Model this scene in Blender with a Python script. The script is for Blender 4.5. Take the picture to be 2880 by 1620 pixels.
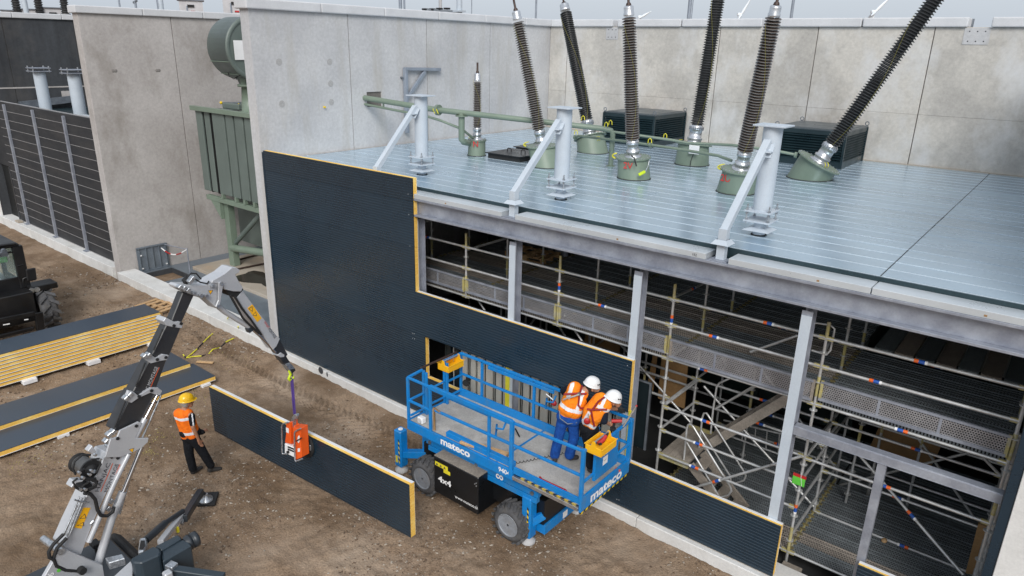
import bpy, bmesh, math, random
import numpy as np
from mathutils import Vector, Matrix
random.seed(7); RNG = np.random.default_rng(7)
R_ = math.radians
scene = bpy.context.scene
COL = scene.collection
for o in list(bpy.data.objects): bpy.data.objects.remove(o)

# ------------------------------------------------------------------ camera
FPX = 1974.7                      # focal length in photograph pixels (2880 wide)
CAM = np.array([0.0, -10.04, 8.4])
YAW, PIT, ROL = -0.674568, 0.331366, 0.022896
_d = np.array([math.sin(YAW)*math.cos(PIT), math.cos(YAW)*math.cos(PIT), -math.sin(PIT)])
_r0 = np.array([math.cos(YAW), -math.sin(YAW), 0.0]); _u0 = np.cross(_r0, _d)
_r = _r0*math.cos(ROL)+_u0*math.sin(ROL); _u = -_r0*math.sin(ROL)+_u0*math.cos(ROL)
cd = bpy.data.cameras.new('camera'); cam = bpy.data.objects.new('camera', cd); COL.objects.link(cam)
cd.sensor_width = 36.0; cd.lens = FPX/2880*36.0; cd.clip_end = 6000; cd.clip_start = 0.1
cam.matrix_world = Matrix(((_r[0], _u[0], -_d[0], CAM[0]), (_r[1], _u[1], -_d[1], CAM[1]), (_r[2], _u[2], -_d[2], CAM[2]), (0, 0, 0, 1)))
scene.camera = cam
scene.render.resolution_x = 1024; scene.render.resolution_y = 576

# ------------------------------------------------------------------ sky and sun (overcast)
SUN_AZ, SUN_EL = R_(142), R_(38)
w = bpy.data.worlds.new('World'); scene.world = w; w.use_nodes = True
nt = w.node_tree; nt.nodes.clear()
out = nt.nodes.new('ShaderNodeOutputWorld'); bg = nt.nodes.new('ShaderNodeBackground')
sky = nt.nodes.new('ShaderNodeTexSky'); sky.sky_type = 'NISHITA'; sky.sun_disc = False
sky.sun_elevation = SUN_EL; sky.sun_rotation = SUN_AZ; sky.air_density = 1.4; sky.dust_density = 5.0; sky.ozone_density = 2.0
hs = nt.nodes.new('ShaderNodeHueSaturation'); hs.inputs['Saturation'].default_value = 0.5
mixw = nt.nodes.new('ShaderNodeMix'); mixw.data_type = 'RGBA'; mixw.inputs[0].default_value = 0.62
mixw.inputs['B'].default_value = (6.3, 7.0, 7.9, 1)     # the even cloud layer
nt.links.new(sky.outputs[0], hs.inputs['Color']); nt.links.new(hs.outputs[0], mixw.inputs['A'])
nt.links.new(mixw.outputs['Result'], bg.inputs['Color']); bg.inputs['Strength'].default_value = 0.098
nt.links.new(bg.outputs[0], out.inputs['Surface'])
sd = bpy.data.lights.new('sun', 'SUN'); sd.energy = 1.75; sd.angle = R_(25); sd.color = (1.0, 0.98, 0.95)
sun = bpy.data.objects.new('sun', sd); COL.objects.link(sun); sun.location = (0, -20, 30)
sdir = Vector((math.sin(SUN_AZ)*math.cos(SUN_EL), math.cos(SUN_AZ)*math.cos(SUN_EL), math.sin(SUN_EL)))
sun.rotation_euler = (-sdir).to_track_quat('-Z', 'Y').to_euler()
scene.view_settings.view_transform = 'Standard'; scene.view_settings.look = 'None'
scene.view_settings.gamma = 1.0; scene.view_settings.use_curve_mapping = False
scene.view_settings.exposure = 0.42

# ------------------------------------------------------------------ photograph pixel -> point in the place
def ray(u, v): return _r*(u-1440)/FPX - _u*(v-810)/FPX + _d
def on(u, v, x=None, y=None, z=None):
    d = ray(u, v); i, k = (0, x) if x is not None else (1, y) if y is not None else (2, z)
    return CAM + d*(k-CAM[i])/d[i]
def onp(u, v, p, n):
    d = ray(u, v); return CAM + d*(np.dot(np.array(p)-CAM, n)/np.dot(d, n))

# ------------------------------------------------------------------ materials
MATS = {}
def nn(nt, t, **k):
    n = nt.nodes.new(t)
    for a, b in k.items(): setattr(n, a, b)
    return n
def mat(name, col, col2=None, rough=0.5, metal=0.0, scale=2.0, detail=6, bump=0.0, bscale=60.0, spec=0.5, mix=0.5,
        streak=0.0, stretch=(1, 1, 1), fine=0.25, fscale=40.0, rvar=0.12, coat=0.0, dirt=None, dirt_amt=0.0, dirt_scale=1.2, contrast=(0.35, 0.65), world=True, rand=0.0):
    """procedural surface: two-scale colour mottling, roughness variation, optional stains, fine bump"""
    m = bpy.data.materials.new(name); m.use_nodes = True; t = m.node_tree; t.nodes.clear()
    o = nn(t, 'ShaderNodeOutputMaterial'); b = nn(t, 'ShaderNodeBsdfPrincipled'); t.links.new(b.outputs[0], o.inputs[0])
    tc = nn(t, 'ShaderNodeNewGeometry') if world else nn(t, 'ShaderNodeTexCoord')
    src = tc.outputs['Position'] if world else tc.outputs['Object']
    mp = nn(t, 'ShaderNodeMapping'); mp.inputs['Scale'].default_value = stretch; t.links.new(src, mp.inputs[0])
    n1 = nn(t, 'ShaderNodeTexNoise'); n1.inputs['Scale'].default_value = scale; n1.inputs['Detail'].default_value = detail; n1.inputs['Roughness'].default_value = 0.62
    t.links.new(mp.outputs[0], n1.inputs[0])
    cr = nn(t, 'ShaderNodeMapRange'); cr.inputs[1].default_value = contrast[0]; cr.inputs[2].default_value = contrast[1]; t.links.new(n1.outputs[0], cr.inputs[0])
    if col2 is None: col2 = tuple(c*0.78 for c in col)
    mx = nn(t, 'ShaderNodeMix', data_type='RGBA'); mx.inputs['A'].default_value = (*col2, 1); mx.inputs['B'].default_value = (*col, 1); t.links.new(cr.outputs[0], mx.inputs[0])
    colour = mx.outputs['Result']
    n2 = nn(t, 'ShaderNodeTexNoise'); n2.inputs['Scale'].default_value = fscale; n2.inputs['Detail'].default_value = 5; n2.inputs['Roughness'].default_value = 0.7
    t.links.new(src, n2.inputs[0])
    if fine > 0:
        f = nn(t, 'ShaderNodeMapRange'); f.inputs[1].default_value = 0.3; f.inputs[2].default_value = 0.7; f.inputs[3].default_value = 1-fine; f.inputs[4].default_value = 1+fine*0.6
        t.links.new(n2.outputs[0], f.inputs[0])
        vm = nn(t, 'ShaderNodeVectorMath', operation='SCALE'); t.links.new(colour, vm.inputs[0]); t.links.new(f.outputs[0], vm.inputs['Scale']); colour = vm.outputs[0]
    if rand > 0:
        oi = nn(t, 'ShaderNodeObjectInfo'); f = nn(t, 'ShaderNodeMapRange'); f.inputs[3].default_value = 1-rand; f.inputs[4].default_value = 1+rand; t.links.new(oi.outputs['Random'], f.inputs[0])
        vm = nn(t, 'ShaderNodeVectorMath', operation='SCALE'); t.links.new(colour, vm.inputs[0]); t.links.new(f.outputs[0], vm.inputs['Scale']); colour = vm.outputs[0]
    if dirt is not None:
        n3 = nn(t, 'ShaderNodeTexNoise'); n3.inputs['Scale'].default_value = dirt_scale; n3.inputs['Detail'].default_value = 7; n3.inputs['Roughness'].default_value = 0.68
        mp3 = nn(t, 'ShaderNodeMapping'); mp3.inputs['Location'].default_value = (13.7, 5.1, 2.3); mp3.inputs['Scale'].default_value = (1, 1, 1-streak); t.links.new(src, mp3.inputs[0]); t.links.new(mp3.outputs[0], n3.inputs[0])
        d = nn(t, 'ShaderNodeMapRange'); d.inputs[1].default_value = 0.5; d.inputs[2].default_value = 0.72; d.inputs[4].default_value = dirt_amt; t.links.new(n3.outputs[0], d.inputs[0])
        m3 = nn(t, 'ShaderNodeMix', data_type='RGBA'); m3.inputs['B'].default_value = (*dirt, 1); t.links.new(d.outputs[0], m3.inputs[0]); t.links.new(colour, m3.inputs['A']); colour = m3.outputs['Result']
    t.links.new(colour, b.inputs['Base Color'])
    rr = nn(t, 'ShaderNodeMapRange'); rr.inputs[1].default_value = 0.3; rr.inputs[2].default_value = 0.7; rr.inputs[3].default_value = max(0.02, rough-rvar); rr.inputs[4].default_value = min(1, rough+rvar); t.links.new(n1.outputs[0], rr.inputs[0]); t.links.new(rr.outputs[0], b.inputs['Roughness'])
    b.inputs['Metallic'].default_value = metal; b.inputs['Specular IOR Level'].default_value = spec; b.inputs['Coat Weight'].default_value = coat
    if bump > 0:
        n4 = nn(t, 'ShaderNodeTexNoise'); n4.inputs['Scale'].default_value = bscale; n4.inputs['Detail'].default_value = 4; t.links.new(src, n4.inputs[0])
        bp = nn(t, 'ShaderNodeBump'); bp.inputs['Strength'].default_value = 0.6; bp.inputs['Distance'].default_value = bump; t.links.new(n4.outputs[0], bp.inputs['Height']); t.links.new(bp.outputs[0], b.inputs['Normal'])
    MATS[name] = m; return m
def perforated(name, col, pitch, hole, rough=0.5, metal=0.6, see_through=True, rows=False):
    """sheet metal with a staggered grid of punched holes (object X = length, Y = width)"""
    m = mat(name, col, rough=rough, metal=metal, scale=3, world=False); t = m.node_tree
    b = next(n for n in t.nodes if n.type == 'BSDF_PRINCIPLED'); o = next(n for n in t.nodes if n.type == 'OUTPUT_MATERIAL')
    tc = nn(t, 'ShaderNodeTexCoord'); s = nn(t, 'ShaderNodeSeparateXYZ'); t.links.new(tc.outputs['UV'], s.inputs[0])
    def mth(op, a, bb=None):
        n = nn(t, 'ShaderNodeMath', operation=op)
        for i, q in enumerate((a, bb)):
            if q is None: continue
            if isinstance(q, (int, float)): n.inputs[i].default_value = q
            else: t.links.new(q, n.inputs[i])
        return n.outputs[0]
    y = mth('DIVIDE', s.outputs['Y'], pitch); row = mth('FLOOR', y)
    x = mth('ADD', mth('DIVIDE', s.outputs['X'], pitch*(1.0 if not rows else 0.5)), mth('MULTIPLY', mth('MODULO', row, 2.0), 0.5))
    fx = mth('SUBTRACT', mth('FRACT', x), 0.5); fy = mth('SUBTRACT', mth('FRACT', y), 0.5)
    r = mth('SQRT', mth('ADD', mth('MULTIPLY', fx, fx), mth('MULTIPLY', fy, fy)))
    h = mth('LESS_THAN', r, hole)
    if see_through:
        tr = nn(t, 'ShaderNodeBsdfTransparent'); ms = nn(t, 'ShaderNodeMixShader'); t.links.new(h, ms.inputs[0]); t.links.new(b.outputs[0], ms.inputs[1]); t.links.new(tr.outputs[0], ms.inputs[2]); t.links.new(ms.outputs[0], o.inputs[0])
    else:
        bc = b.inputs['Base Color'].links[0].from_socket; dk = nn(t, 'ShaderNodeMix', data_type='RGBA'); dk.inputs['B'].default_value = (.004, .004, .004, 1)
        t.links.new(bc, dk.inputs['A']); t.links.new(h, dk.inputs[0]); t.links.new(dk.outputs['Result'], b.inputs['Base Color'])
    return m
def set_uv(o, ua, va):
    me = o.data; ua, va = np.array(ua, float), np.array(va, float); uv = me.uv_layers.new(name='UVMap')
    co = np.array([v.co[:] for v in me.vertices]); li = np.array([l.vertex_index for l in me.loops])
    c = co[li]; uv.data.foreach_set('uv', np.stack([c@ua, c@va], 1).astype('f').ravel()); return o

# ------------------------------------------------------------------ mesh builder
V = lambda *a: np.array(a, float)
def frame(d, up=(0, 0, 1)):
    d = np.array(d, float); d /= np.linalg.norm(d); up = np.array(up, float)
    if abs(d@up) > 0.98: up = V(0, 1, 0) if abs(d[1]) < 0.9 else V(1, 0, 0)
    s = np.cross(up, d); s /= np.linalg.norm(s); return d, s, np.cross(d, s)
class MB:
    def __init__(s): s.v = []; s.f = []; s.sm = []; s.mi = []; s.uv = {}
    def add(s, vs, fs, smooth=False, mi=0):
        k = len(s.v); s.v += [tuple(map(float, p)) for p in vs]
        s.f += [tuple(k+i for i in f) for f in fs]; s.sm += [smooth]*len(fs); s.mi += [mi]*len(fs); return s
    def box(s, lo, hi, mi=0):
        (a, b, c), (d, e, f) = lo, hi
        return s.add([(a, b, c), (d, b, c), (d, e, c), (a, e, c), (a, b, f), (d, b, f), (d, e, f), (a, e, f)],
                     [(0, 3, 2, 1), (4, 5, 6, 7), (0, 1, 5, 4), (1, 2, 6, 5), (2, 3, 7, 6), (3, 0, 4, 7)], mi=mi)
    def obox(s, c, ax, ay, az, mi=0):
        """box from centre and three half-axis vectors"""
        c, ax, ay, az = map(np.array, (c, ax, ay, az)); P = [c+i*ax+j*ay+k*az for k in (-1, 1) for j in (-1, 1) for i in (-1, 1)]
        return s.add(P, [(0, 2, 3, 1), (4, 5, 7, 6), (0, 1, 5, 4), (1, 3, 7, 5), (3, 2, 6, 7), (2, 0, 4, 6)], mi=mi)
    def bar(s, a, b, w, h, up=(0, 0, 1), mi=0):
        a, b = np.array(a, float), np.array(b, float); d, sd_, u = frame(b-a, up); return s.obox((a+b)/2, (b-a)/2, sd_*w/2, u*h/2, mi)
    def tube(s, pts, r, n=8, cap=True, mi=0, smooth=True):
        pts = [np.array(p, float) for p in pts]; rs = r if hasattr(r, '__len__') else [r]*len(pts); vs = []; fs = []
        d0 = pts[1]-pts[0]; _, sd_, u = frame(d0)
        for i, p in enumerate(pts):
            d = (pts[min(i+1, len(pts)-1)]-pts[max(i-1, 0)]); d /= (np.linalg.norm(d)+1e-12)
            sd_ = sd_-d*(sd_@d); sd_ /= (np.linalg.norm(sd_)+1e-12); u = np.cross(d, sd_)
            for k in range(n):
                a = 2*math.pi*k/n; vs.append(p+rs[i]*(sd_*math.cos(a)+u*math.sin(a)))
        for i in range(len(pts)-1):
            for k in range(n): fs.append((i*n+k, i*n+(k+1) % n, (i+1)*n+(k+1) % n, (i+1)*n+k))
        s.add(vs, fs, smooth, mi)
        if cap:
            s.add([vs[k] for k in range(n)], [tuple(range(n))[::-1]], False, mi); s.add([vs[-n+k] for k in range(n)], [tuple(range(n))], False, mi)
        return s
    def cyl(s, a, b, r, n=16, r2=None, mi=0, smooth=True): return s.tube([a, b], [r, r if r2 is None else r2], n, True, mi, smooth)
    def lathe(s, o, ax, prof, n=20, mi=0, smooth=True, cap=True):
        """prof: (distance along axis, radius)"""
        d, sd_, u = frame(ax); o = np.array(o, float); vs = []; fs = []
        for t, r in prof:
            for k in range(n):
                a = 2*math.pi*k/n; vs.append(o+d*t+max(r, 1e-4)*(sd_*math.cos(a)+u*math.sin(a)))
        for i in range(len(prof)-1):
            for k in range(n): fs.append((i*n+k, i*n+(k+1) % n, (i+1)*n+(k+1) % n, (i+1)*n+k))
        s.add(vs, fs, smooth, mi); m = len(prof)
        if cap and prof[0][1] > 1e-3: s.add([vs[k] for k in range(n)], [tuple(range(n))[::-1]], False, mi)
        if cap and prof[-1][1] > 1e-3: s.add([vs[(m-1)*n+k] for k in range(n)], [tuple(range(n))], False, mi)
        return s
    def prism(s, poly, vec, mi=0):
        """closed outline (3D points) swept by vec"""
        p = [np.array(q, float) for q in poly]; vec = np.array(vec, float); n = len(p)
        nrm = sum(np.cross(p[i]-p[0], p[(i+1) % n]-p[0]) for i in range(1, n-1))
        if nrm@vec > 0: p = p[::-1]
        return s.add(p+[q+vec for q in p], [tuple(range(n)), tuple(range(2*n-1, n-1, -1))]+[(i, i+n, (i+1) % n+n, (i+1) % n) for i in range(n)], mi=mi)
    def ball(s, c, r, n=10, m=7, mi=0):
        c = np.array(c, float); rx, ry, rz = r if hasattr(r, '__len__') else (r, r, r); vs = []; fs = []
        for i in range(m+1):
            p = math.pi*i/m
            for k in range(n): a = 2*math.pi*k/n; vs.append(c+V(rx*math.sin(p)*math.cos(a), ry*math.sin(p)*math.sin(a), rz*math.cos(p)))
        for i in range(m):
            for k in range(n): fs.append((i*n+k, (i+1)*n+k, (i+1)*n+(k+1) % n, i*n+(k+1) % n))
        return s.add(vs, fs, True, mi)
    def mesh(s, name, off=(0, 0, 0)):
        me = bpy.data.meshes.new(name); ox, oy, oz = off
        me.from_pydata([(x-ox, y-oy, z-oz) for x, y, z in s.v], [], s.f)
        me.polygons.foreach_set('use_smooth', s.sm); me.polygons.foreach_set('material_index', s.mi); me.update(); return me
    def build(s, name, mats, parent=None, bevel=0.0, kind=None, label=None, seg=1):
        if not isinstance(mats, (list, tuple)): mats = [mats]
        off = V(0, 0, 0); p = parent
        while p is not None: off = off+np.array(p.location); p = p.parent
        me = s.mesh(name, off)
        for m in mats: me.materials.append(MATS[m] if isinstance(m, str) else m)
        o = bpy.data.objects.new(name, me); COL.objects.link(o); o.parent = parent
        if bevel > 0:
            b = o.modifiers.new('bevel', 'BEVEL'); b.width = bevel; b.segments = seg; b.limit_method = 'ANGLE'; b.angle_limit = R_(40)
        if kind: o['kind'] = kind
        if label: o['label'] = label
        return o
def tag(o, label=None, cat=None, group=None, kind=None):
    if label: o['label'] = label
    if cat: o['category'] = cat
    if group: o['group'] = group
    if kind: o['kind'] = kind
    return o
def thing(name, loc, label, cat, group=None):
    o = bpy.data.objects.new(name, None); COL.objects.link(o); o.location = tuple(map(float, loc)); o.empty_display_size = 0.3
    return tag(o, label, cat, group)
def inst(src_mesh, name, loc, parent=None, rot=(0, 0, 0), scale=(1, 1, 1), mats=None):
    """another piece that shares its mesh with its look-alikes; loc in world coordinates"""
    o = bpy.data.objects.new(name, src_mesh); COL.objects.link(o); o.parent = parent
    off = V(0, 0, 0); p = parent
    while p is not None: off = off+np.array(p.location); p = p.parent
    o.location = tuple(np.array(loc, float)-off); o.rotation_euler = rot; o.scale = scale; return o
def copy_tree(o, parent=None):
    c = o.copy(); COL.objects.link(c); c.parent = parent
    for ch in [k for k in bpy.data.objects if k.parent == o]: copy_tree(ch, c)
    return c
def B1(lo, hi): return MB().box(lo, hi)
def lettering(text, origin, ax, up, height, mat_name, parent, name='lettering', bold=0.0, width=None, shear=0.0, off=0.004, align='LEFT'):
    """flat letters as a thin mesh lying on a surface; ax = reading direction, up = letter up"""
    cu = bpy.data.curves.new(name, 'FONT'); cu.body = text; cu.size = 1.0; cu.offset = bold; cu.shear = shear; cu.resolution_u = 3; cu.align_x = align
    tmp = bpy.data.objects.new('tmp', cu); COL.objects.link(tmp); dg = bpy.context.evaluated_depsgraph_get(); dg.update()
    me = bpy.data.meshes.new_from_object(tmp.evaluated_get(dg)); bpy.data.objects.remove(tmp); bpy.data.curves.remove(cu)
    ax = np.array(ax, float); ax /= np.linalg.norm(ax); up = np.array(up, float); up = up-ax*(up@ax); up /= np.linalg.norm(up); nrm = np.cross(ax, up)
    co = np.array([v.co[:] for v in me.vertices]); x0, x1 = co[:, 0].min(), co[:, 0].max(); y0, y1 = co[:, 1].min(), co[:, 1].max()
    sy = height/(y1-y0); sx = sy if width is None else width/(x1-x0); px = {'LEFT': x0, 'CENTER': (x0+x1)/2, 'RIGHT': x1}[align]
    P = V(0, 0, 0); p = parent
    while p is not None: P = P+np.array(p.location); p = p.parent
    for v, c in zip(me.vertices, co): v.co = tuple(np.array(origin)+ax*(c[0]-px)*sx+up*(c[1]-y0)*sy+nrm*off-P)
    me.materials.clear(); me.materials.append(MATS[mat_name]); me.name = name
    o = bpy.data.objects.new(name, me); COL.objects.link(o); o.parent = parent; return o

# ------------------------------------------------------------------ palette
mat('concrete', (.50, .50, .505), (.42, .42, .43), rough=.85, scale=.5, bump=.004, bscale=35, fine=.14, fscale=12, dirt=(.37, .345, .30), dirt_amt=.6, dirt_scale=1.6, streak=.86, contrast=(.40, .60), rand=.05)
mat('concrete_new', (.66, .655, .64), (.57, .565, .55), rough=.8, scale=1.3, bump=.003, bscale=40, fine=.10, fscale=22, dirt=(.42, .40, .36), dirt_amt=.5, dirt_scale=1.1)
mat('concrete_stained', (.45, .425, .41), (.375, .35, .335), rough=.88, scale=.6, bump=.004, bscale=30, fine=.15, fscale=12, dirt=(.22, .195, .17), dirt_amt=.65, dirt_scale=.8, streak=.45, rand=.05)
mat('concrete_patched', (.49, .465, .425), (.40, .38, .35), rough=.85, scale=.5, bump=.003, bscale=35, fine=.15, fscale=12, dirt=(.58, .585, .59), dirt_amt=.8, dirt_scale=.8, streak=.4, contrast=(.45, .55), rand=.06)
mat('coping', (.58, .585, .60), (.52, .525, .54), rough=.75, scale=1.5, bump=.002, fine=.07)
mat('concrete_black', (.028, .03, .034), (.05, .055, .062), rough=.8, scale=1.2, stretch=(1, 1, .12), fine=.2, fscale=9, dirt=(.16, .14, .12), dirt_amt=.25, dirt_scale=.5)
mat('joint_sealant', (.16, .145, .13), rough=.9)
mat('navy_steel', (.008, .024, .041), (.006, .019, .033), rough=.28, metal=.0, scale=.8, fine=.06, spec=.75, rvar=.06, dirt=(.013, .029, .044), dirt_amt=.5, dirt_scale=1.3, rand=.12)
mat('mineral_wool', (.86, .56, .14), (.76, .44, .08), rough=.95, scale=4, stretch=(.6, 1, 6), fine=.2, fscale=50, bump=.004, bscale=80, dirt=(.92, .76, .32), dirt_amt=.8, dirt_scale=1.2, spec=.1)
mat('white_steel', (.72, .73, .74), (.66, .67, .69), rough=.4, fine=.04)
mat('galvanised', (.36, .385, .44), (.26, .28, .335), rough=.5, metal=.45, scale=3.2, fine=.12, fscale=25, rvar=.1, dirt=(.50, .52, .56), dirt_amt=.4, dirt_scale=2.2)
mat('galvanised_dark', (.20, .225, .255), (.14, .155, .18), rough=.5, metal=.5, scale=4, fine=.15, fscale=25)
mat('scaffold_tube', (.62, .63, .64), (.50, .50, .49), rough=.38, metal=.5, scale=6, fine=.15, fscale=60, dirt=(.42, .38, .30), dirt_amt=.25, dirt_scale=5)
mat('scaffold_yellow', (.50, .43, .15), (.40, .36, .20), rough=.6, metal=.2, scale=9, fine=.3, fscale=50, dirt=(.46, .45, .41), dirt_amt=.7, dirt_scale=8)
mat('support_paint', (.49, .545, .605), (.44, .495, .555), rough=.4, scale=1.5, fine=.08, dirt=(.42, .46, .49), dirt_amt=.4, dirt_scale=2.5)
mat('roof_steel', (.49, .625, .735), (.45, .58, .69), rough=.25, metal=.58, scale=.5, stretch=(.3, 1, 1), fine=.02, fscale=9, rvar=.07, rand=.04, dirt=(.47, .58, .655), dirt_amt=.5, dirt_scale=1.0)
mat('seam_glint', (.74, .82, .88), rough=.5, metal=.2)  # pale colour painted in for plank edges that catch light
mat('trim_steel', (.60, .64, .67), (.55, .59, .62), rough=.35, metal=.35, scale=.8, fine=.02)
mat('edge_teal', (.03, .055, .065), (.022, .042, .05), rough=.35, metal=.3, scale=1)
mat('trafo_green_lit', (.175, .225, .175), (.15, .195, .15), rough=.42, scale=1.5, fine=.06, dirt=(.12, .15, .12), dirt_amt=.3)  # the transformer green in a lighter copy, as on sunlit turrets
mat('trafo_green_dark', (.125, .155, .140), (.105, .132, .12), rough=.42, scale=1.5, fine=.06)
mat('vent_green', (.012, .028, .034), (.009, .021, .026), rough=.35, fine=.05)
mat('vent_top', (.07, .085, .095), (.055, .068, .075), rough=.35, fine=.05)
mat('gap_shade', (.004, .005, .005), rough=.7)  # near-black colour put in for shade in gaps and openings
mat('black_paint', (.008, .009, .011), (.006, .007, .008), rough=.32, fine=.08)
mat('matt_black', (.014, .014, .015), rough=.75, fine=.2)
mat('rubber', (.030, .030, .031), (.020, .020, .021), rough=.85, scale=6, fine=.3, bump=.003, bscale=70, dirt=(.07, .06, .05), dirt_amt=.5, dirt_scale=6)
mat('rubber_dusty', (.095, .095, .10), (.05, .05, .053), rough=.9, scale=6, fine=.3, bump=.003, bscale=70, dirt=(.11, .10, .085), dirt_amt=.6, dirt_scale=6)
mat('porcelain_brown', (.085, .068, .060), (.06, .048, .042), rough=.42, fine=.08)
mat('porcelain_black', (.022, .023, .025), (.015, .016, .017), rough=.4, fine=.08)
mat('shed_rim', (.40, .385, .365), (.30, .285, .27), rough=.55, fine=.15)  # rim colour lightened for the sky caught on shed tops
mat('shed_rim_dark', (.10, .10, .10), (.06, .06, .06), rough=.5, fine=.15)  # same painted sky catch, for the black sheds
mat('alu', (.62, .63, .65), (.50, .51, .53), rough=.3, metal=.85, scale=6, fine=.1)
mat('terminal_brown', (.065, .04, .033), rough=.5, metal=.3)
mat('crane_silver', (.50, .51, .53), (.44, .45, .475), rough=.38, metal=.25, scale=1.5, fine=.06)
mat('crane_dark', (.030, .036, .044), (.022, .027, .033), rough=.4, fine=.08)
mat('crane_boom_black', (.020, .022, .026), (.034, .033, .034), rough=.38, scale=3, stretch=(1, 1, 1), fine=.15)
mat('crane_box', (.028, .042, .055), (.022, .034, .045), rough=.42, fine=.06)
mat('chrome', (.62, .62, .64), rough=.18, metal=1.0, fine=.05)
mat('zinc_fitting', (.55, .57, .60), (.38, .40, .42), rough=.35, metal=.8, scale=20, fine=.2)
mat('lift_blue', (.003, .205, .56), (.003, .175, .49), rough=.42, scale=2, fine=.12, fscale=30, dirt=(.09, .19, .27), dirt_amt=.5, dirt_scale=5)
mat('deck_grey', (.47, .45, .42), (.36, .345, .32), rough=.7, metal=.15, scale=3.5, fine=.3, fscale=60, dirt=(.58, .57, .55), dirt_amt=.6, dirt_scale=4)
mat('white_paint', (.80, .80, .80), (.74, .74, .74), rough=.45, fine=.04)
mat('yellow_plastic', (.85, .46, .01), (.80, .40, .01), rough=.35, fine=.05)
mat('safety_yellow', (.80, .56, .01), rough=.45, fine=.05)
mat('label_yellow', (.78, .66, .03), rough=.5, fine=.05)
mat('lime_yellow', (.60, .75, .02), rough=.5, fine=.1)
mat('orange_paint', (.80, .115, .012), (.72, .09, .01), rough=.38, fine=.05)
mat('red_paint', (.45, .02, .02), rough=.45, fine=.1)
mat('red_text', (.55, .035, .03), rough=.5, fine=.05)
mat('orange_text', (.75, .12, .04), rough=.5, fine=.05)
mat('text_dark', (.06, .06, .07), rough=.5, fine=.05)
mat('text_grey', (.55, .55, .56), rough=.5, fine=.05)
mat('label_orange', (.82, .14, .02), rough=.5, fine=.05)
mat('label_blue', (.02, .10, .42), rough=.5, fine=.05)
mat('green_tag', (.12, .55, .06), rough=.5, fine=.1)
mat('pine_wood', (.55, .36, .19), (.45, .28, .14), rough=.75, scale=3, stretch=(1, 1, 1), fine=.3, fscale=30)
mat('grey_wood', (.30, .265, .225), (.22, .19, .16), rough=.85, scale=4, fine=.3, fscale=30)
mat('plywood', (.34, .20, .085), (.27, .155, .065), rough=.75, scale=2, fine=.2, fscale=25)
mat('foam_white', (.80, .80, .82), rough=.8, fine=.05)
mat('purple_web', (.055, .022, .17), (.04, .015, .12), rough=.8, fine=.2)
mat('cable_yellow', (.72, .66, .04), rough=.55, fine=.05)
mat('skin', (.42, .215, .135), (.37, .18, .11), rough=.55, fine=.06)
mat('skin_tan', (.40, .195, .115), (.35, .165, .095), rough=.55, fine=.06)
mat('hi_vis', (.95, .20, .012), (.78, .145, .01), rough=.75, scale=9, fine=.15, spec=.2, bump=.03, bscale=20)
mat('hi_vis_warm', (.95, .27, .012), (.80, .20, .01), rough=.75, scale=9, fine=.15, spec=.2, bump=.03, bscale=20)
mat('reflective_tape', (.74, .75, .78), (.66, .67, .70), rough=.4, fine=.05)
mat('navy_cloth', (.012, .017, .03), (.009, .012, .022), rough=.9, scale=12, fine=.25, spec=.2)
mat('blue_cloth', (.012, .080, .34), (.008, .050, .23), rough=.9, scale=9, fine=.25, spec=.2, bump=.035, bscale=18)
mat('black_cloth', (.013, .014, .018), (.007, .008, .010), rough=.9, scale=12, fine=.3, spec=.2, bump=.035, bscale=18)
mat('boot', (.035, .032, .030), (.022, .02, .02), rough=.75, fine=.3)
mat('helmet_yellow', (.90, .52, .008), rough=.3, fine=.03)
mat('helmet_white', (.82, .83, .84), rough=.3, fine=.03)
mat('harness_red', (.30, .015, .02), rough=.7, fine=.2)
mat('hair_grey', (.36, .34, .31), rough=.8, fine=.3)
mat('hair_dark', (.02, .016, .014), rough=.8, fine=.3)
mat('plate_blue_grey', (.21, .245, .28), (.165, .195, .23), rough=.45, metal=.3, scale=3, fine=.25, fscale=60)
mat('slab', (.42, .375, .315), (.35, .30, .24), rough=.75, scale=1.1, fine=.12, dirt=(.47, .31, .18), dirt_amt=.35, dirt_scale=.9)
mat('puddle', (.045, .038, .03), rough=.06, fine=0, rvar=.02)
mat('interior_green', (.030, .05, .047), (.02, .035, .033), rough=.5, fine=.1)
mat('turbine_white', (.80, .84, .88), rough=.6, fine=0)
mat('bg_steel', (.30, .34, .40), rough=.5, metal=.3, fine=.05)
mat('bg_cabinet', (.52, .51, .52), (.45, .44, .45), rough=.6, fine=.1)
mat('noise_slat', (.016, .017, .020), (.026, .026, .028), rough=.65, scale=2, stretch=(.3, 1, 1), fine=.3, fscale=20)
mat('slat_joint', (.30, .29, .29), rough=.7, fine=.2)
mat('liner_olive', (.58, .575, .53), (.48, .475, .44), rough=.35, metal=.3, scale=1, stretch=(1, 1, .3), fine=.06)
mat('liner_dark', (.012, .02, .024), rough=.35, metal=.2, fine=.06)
perforated('toe_mesh', (.42, .41, .42), .034, .34, see_through=True)
perforated('deck_perf_brown', (.085, .068, .055), .032, .22, rough=.7, metal=.2, see_through=False)
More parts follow.
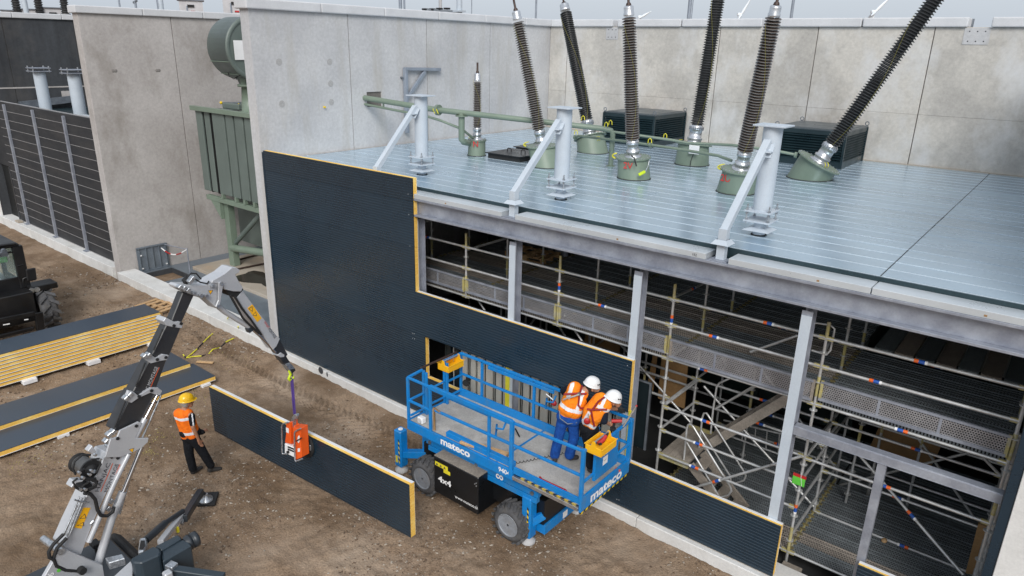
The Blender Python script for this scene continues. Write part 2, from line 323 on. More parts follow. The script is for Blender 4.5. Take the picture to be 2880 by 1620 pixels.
# ================================================================== ground
def vnoise(x, y, s, seed=0):
    x = np.asarray(x)*s+seed*17.3; y = np.asarray(y)*s+seed*9.1; xi = np.floor(x).astype(int); yi = np.floor(y).astype(int); fx = x-xi; fy = y-yi
    fx = fx*fx*(3-2*fx); fy = fy*fy*(3-2*fy)
    def h(a, b):
        n = (a*374761393+b*668265263+seed*1274126177) & 0x7fffffff; n = ((n ^ (n >> 13))*1103515245+12345) & 0x7fffffff; n = (n ^ (n >> 16)) & 0xffff; return n/65535.0
    return (h(xi, yi)*(1-fx)+h(xi+1, yi)*fx)*(1-fy)+(h(xi, yi+1)*(1-fx)+h(xi+1, yi+1)*fx)*fy
def smooth(a, b, t): t = np.clip((t-a)/(b-a), 0, 1); return t*t*(3-2*t)
KERB_Y = -0.12
def ground_z(x, y):
    x = np.asarray(x, float); y = np.asarray(y, float)
    z = .05*(vnoise(x, y, .55, 1)-.5)+.045*(vnoise(x, y, 1.7, 2)-.5)+.04*(vnoise(x, y, 4.3, 3)-.5)*(.3+vnoise(x, y, .4, 9))+.032*(vnoise(x, y, 9.5, 4)-.5)*(.2+1.2*vnoise(x, y, .6, 10))+.022*(vnoise(x, y, 19, 6)-.5)
    z += .055*smooth(-1.0, -.15, y)
    # tyre tread imprints beside the plinth
    c = -.95+.12*np.sin(x*.5); dy = y-c; m = smooth(.34, .26, np.abs(dy))*smooth(-21, -19.5, x)*smooth(-8.2, -9.5, x)
    tread = np.where(np.sin((x+np.abs(dy)*1.1)*2*np.pi/.21) > .1, 1.0, 0.0)
    z = z*(1-.6*m)-m*.045+m*.085*tread*(.6+.5*vnoise(x, y, 3, 8))
    for c0, sl, x0, x1 in ((-2.9, .05, -30, -21), (-1.5, .05, -34, -21.5), (-3.3, -.30, -15.5, -3), (-4.9, -.30, -15, -2), (-2.2, .02, -15.8, -9.6)):
        dy = y-(c0+sl*(x+20)*.4); m = smooth(.27, .2, np.abs(dy))*smooth(x0, x0+2, x)*smooth(x1, x1-2, x)*smooth(.3, .6, vnoise(x, y, .8, 5)); tr2 = np.where(np.sin((x*.97+np.abs(dy)*1.2)*2*np.pi/.24) > .0, 1.0, 0.0); z = z*(1-.5*m)-.03*m+.03*m*tr2+.02*smooth(.12, .0, np.abs(np.abs(dy)-.32))*smooth(x0, x0+2, x)*smooth(x1, x1-2, x)*vnoise(x, y, 2, 5)
    fade = smooth(-60, -45, x)*smooth(20, 12, x)*smooth(-25, -16, y); z = z*fade
    return np.where(y > KERB_Y+.02, -.06, z)
xs = np.concatenate([[-1500, -700, -300, -150, -90], np.arange(-60, -27, .2), np.arange(-27, -2.5, .05), np.arange(-2.5, 12, .4), [20, 40, 90, 200, 500, 1500]])
ys = np.concatenate([[-1500, -500, -150, -60, -30, -20], np.arange(-15, -8.2, .2), np.arange(-8.2, -.12, .05), [-.12, -.05, .2, 3, 8, 14, 20, 40, 90, 250, 700, 1500]])
GX, GY = np.meshgrid(xs, ys, indexing='ij'); GZ = ground_z(GX, GY); nx, ny = GX.shape
me = bpy.data.meshes.new('ground'); co = np.stack([GX, GY, GZ], -1).reshape(-1, 3)
idx = np.arange(nx*ny).reshape(nx, ny); q = np.stack([idx[:-1, :-1], idx[1:, :-1], idx[1:, 1:], idx[:-1, 1:]], -1).reshape(-1, 4)
me.vertices.add(len(co)); me.vertices.foreach_set('co', co.ravel()); me.loops.add(q.size); me.loops.foreach_set('vertex_index', q.ravel())
me.polygons.add(len(q)); me.polygons.foreach_set('loop_start', np.arange(0, q.size, 4)); me.polygons.foreach_set('loop_total', np.full(len(q), 4)); me.polygons.foreach_set('use_smooth', np.ones(len(q), bool)); me.update(); me.validate()
dirt = mat('dirt', (.315, .230, .160), (.195, .132, .086), rough=.95, scale=.9, detail=11, fine=.4, fscale=26, bump=.035, bscale=30, dirt=(.37, .29, .22), dirt_amt=.85, dirt_scale=.4, spec=.1, contrast=(.36, .64))
t = dirt.node_tree; bs = next(n for n in t.nodes if n.type == 'BSDF_PRINCIPLED')
# small light stones and crumbs scattered through the soil
n9 = nn(t, 'ShaderNodeTexNoise'); n9.inputs['Scale'].default_value = .33; n9.inputs['Detail'].default_value = 8; n9.inputs['Roughness'].default_value = .7; g9 = nn(t, 'ShaderNodeNewGeometry'); t.links.new(g9.outputs['Position'], n9.inputs[0])
r9 = nn(t, 'ShaderNodeMapRange'); r9.inputs[1].default_value = .46; r9.inputs[2].default_value = .60; r9.inputs[4].default_value = .75; t.links.new(n9.outputs[0], r9.inputs[0])
m9 = nn(t, 'ShaderNodeMix', data_type='RGBA'); m9.inputs['B'].default_value = (.125, .082, .050, 1); t.links.new(bs.inputs['Base Color'].links[0].from_socket, m9.inputs['A']); t.links.new(r9.outputs[0], m9.inputs[0]); t.links.new(m9.outputs['Result'], bs.inputs['Base Color'])
geo = nn(t, 'ShaderNodeNewGeometry'); vo = nn(t, 'ShaderNodeTexVoronoi'); vo.inputs['Scale'].default_value = 16; t.links.new(geo.outputs['Position'], vo.inputs['Vector'])
lt = nn(t, 'ShaderNodeMath', operation='LESS_THAN'); lt.inputs[1].default_value = .10; t.links.new(vo.outputs['Distance'], lt.inputs[0])
sx = nn(t, 'ShaderNodeSeparateColor'); t.links.new(vo.outputs['Color'], sx.inputs[0]); gt = nn(t, 'ShaderNodeMath', operation='GREATER_THAN'); gt.inputs[1].default_value = .55; t.links.new(sx.outputs[0], gt.inputs[0])
mu = nn(t, 'ShaderNodeMath', operation='MULTIPLY'); t.links.new(lt.outputs[0], mu.inputs[0]); t.links.new(gt.outputs[0], mu.inputs[1]); mu2 = nn(t, 'ShaderNodeMath', operation='MULTIPLY'); mu2.inputs[1].default_value = .45; t.links.new(mu.outputs[0], mu2.inputs[0])
mm = nn(t, 'ShaderNodeMix', data_type='RGBA'); mm.inputs['B'].default_value = (.30, .26, .215, 1); t.links.new(bs.inputs['Base Color'].links[0].from_socket, mm.inputs['A']); t.links.new(mu2.outputs[0], mm.inputs[0]); t.links.new(mm.outputs['Result'], bs.inputs['Base Color'])
me.materials.append(dirt); g = bpy.data.objects.new('ground', me); COL.objects.link(g); tag(g, 'bare brown earth of the building site with tyre tracks', kind='structure')

# loose stones lying on the soil
mat('stone', (.42, .37, .31), (.22, .185, .15), rough=.9, scale=7, fine=.3, fscale=50)
def scatter(n, xr, yr, smin, smax, mb, mi=0):
    X = RNG.uniform(*xr, n*3); Y = RNG.uniform(*yr, n*3); k = vnoise(X, Y, .7, 11) > RNG.uniform(.25, .85, n*3); X, Y = X[k][:n], Y[k][:n]; Z = ground_z(X, Y)
    for x, y, z in zip(X, Y, Z):
        s = smin+(smax-smin)*random.random()**4; a = random.random()*6.28; c, q_ = math.cos(a), math.sin(a); sx_, sy_, sz_ = s*random.uniform(.8, 1.5), s*random.uniform(.6, 1.1), s*random.uniform(.4, .8)
        P = []
        for ox, oy, oz in ((1, 0, 0), (0, 1, 0), (-1, 0, 0), (0, -1, 0), (.15, .1, 1), (0, 0, -1)):
            ox *= sx_*random.uniform(.75, 1.15); oy *= sy_*random.uniform(.75, 1.15); P.append((x+ox*c-oy*q_, y+ox*q_+oy*c, z+oz*sz_+sz_*.3))
        mb.add(P, [(0, 1, 4), (1, 2, 4), (2, 3, 4), (3, 0, 4), (1, 0, 5), (2, 1, 5), (3, 2, 5), (0, 3, 5)], mi=mi)
mb = MB(); scatter(5200, (-13, -2.2), (-8.0, -.15), .006, .034, mb); scatter(3600, (-30, -13), (-6.5, -.15), .008, .045, mb); scatter(9000, (-13, -2.2), (-8.0, -.15), .006, .030, mb, 1); scatter(6000, (-30, -13), (-6.5, -.15), .010, .045, mb, 1); scatter(2500, (-14, -3), (-7.0, -.2), .004, .014, mb, 0)
mat('clod', (.15, .10, .065), (.085, .055, .036), rough=.95, scale=5, fine=.3, fscale=40)
tag(mb.build('gravel', ['stone', 'clod']), 'small pale stones strewn over the brown earth', 'gravel', kind='stuff')

# ================================================================== concrete plinth
def plinth_piece(x0, x1, y0, y1, z1, parent): return MB().box((x0+.004, y0, -.5), (x1-.004, y1, z1)).build('plinth_block', 'concrete_new', parent, bevel=.012)
pl = thing('concrete_plinth', (-8, KERB_Y, 0), 'pale concrete plinth running along the foot of the cladding', 'plinth')
for a, b in ((-16.7, -13.9), (-13.9, -10.9), (-10.9, -7.9), (-7.9, -4.9), (-4.9, -1.9), (-1.9, 1.2)): plinth_piece(a, b, KERB_Y, .42, .28, pl)
pl2 = thing('concrete_plinth', (-21, KERB_Y, 0), 'broad pale concrete plinth in front of the green transformer bay', 'plinth')
for a, b in ((-26.3, -23.2), (-23.2, -20.0), (-20.0, -16.7)): plinth_piece(a, b, KERB_Y, .52, .34, pl2)
pl3 = thing('concrete_plinth', (-32, KERB_Y, 0), 'pale concrete plinth under the black slatted barrier', 'plinth')
for a, b in ((-38.9, -35), (-35, -31), (-31, -26.72)): plinth_piece(a, b, KERB_Y, .5, .44, pl3)

# ================================================================== concrete fire walls
TOP, CB = 9.12, 9.36
def wall_y(name, label, x0, x1, y0, y1, joints, matname, zsplit=None, hole=None, coping=True, z0=-.3, copm='coping'):
    t = thing(name, ((x0+x1)/2, y0, 0), label, 'wall')
    B1((x0+.03, y0+.03, z0), (x1-.03, y1-.03, TOP-.01)).build('joint_core', 'joint_sealant', t)
    js = [y0]+joints+[y1]
    for i, (a, b) in enumerate(zip(js[:-1], js[1:])):
        a2, b2 = a+(.012 if i else 0), b-(.012 if b != y1 else 0)
        zs = [z0]+([zsplit] if zsplit and zsplit[0] <= i else [])+[TOP] if not isinstance(zsplit, tuple) else ([z0, zsplit[1], TOP] if i >= zsplit[0] else [z0, TOP])
        for c, d in zip(zs[:-1], zs[1:]):
            c2 = c+(.005 if c != z0 else 0); m = MB()
            if hole and a2 < hole[0] and b2 > hole[1] and c2 < hole[2] and d > hole[3]:
                h0, h1, h2, h3 = hole
                m.box((x0, a2, c2), (x1, h0, d)).box((x0, h1, c2), (x1, b2, d)).box((x0, h0, c2), (x1, h1, h2)).box((x0, h0, h3), (x1, h1, d))
            else: m.box((x0, a2, c2), (x1, b2, d))
            m.build('wall_panel', matname, t, bevel=.006 if not hole else 0)
    if coping:
        n = max(1, round((y1-y0)/2.05)); L = (y1-y0+.1)/n
        for k in range(n): MB().box((x0-.09, y0-.1+k*L+.006, TOP), (x1+.09, y0-.1+(k+1)*L-.006, CB)).build('coping_stone', copm, t, bevel=.03, seg=2)
    return t
j3 = [float(on(977, 39, x=-16.33)[1]), float(on(1199, 54, x=-16.33)[1]), float(on(1379, 67, x=-16.33)[1])]
h0, h1 = on(1031, 259, x=-16.33), on(1055, 300, x=-16.33)
WB = wall_y('concrete_wall', 'tall light concrete wall with a pipe recess beside the steel roof', -16.70, -16.33, 0.0, 12.9, j3, 'concrete', None, hole=(float(h0[1]), float(h0[1])+.55, float(h1[2]), float(h0[2])))
WA = wall_y('concrete_wall', 'tall grey-brown stained concrete wall behind the green transformer', -26.72, -26.3, 0.0, 12.9, [3.05, 6.1, 9.1], 'concrete_stained')
WN = wall_y('concrete_wall', 'soot-black concrete wall behind the slatted barrier', -38.9, -38.5, 0.0, 14, [1.5, 4.4, 7.3, 10.4], 'concrete_black', (0, 6.12))
MB().box((-38.92, -.02, -.2), (-38.48, -.003, 9.1)).build('end_face', 'concrete_new', WN)
for zz in (6.12,): MB().box((-38.5, 0.05, zz-.03), (-38.485, 14, zz+.03)).build('joint_strip', 'concrete_stained', WN)
mm_ = MB()
for k in range(9): mm_.box((-38.5, .3+k*1.45, TOP-random.uniform(.35, .8)), (-38.494, .3+k*1.45+random.uniform(.5, 1.2), TOP-.02))

WC = wall_y('concrete_wall', 'light concrete wall end closing the open facade', .29, .70, -.05, 12.9, [3, 6, 9], 'concrete_new')
# back wall
YB = 12.3
jb = sorted([float(on(u, v, y=YB)[0]) for u, v in ((1590, 255), (1778, 200), (2028, 71), (2304, 71), (2633.6, 65))])
tb = thing('concrete_wall', (-8, YB, 0), 'long light concrete back wall with notched coping behind the bushings', 'wall')
B1((-16.3, YB+.03, -.2), (.28, YB+.36, TOP-.01)).build('joint_core', 'joint_sealant', tb)
js = [-16.33]+jb+[.29]
for a, b in zip(js[:-1], js[1:]):
    for c, d in ((-.3, 6.87), (6.87, TOP)): MB().box((a+.012, YB, c+.003), (b-.012, YB+.4, d)).build('wall_panel', 'concrete_patched', tb, bevel=.006)
gx = lambda u: float(on(u, 45, y=YB-.09)[0])
runs = [(-16.25, gx(1724)), (gx(1738), gx(1917)), (gx(1919), gx(2146)), (gx(2178), gx(2427)), (gx(2429), gx(2728)), (gx(2793), 0.2)]
for a, b in runs: MB().box((a+.006, YB-.09, TOP), (b-.006, YB+.49, CB)).build('coping_stone', 'coping', tb, bevel=.03, seg=2)
for u0, u1 in ((1706, 1740), (2715, 2790)):
    a, b = on(u0, 78, y=YB-.004)[0], on(u1, 78, y=YB-.004)[0]
    pp = MB().box((a, YB-.012, TOP-.42), (b, YB-.002, TOP-.02)).build('steel_plate', 'concrete', tb)
    d = MB()
    for i in range(3):
        for z in (TOP-.1, TOP-.34): d.cyl((a+(b-a)*(.2+.3*i), YB-.018, z), (a+(b-a)*(.2+.3*i), YB-.01, z), .016, 8)
    d.build('bolt', 'matt_black', pp)
# round filled tie holes and a small yellow anchor on the wall beside the roof
sp = MB()
for u, v in ((785, 174), (927, 174), (793, 292), (932, 287), (930, 235)):
    p = on(u, v, x=-16.328); sp.cyl(p, p+V(.006, 0, 0), .085, 14)
sp.build('filled_tie_hole', mat('tie_hole', (.40, .395, .39), (.35, .345, .34), rough=.9), WB)
p = on(911, 301, x=-16.32); MB().cyl(p, p+V(.06, 0, 0), .025, 10).build('anchor_cap', 'safety_yellow', WB)
sp = MB()
for u, v in ((318, 199), (447, 198), (325, 199), (441, 198)): p = on(u, v, x=-26.298); sp.ball(p, (.01, .06, .06))
sp.build('filled_tie_hole', mat('tie_hole_dark', (.27, .25, .235), rough=.9), WA)
p = on(1198, 1035, y=KERB_Y-.002) if False else on(902, 1042, y=KERB_Y-.002); MB().ball(p, (.10, .006, .10), 14, 8).build('dark_stain', 'concrete_black', pl)
p = on(920, 1053, y=KERB_Y-.002); MB().ball(p, (.03, .005, .07), 10, 8).build('dark_stain', 'concrete_black', pl)

# ================================================================== main bay roof
ZR = 5.5
roof = thing('steel_roof', (-8, 6, ZR), 'flat grey-blue steel plank roof around the bushing turrets', 'roof')
B1((-16.3, .38, ZR-.16), (.27, YB-.01, ZR-.012)).build('roof_deck', 'seam_glint', roof)
rp = {}
NS = 26; SW = (YB-.39)/NS
def roof_mesh(L):
    k = round(L, 2)
    if k not in rp:
        m = MB().box((-L/2+.003, -SW/2+.0008, -.011), (L/2-.003, SW/2-.0008, 0)).box((-L/2+.003, -SW/2+.001, .0001), (L/2-.003, -SW/2+.010, .0035), 1).mesh('roof_plank'); m.materials.append(MATS['roof_steel']); m.materials.append(MATS['seam_glint']); rp[k] = m
    return rp[k]
for i in range(NS):
    y = .39+SW*(i+.5); seams = [-16.3, -12.05, -6.93, -1.82, .27] if y < 3.4 else [-16.3, -9.5, -4.38, -1.82, .27] if y < 6.3 else [-16.3, -12.05, -6.93, -1.82, .27]
    for a, b in zip(seams[:-1], seams[1:]): inst(roof_mesh(b-a), 'roof_plank', ((a+b)/2, y, ZR+random.uniform(-.0012, .0012)), roof, rot=(R_(random.uniform(-.05, .05)), 0, 0))
sl = MB()
for x in (-1.82,): sl.box((x-.006, .40, ZR-.002), (x+.006, YB-.02, ZR+.0035))
sl.build('expansion_joint', 'matt_black', roof)
MB().box((-16.3, YB-.06, ZR), (.27, YB-.005, ZR+.02)).build('wall_sealant', 'slab', roof)
MB().box((-16.32, .4, ZR), (-16.27, YB-.08, ZR+.012)).build('wall_sealant', 'concrete_stained', roof)
e = MB().box((-16.3, .367, ZR-.19), (.27, .3795, ZR-.004)); e.build('edge_flashing', 'edge_teal', roof)
# edge trim boxes with gaps at the strut feet
FEET = [-11.95, -8.13, -4.02]
tr = [(-16.2, -12.2), (-11.9, -8.33), (-8.0, -4.2), (-3.84, -1.83), (-1.82, .17)]
for a, b in tr:
    o = MB().box((a+.003, .0, 5.337), (b-.003, .364, 5.432)).build('edge_trim', 'trim_steel', roof, bevel=.004)
    MB().box(((a+b)/2+.3, -.003, 5.36), ((a+b)/2+.335, -.0005, 5.385)).build('sticker', 'plywood', o)
lettering('152', (-4.42, .0, 5.36), (1, 0, 0), (0, 0, 1), .04, 'text_dark', roof, 'stencil_number', bold=.01)

# ================================================================== facade steel: edge beam and posts
def hbeam(m, a, b, hgt, wid, up, tf=.02, tw=.014, web=True):
    """I-section from a to b; up = direction across the flanges"""
    a, b = np.array(a, float), np.array(b, float); d = b-a; L = np.linalg.norm(d); d /= L; up = np.array(up, float); up = up-d*(up@d); up /= np.linalg.norm(up); s = np.cross(d, up); c = (a+b)/2
    for k in (-1, 1): m.obox(c+up*k*(hgt/2-tf/2), d*L/2, s*wid/2, up*tf/2)
    if web: m.obox(c, d*L/2, s*tw/2, up*(hgt/2-tf))
    return m
bt = thing('edge_beam', (-8, .18, 4.9), 'long galvanised I-beam carrying the front roof edge', 'beam')
m = MB(); hbeam(m, (-16.2, .125, 5.142), (.16, .125, 5.142), .385, .27, (0, 0, 1), tf=.042); m.build('i_section', 'galvanised', bt, bevel=.004)
m = MB()
for x in (-13.2, -10.8, -8.1, -5.45, -2.6): m.box((x-.006, .045, 4.93), (x+.006, .15, 5.22))
sp = MB()
for x, z in ((-1.15, 4.96), (-7.3, 4.96), (-4.75, 4.97)): sp.ball((x, .0395, z), (.05, .004, .035), 8, 6)

cols = [(-10.83, 3.0), (-8.13, 0.2), (-5.40, 0.2), (-2.615, 0.2)]
for i, (x, zb) in enumerate([(-10.80, .25), (-8.12, .25), (-5.39, .25), (-2.61, .25)]):
    lab = ['galvanised steel post beside the tall dark panels', 'galvanised steel post rising behind the half-height cladding course', 'galvanised steel post at the end of the half-height course', 'tall galvanised steel post carrying the cross rail'][i]
    t = thing('steel_post', (x, .2, zb), lab, 'post', 'facade posts under the edge beam')
    m = MB(); hbeam(m, (x, .21, zb), (x, .21, 4.86), .20, .16, (0, 1, 0), tf=.012, tw=.008); m.build('h_section', 'galvanised', t, bevel=.002)
    MB().box((x-.075, .096, zb+.02), (x+.075, .106, 4.79)).build('cover_strip', 'support_paint' if i else 'galvanised', t)
    MB().box((x-.02, .20, 4.85), (x+.02, .26, 4.948)).build('bracket', 'galvanised_dark', t); MB().box((x-.09, .11, zb-.0), (x+.09, .32, zb+.015)).build('foot_plate', 'galvanised_dark', t)
t = thing('cross_rail', (-1.2, .2, 2.85), 'galvanised horizontal rail between the tall post and the corner', 'beam')
m = MB(); hbeam(m, (-2.53, .19, 2.93), (.165, .19, 2.93), .15, .15, (0, 0, 1), tf=.012, tw=.15); m.build('box_section', 'galvanised', t, bevel=.004)
t = thing('short_post', (-1.27, .2, .3), 'short galvanised post standing under the cross rail', 'post')
MB().box((-1.33, .13, .3), (-1.21, .25, 2.85)).build('box_section', 'galvanised', t, bevel=.004)

# ================================================================== dark sandwich panels
PT = .12
def panel_skin(m, x0, x1, yf, z0, z1, ribs=True, tk=.0006):
    """front sheet with fine horizontal grooves"""
    n = max(1, round((z1-z0)/.0585)); zs = []
    pr = [(yf+.006, z0), (yf, z0+.006)]
    for i in range(1, n):
        z = z0+(z1-z0)*i/n; pr += [(yf, z-.0085), (yf+.006, z), (yf+.006, z+.001), (yf, z+.003)]
    pr += [(yf, z1-.006), (yf+.006, z1)]
    vs = []; fs = []
    for y, z in pr: vs += [(x0, y, z), (x1, y, z)]
    for i in range(len(pr)-1): fs.append((2*i, 2*i+1, 2*i+3, 2*i+2))
    m.add(vs, fs); k = len(pr)
    # back of the sheet
    m.add([(x0, yf+.016, z0), (x1, yf+.016, z0), (x1, yf+.016, z1), (x0, yf+.016, z1)], [(3, 2, 1, 0)])
    return m
def sandwich(parent_or_none, x0, x1, z0, z1, yf=-.03, name='cladding_panel', label=None, group=None):
    if parent_or_none is None: t = thing(name, ((x0+x1)/2, yf+PT/2, z0), label, 'panel', group)
    else:
        t = MB().box((x0+.003, yf+.017, z0+.002), (x1-.003, yf+PT-.0035, z1-.002)).build(name, 'mineral_wool', parent_or_none)
    if parent_or_none is None: MB().box((x0+.003, yf+.017, z0+.002), (x1-.003, yf+PT-.0035, z1-.002)).build('mineral_wool_core', 'mineral_wool', t)
    panel_skin(MB(), x0, x1, yf, z0, z1).build('outer_sheet', 'navy_steel', t)
    MB().box((x0, yf+PT-.003, z0), (x1, yf+PT, z1)).build('inner_sheet', 'white_steel', t)
    return t
Z = [.30, 1.285, 2.275, 3.27, 4.265, 5.255]
c1 = thing('cladding_wall', (-13.5, -.03, .3), 'tall stack of dark ribbed cladding panels beside the concrete wall end', 'cladding')
xL, xJ, xO = -16.20, -10.72, float(on(1196, 1000, y=-.03)[0])
sandwich(c1, xL, xO, Z[0], Z[1]-.003); sandwich(c1, xL, xO, Z[1], Z[2]-.003)
for a, b in ((Z[3], Z[4]), (Z[4], Z[5])): sandwich(c1, xL, xJ, a, b-.003)
sandwich(c1, xL, xJ, Z[5], 5.765); sandwich(c1, xL, xJ, Z[2], Z[3]-.003)
m = MB()
for u, v in ((1160, 937), (1165, 939), (1161, 951), (1166, 953), (1148, 546), (1150, 603), (1153, 692)): p = on(u, v, y=-.03); m.cyl(p, p-V(0, .006, 0), .006, 6)
m.build('screw_heads', 'white_steel', c1)
MB().box((-16.26, -.035, .3), (-16.203, .02, 5.72)).build('edge_profile', 'navy_steel', c1)
def fold(t, x0, x1, z, yf=-.03): MB().box((x0, yf+PT*.5, z-.0015), (x1, yf+PT-.0035, z+.002)).build('top_fold', 'white_steel', t)
c2 = sandwich(None, xJ+.006, -5.30, Z[2], Z[3], label='long dark cladding panel at mid height above the lift platform', name='cladding_panel')
m = MB(); p = on(1765, 1028, y=-.03); m.cyl(p, p-V(0, .006, 0), .006, 6); m.build('screw_head', 'white_steel', c2)
fold(c2, xJ+.006, -5.30, Z[3])
c3 = sandwich(None, xO+.02, -5.32, Z[0], Z[1]-.003, label='low dark cladding panel behind the scissor lift chassis', name='cladding_panel')
c4 = sandwich(None, -5.315, -2.43, Z[0], Z[1], label='low dark cladding panel right of the scissor lift on the plinth', name='cladding_panel')
m = MB()
for u, v in ((1735, 1404), (1741, 1406)): p = on(u, v, y=-.03); m.cyl(p, p-V(0, .006, 0), .006, 6)
m.build('screw_head', 'white_steel', c4)
fold(c4, -5.315, -2.43, Z[1])
c5 = sandwich(None, -1.27, .15, .2, 1.19, yf=-.03, label='low dark cladding panel below the short galvanised post', name='cladding_panel')
fold(c5, -1.27, .15, 1.19)
t = thing('corner_panel', (.23, -.03, .2), 'narrow upright dark panel against the concrete wall end', 'panel')
MB().box((.17, -.03, .2), (.285, .3, 5.25)).build('dark_strip', 'navy_steel', t, bevel=.003)
# ================================================================== bushings on turrets
def loft(m, c0, r0, c1, r1, n1, n=28, mi=0):
    """green turret: horizontal foot circle to a tilted top circle"""
    d, s, u = frame(n1, (0, 1, 0)); c0, c1 = np.array(c0, float), np.array(c1, float); a0 = [c0+r0*V(math.cos(t), math.sin(t), 0) for t in np.linspace(0, 2*math.pi, n, endpoint=False)]
    s = V(1, 0, 0)-d*d[0]; s /= np.linalg.norm(s); u = np.cross(d, s)
    a1 = [c1+r1*(s*math.cos(t)+u*math.sin(t)) for t in np.linspace(0, 2*math.pi, n, endpoint=False)]
    m.add(a0+a1, [(i, (i+1) % n, n+(i+1) % n, n+i) for i in range(n)], True, mi); m.add(a1, [tuple(range(n))], False, mi); return m
def insulator(m, o, d, L, rc, rs, pitch, taper=0.0, n=18):
    k = int(L/pitch); o = np.array(o, float)
    for i in range(k):
        t = i*pitch; f = 1-taper*i/k; a = rc*f; b = rs*f
        m.lathe(o+d*t, d, [(0, a), (pitch*.34, a)], n, 0); m.lathe(o+d*(t+pitch*.30), d, [(0, a), (pitch*.10, b*.97)], n, 0)
        m.lathe(o+d*(t+pitch*.40), d, [(0, b*.97), (pitch*.05, b), (pitch*.17, b)], n, 1); m.lathe(o+d*(t+pitch*.57), d, [(0, b), (pitch*.36, a*1.03)], n, 0)
def bushing(foot, base, vec, L, rt, rc, rs, pitch, mats, label, text=None, fit=.42, rear=False, taper=.08, tz=0.0):
    d = np.array(vec, float); d /= np.linalg.norm(d); base = np.array(base, float)
    t = thing('bushing', (foot[0], foot[1], ZR), label, 'bushing')
    fl = base-d*.06
    m = MB(); loft(m, (foot[0], foot[1], ZR+.004), rt, fl-d*.02, rt*(.93 if not rear else .9), d if rear else V(d[0]*.35, d[1]*.35, 1)); tu = m.build('turret', 'trafo_green_lit', t)
    nd = d if rear else V(d[0]*.35, d[1]*.35, 1)/np.linalg.norm(V(d[0]*.35, d[1]*.35, 1)); rf = rt*1.06
    MB().lathe(fl-nd*.03, nd, [(0, rf), (.03, rf)], 32).build('cover_flange', 'trafo_green_lit', tu, bevel=.004)
    MB().lathe((foot[0], foot[1], ZR), (0, 0, 1), [(0, rt+.018), (.014, rt+.014)], 32).build('foot_seal', 'matt_black', tu)
    m = MB(); _, s, u = frame(nd)
    for k in range(24):
        a = k*math.pi/12; c = fl+(s*math.cos(a)+u*math.sin(a))*rf*.92; m.cyl(c, c+nd*.022, .014, 6)
    m.build('flange_bolts', 'zinc_fitting', tu, kind='stuff')
    m = MB(); rb = rc*1.22
    m.lathe(fl, d, [(0, rb*1.5), (.03, rb*1.5), (.031, rb*1.12), (.10, rb*1.06), (.11, rb*1.2), (.16, rb*1.2), (.17, rb*1.0), (fit*.7, rb*.98), (fit*.72, rb*1.12), (fit*.9, rb*1.12), (fit, rc*1.02)], 24)
    m.build('base_fitting', 'alu', t)
    if rear:
        m = MB(); _, s, u = frame(d)
        for k in range(20): a = k*math.pi/10; c = fl+d*(fit*.72)+(s*math.cos(a)+u*math.sin(a))*rb*1.1; m.bar(c, c+d*.09, .012, .02, u)
        m.build('clamp_slots', 'galvanised_dark', t, kind='stuff')
    m = MB(); insulator(m, fl+d*fit, d, L-fit-.22, rc, rs, pitch, taper); m.build('ribbed_insulator', mats, t)
    e = fl+d*(L-.22); f = 1-taper; m = MB(); m.lathe(e, d, [(0, rc*f*1.15), (.05, rc*f*1.2), (.06, rc*f*1.08), (.17, rc*f*1.08), (.19, rc*f*1.0), (.21, rc*f*.7)], 20); m.build('head_fitting', 'alu', t)
    e2 = e+d*.22; m = MB(); m.lathe(e2, d, [(-.01, rc*f*.6), (.03, rc*f*.5), (.05, .028), (.26, .026)], 14); m.build('terminal', 'terminal_brown', t)
    if text:
        p = V(foot[0], foot[1], ZR); tc = V(CAM[0]-p[0], CAM[1]-p[1], 0); tc /= np.linalg.norm(tc); a = math.atan2(tc[1], tc[0])-R_({'2V': 22, '2U': 34}.get(text, 6)); nrm = V(math.cos(a), math.sin(a), 0); ax = V(-nrm[1], nrm[0], 0)
        lettering(text, p+nrm*(rt*.975+.025)+V(0, 0, .27), ax, (0, 0, 1), .15, 'red_text', tu, 'phase_mark', bold=.012, align='CENTER')
    return t, d, fl
mat('wire_olive', (.38, .34, .06), rough=.6)
bw = ['porcelain_brown', 'shed_rim']; bk = ['porcelain_black', 'shed_rim_dark']
B = {}
B['W'] = bushing((-10.66, 4.62), (-10.93, 4.72, 6.06), (-.42, -.6, 2.98), 3.32, .40, .105, .168, .056, bw, 'brown ribbed bushing with rims painted sky-lit leaning left behind the middle support column')
B['V'] = bushing((-8.2, 4.76), (-8.26, 4.74, 6.06), (-.02, -.62, 3.08), 3.36, .39, .108, .168, .056, bw, 'brown ribbed bushing on the green turret marked 2V', '2V')
B['U'] = bushing((-5.73, 4.84), (-5.62, 4.74, 6.08), (.49, -.62, 3.02), 3.34, .40, .108, .168, .056, bw, 'brown ribbed bushing on the green turret marked 2U', '2U')
B['1'] = bushing((-11.28, 7.75), (-11.50, 7.85, 5.98), (-1.40, .4, 3.62), 4.0, .46, .135, .185, .062, bk, 'black ribbed bushing leaning away beyond the pipe elbow', None, .5, True, .05)
B['2'] = bushing((-8.17, 7.82), (-8.18, 7.85, 6.10), (.06, .4, 3.52), 4.3, .45, .135, .185, .062, bk, 'black ribbed bushing on the turret carrying a white plate', None, .5, True, .05)
B['3'] = bushing((-5.12, 7.95), (-4.90, 7.88, 5.98), (1.66, .4, 3.53), 4.5, .52, .135, .19, .062, bk, 'thick black ribbed bushing leaning far over on a slanted turret', None, .5, True, .05)
B['N'] = bushing((-13.18, 4.72), (-13.19, 4.75, 5.99), (0, 0, 1), 1.78, .25, .085, .125, .046, bw, 'small brown ribbed neutral bushing on the turret marked N', 'N', .34)
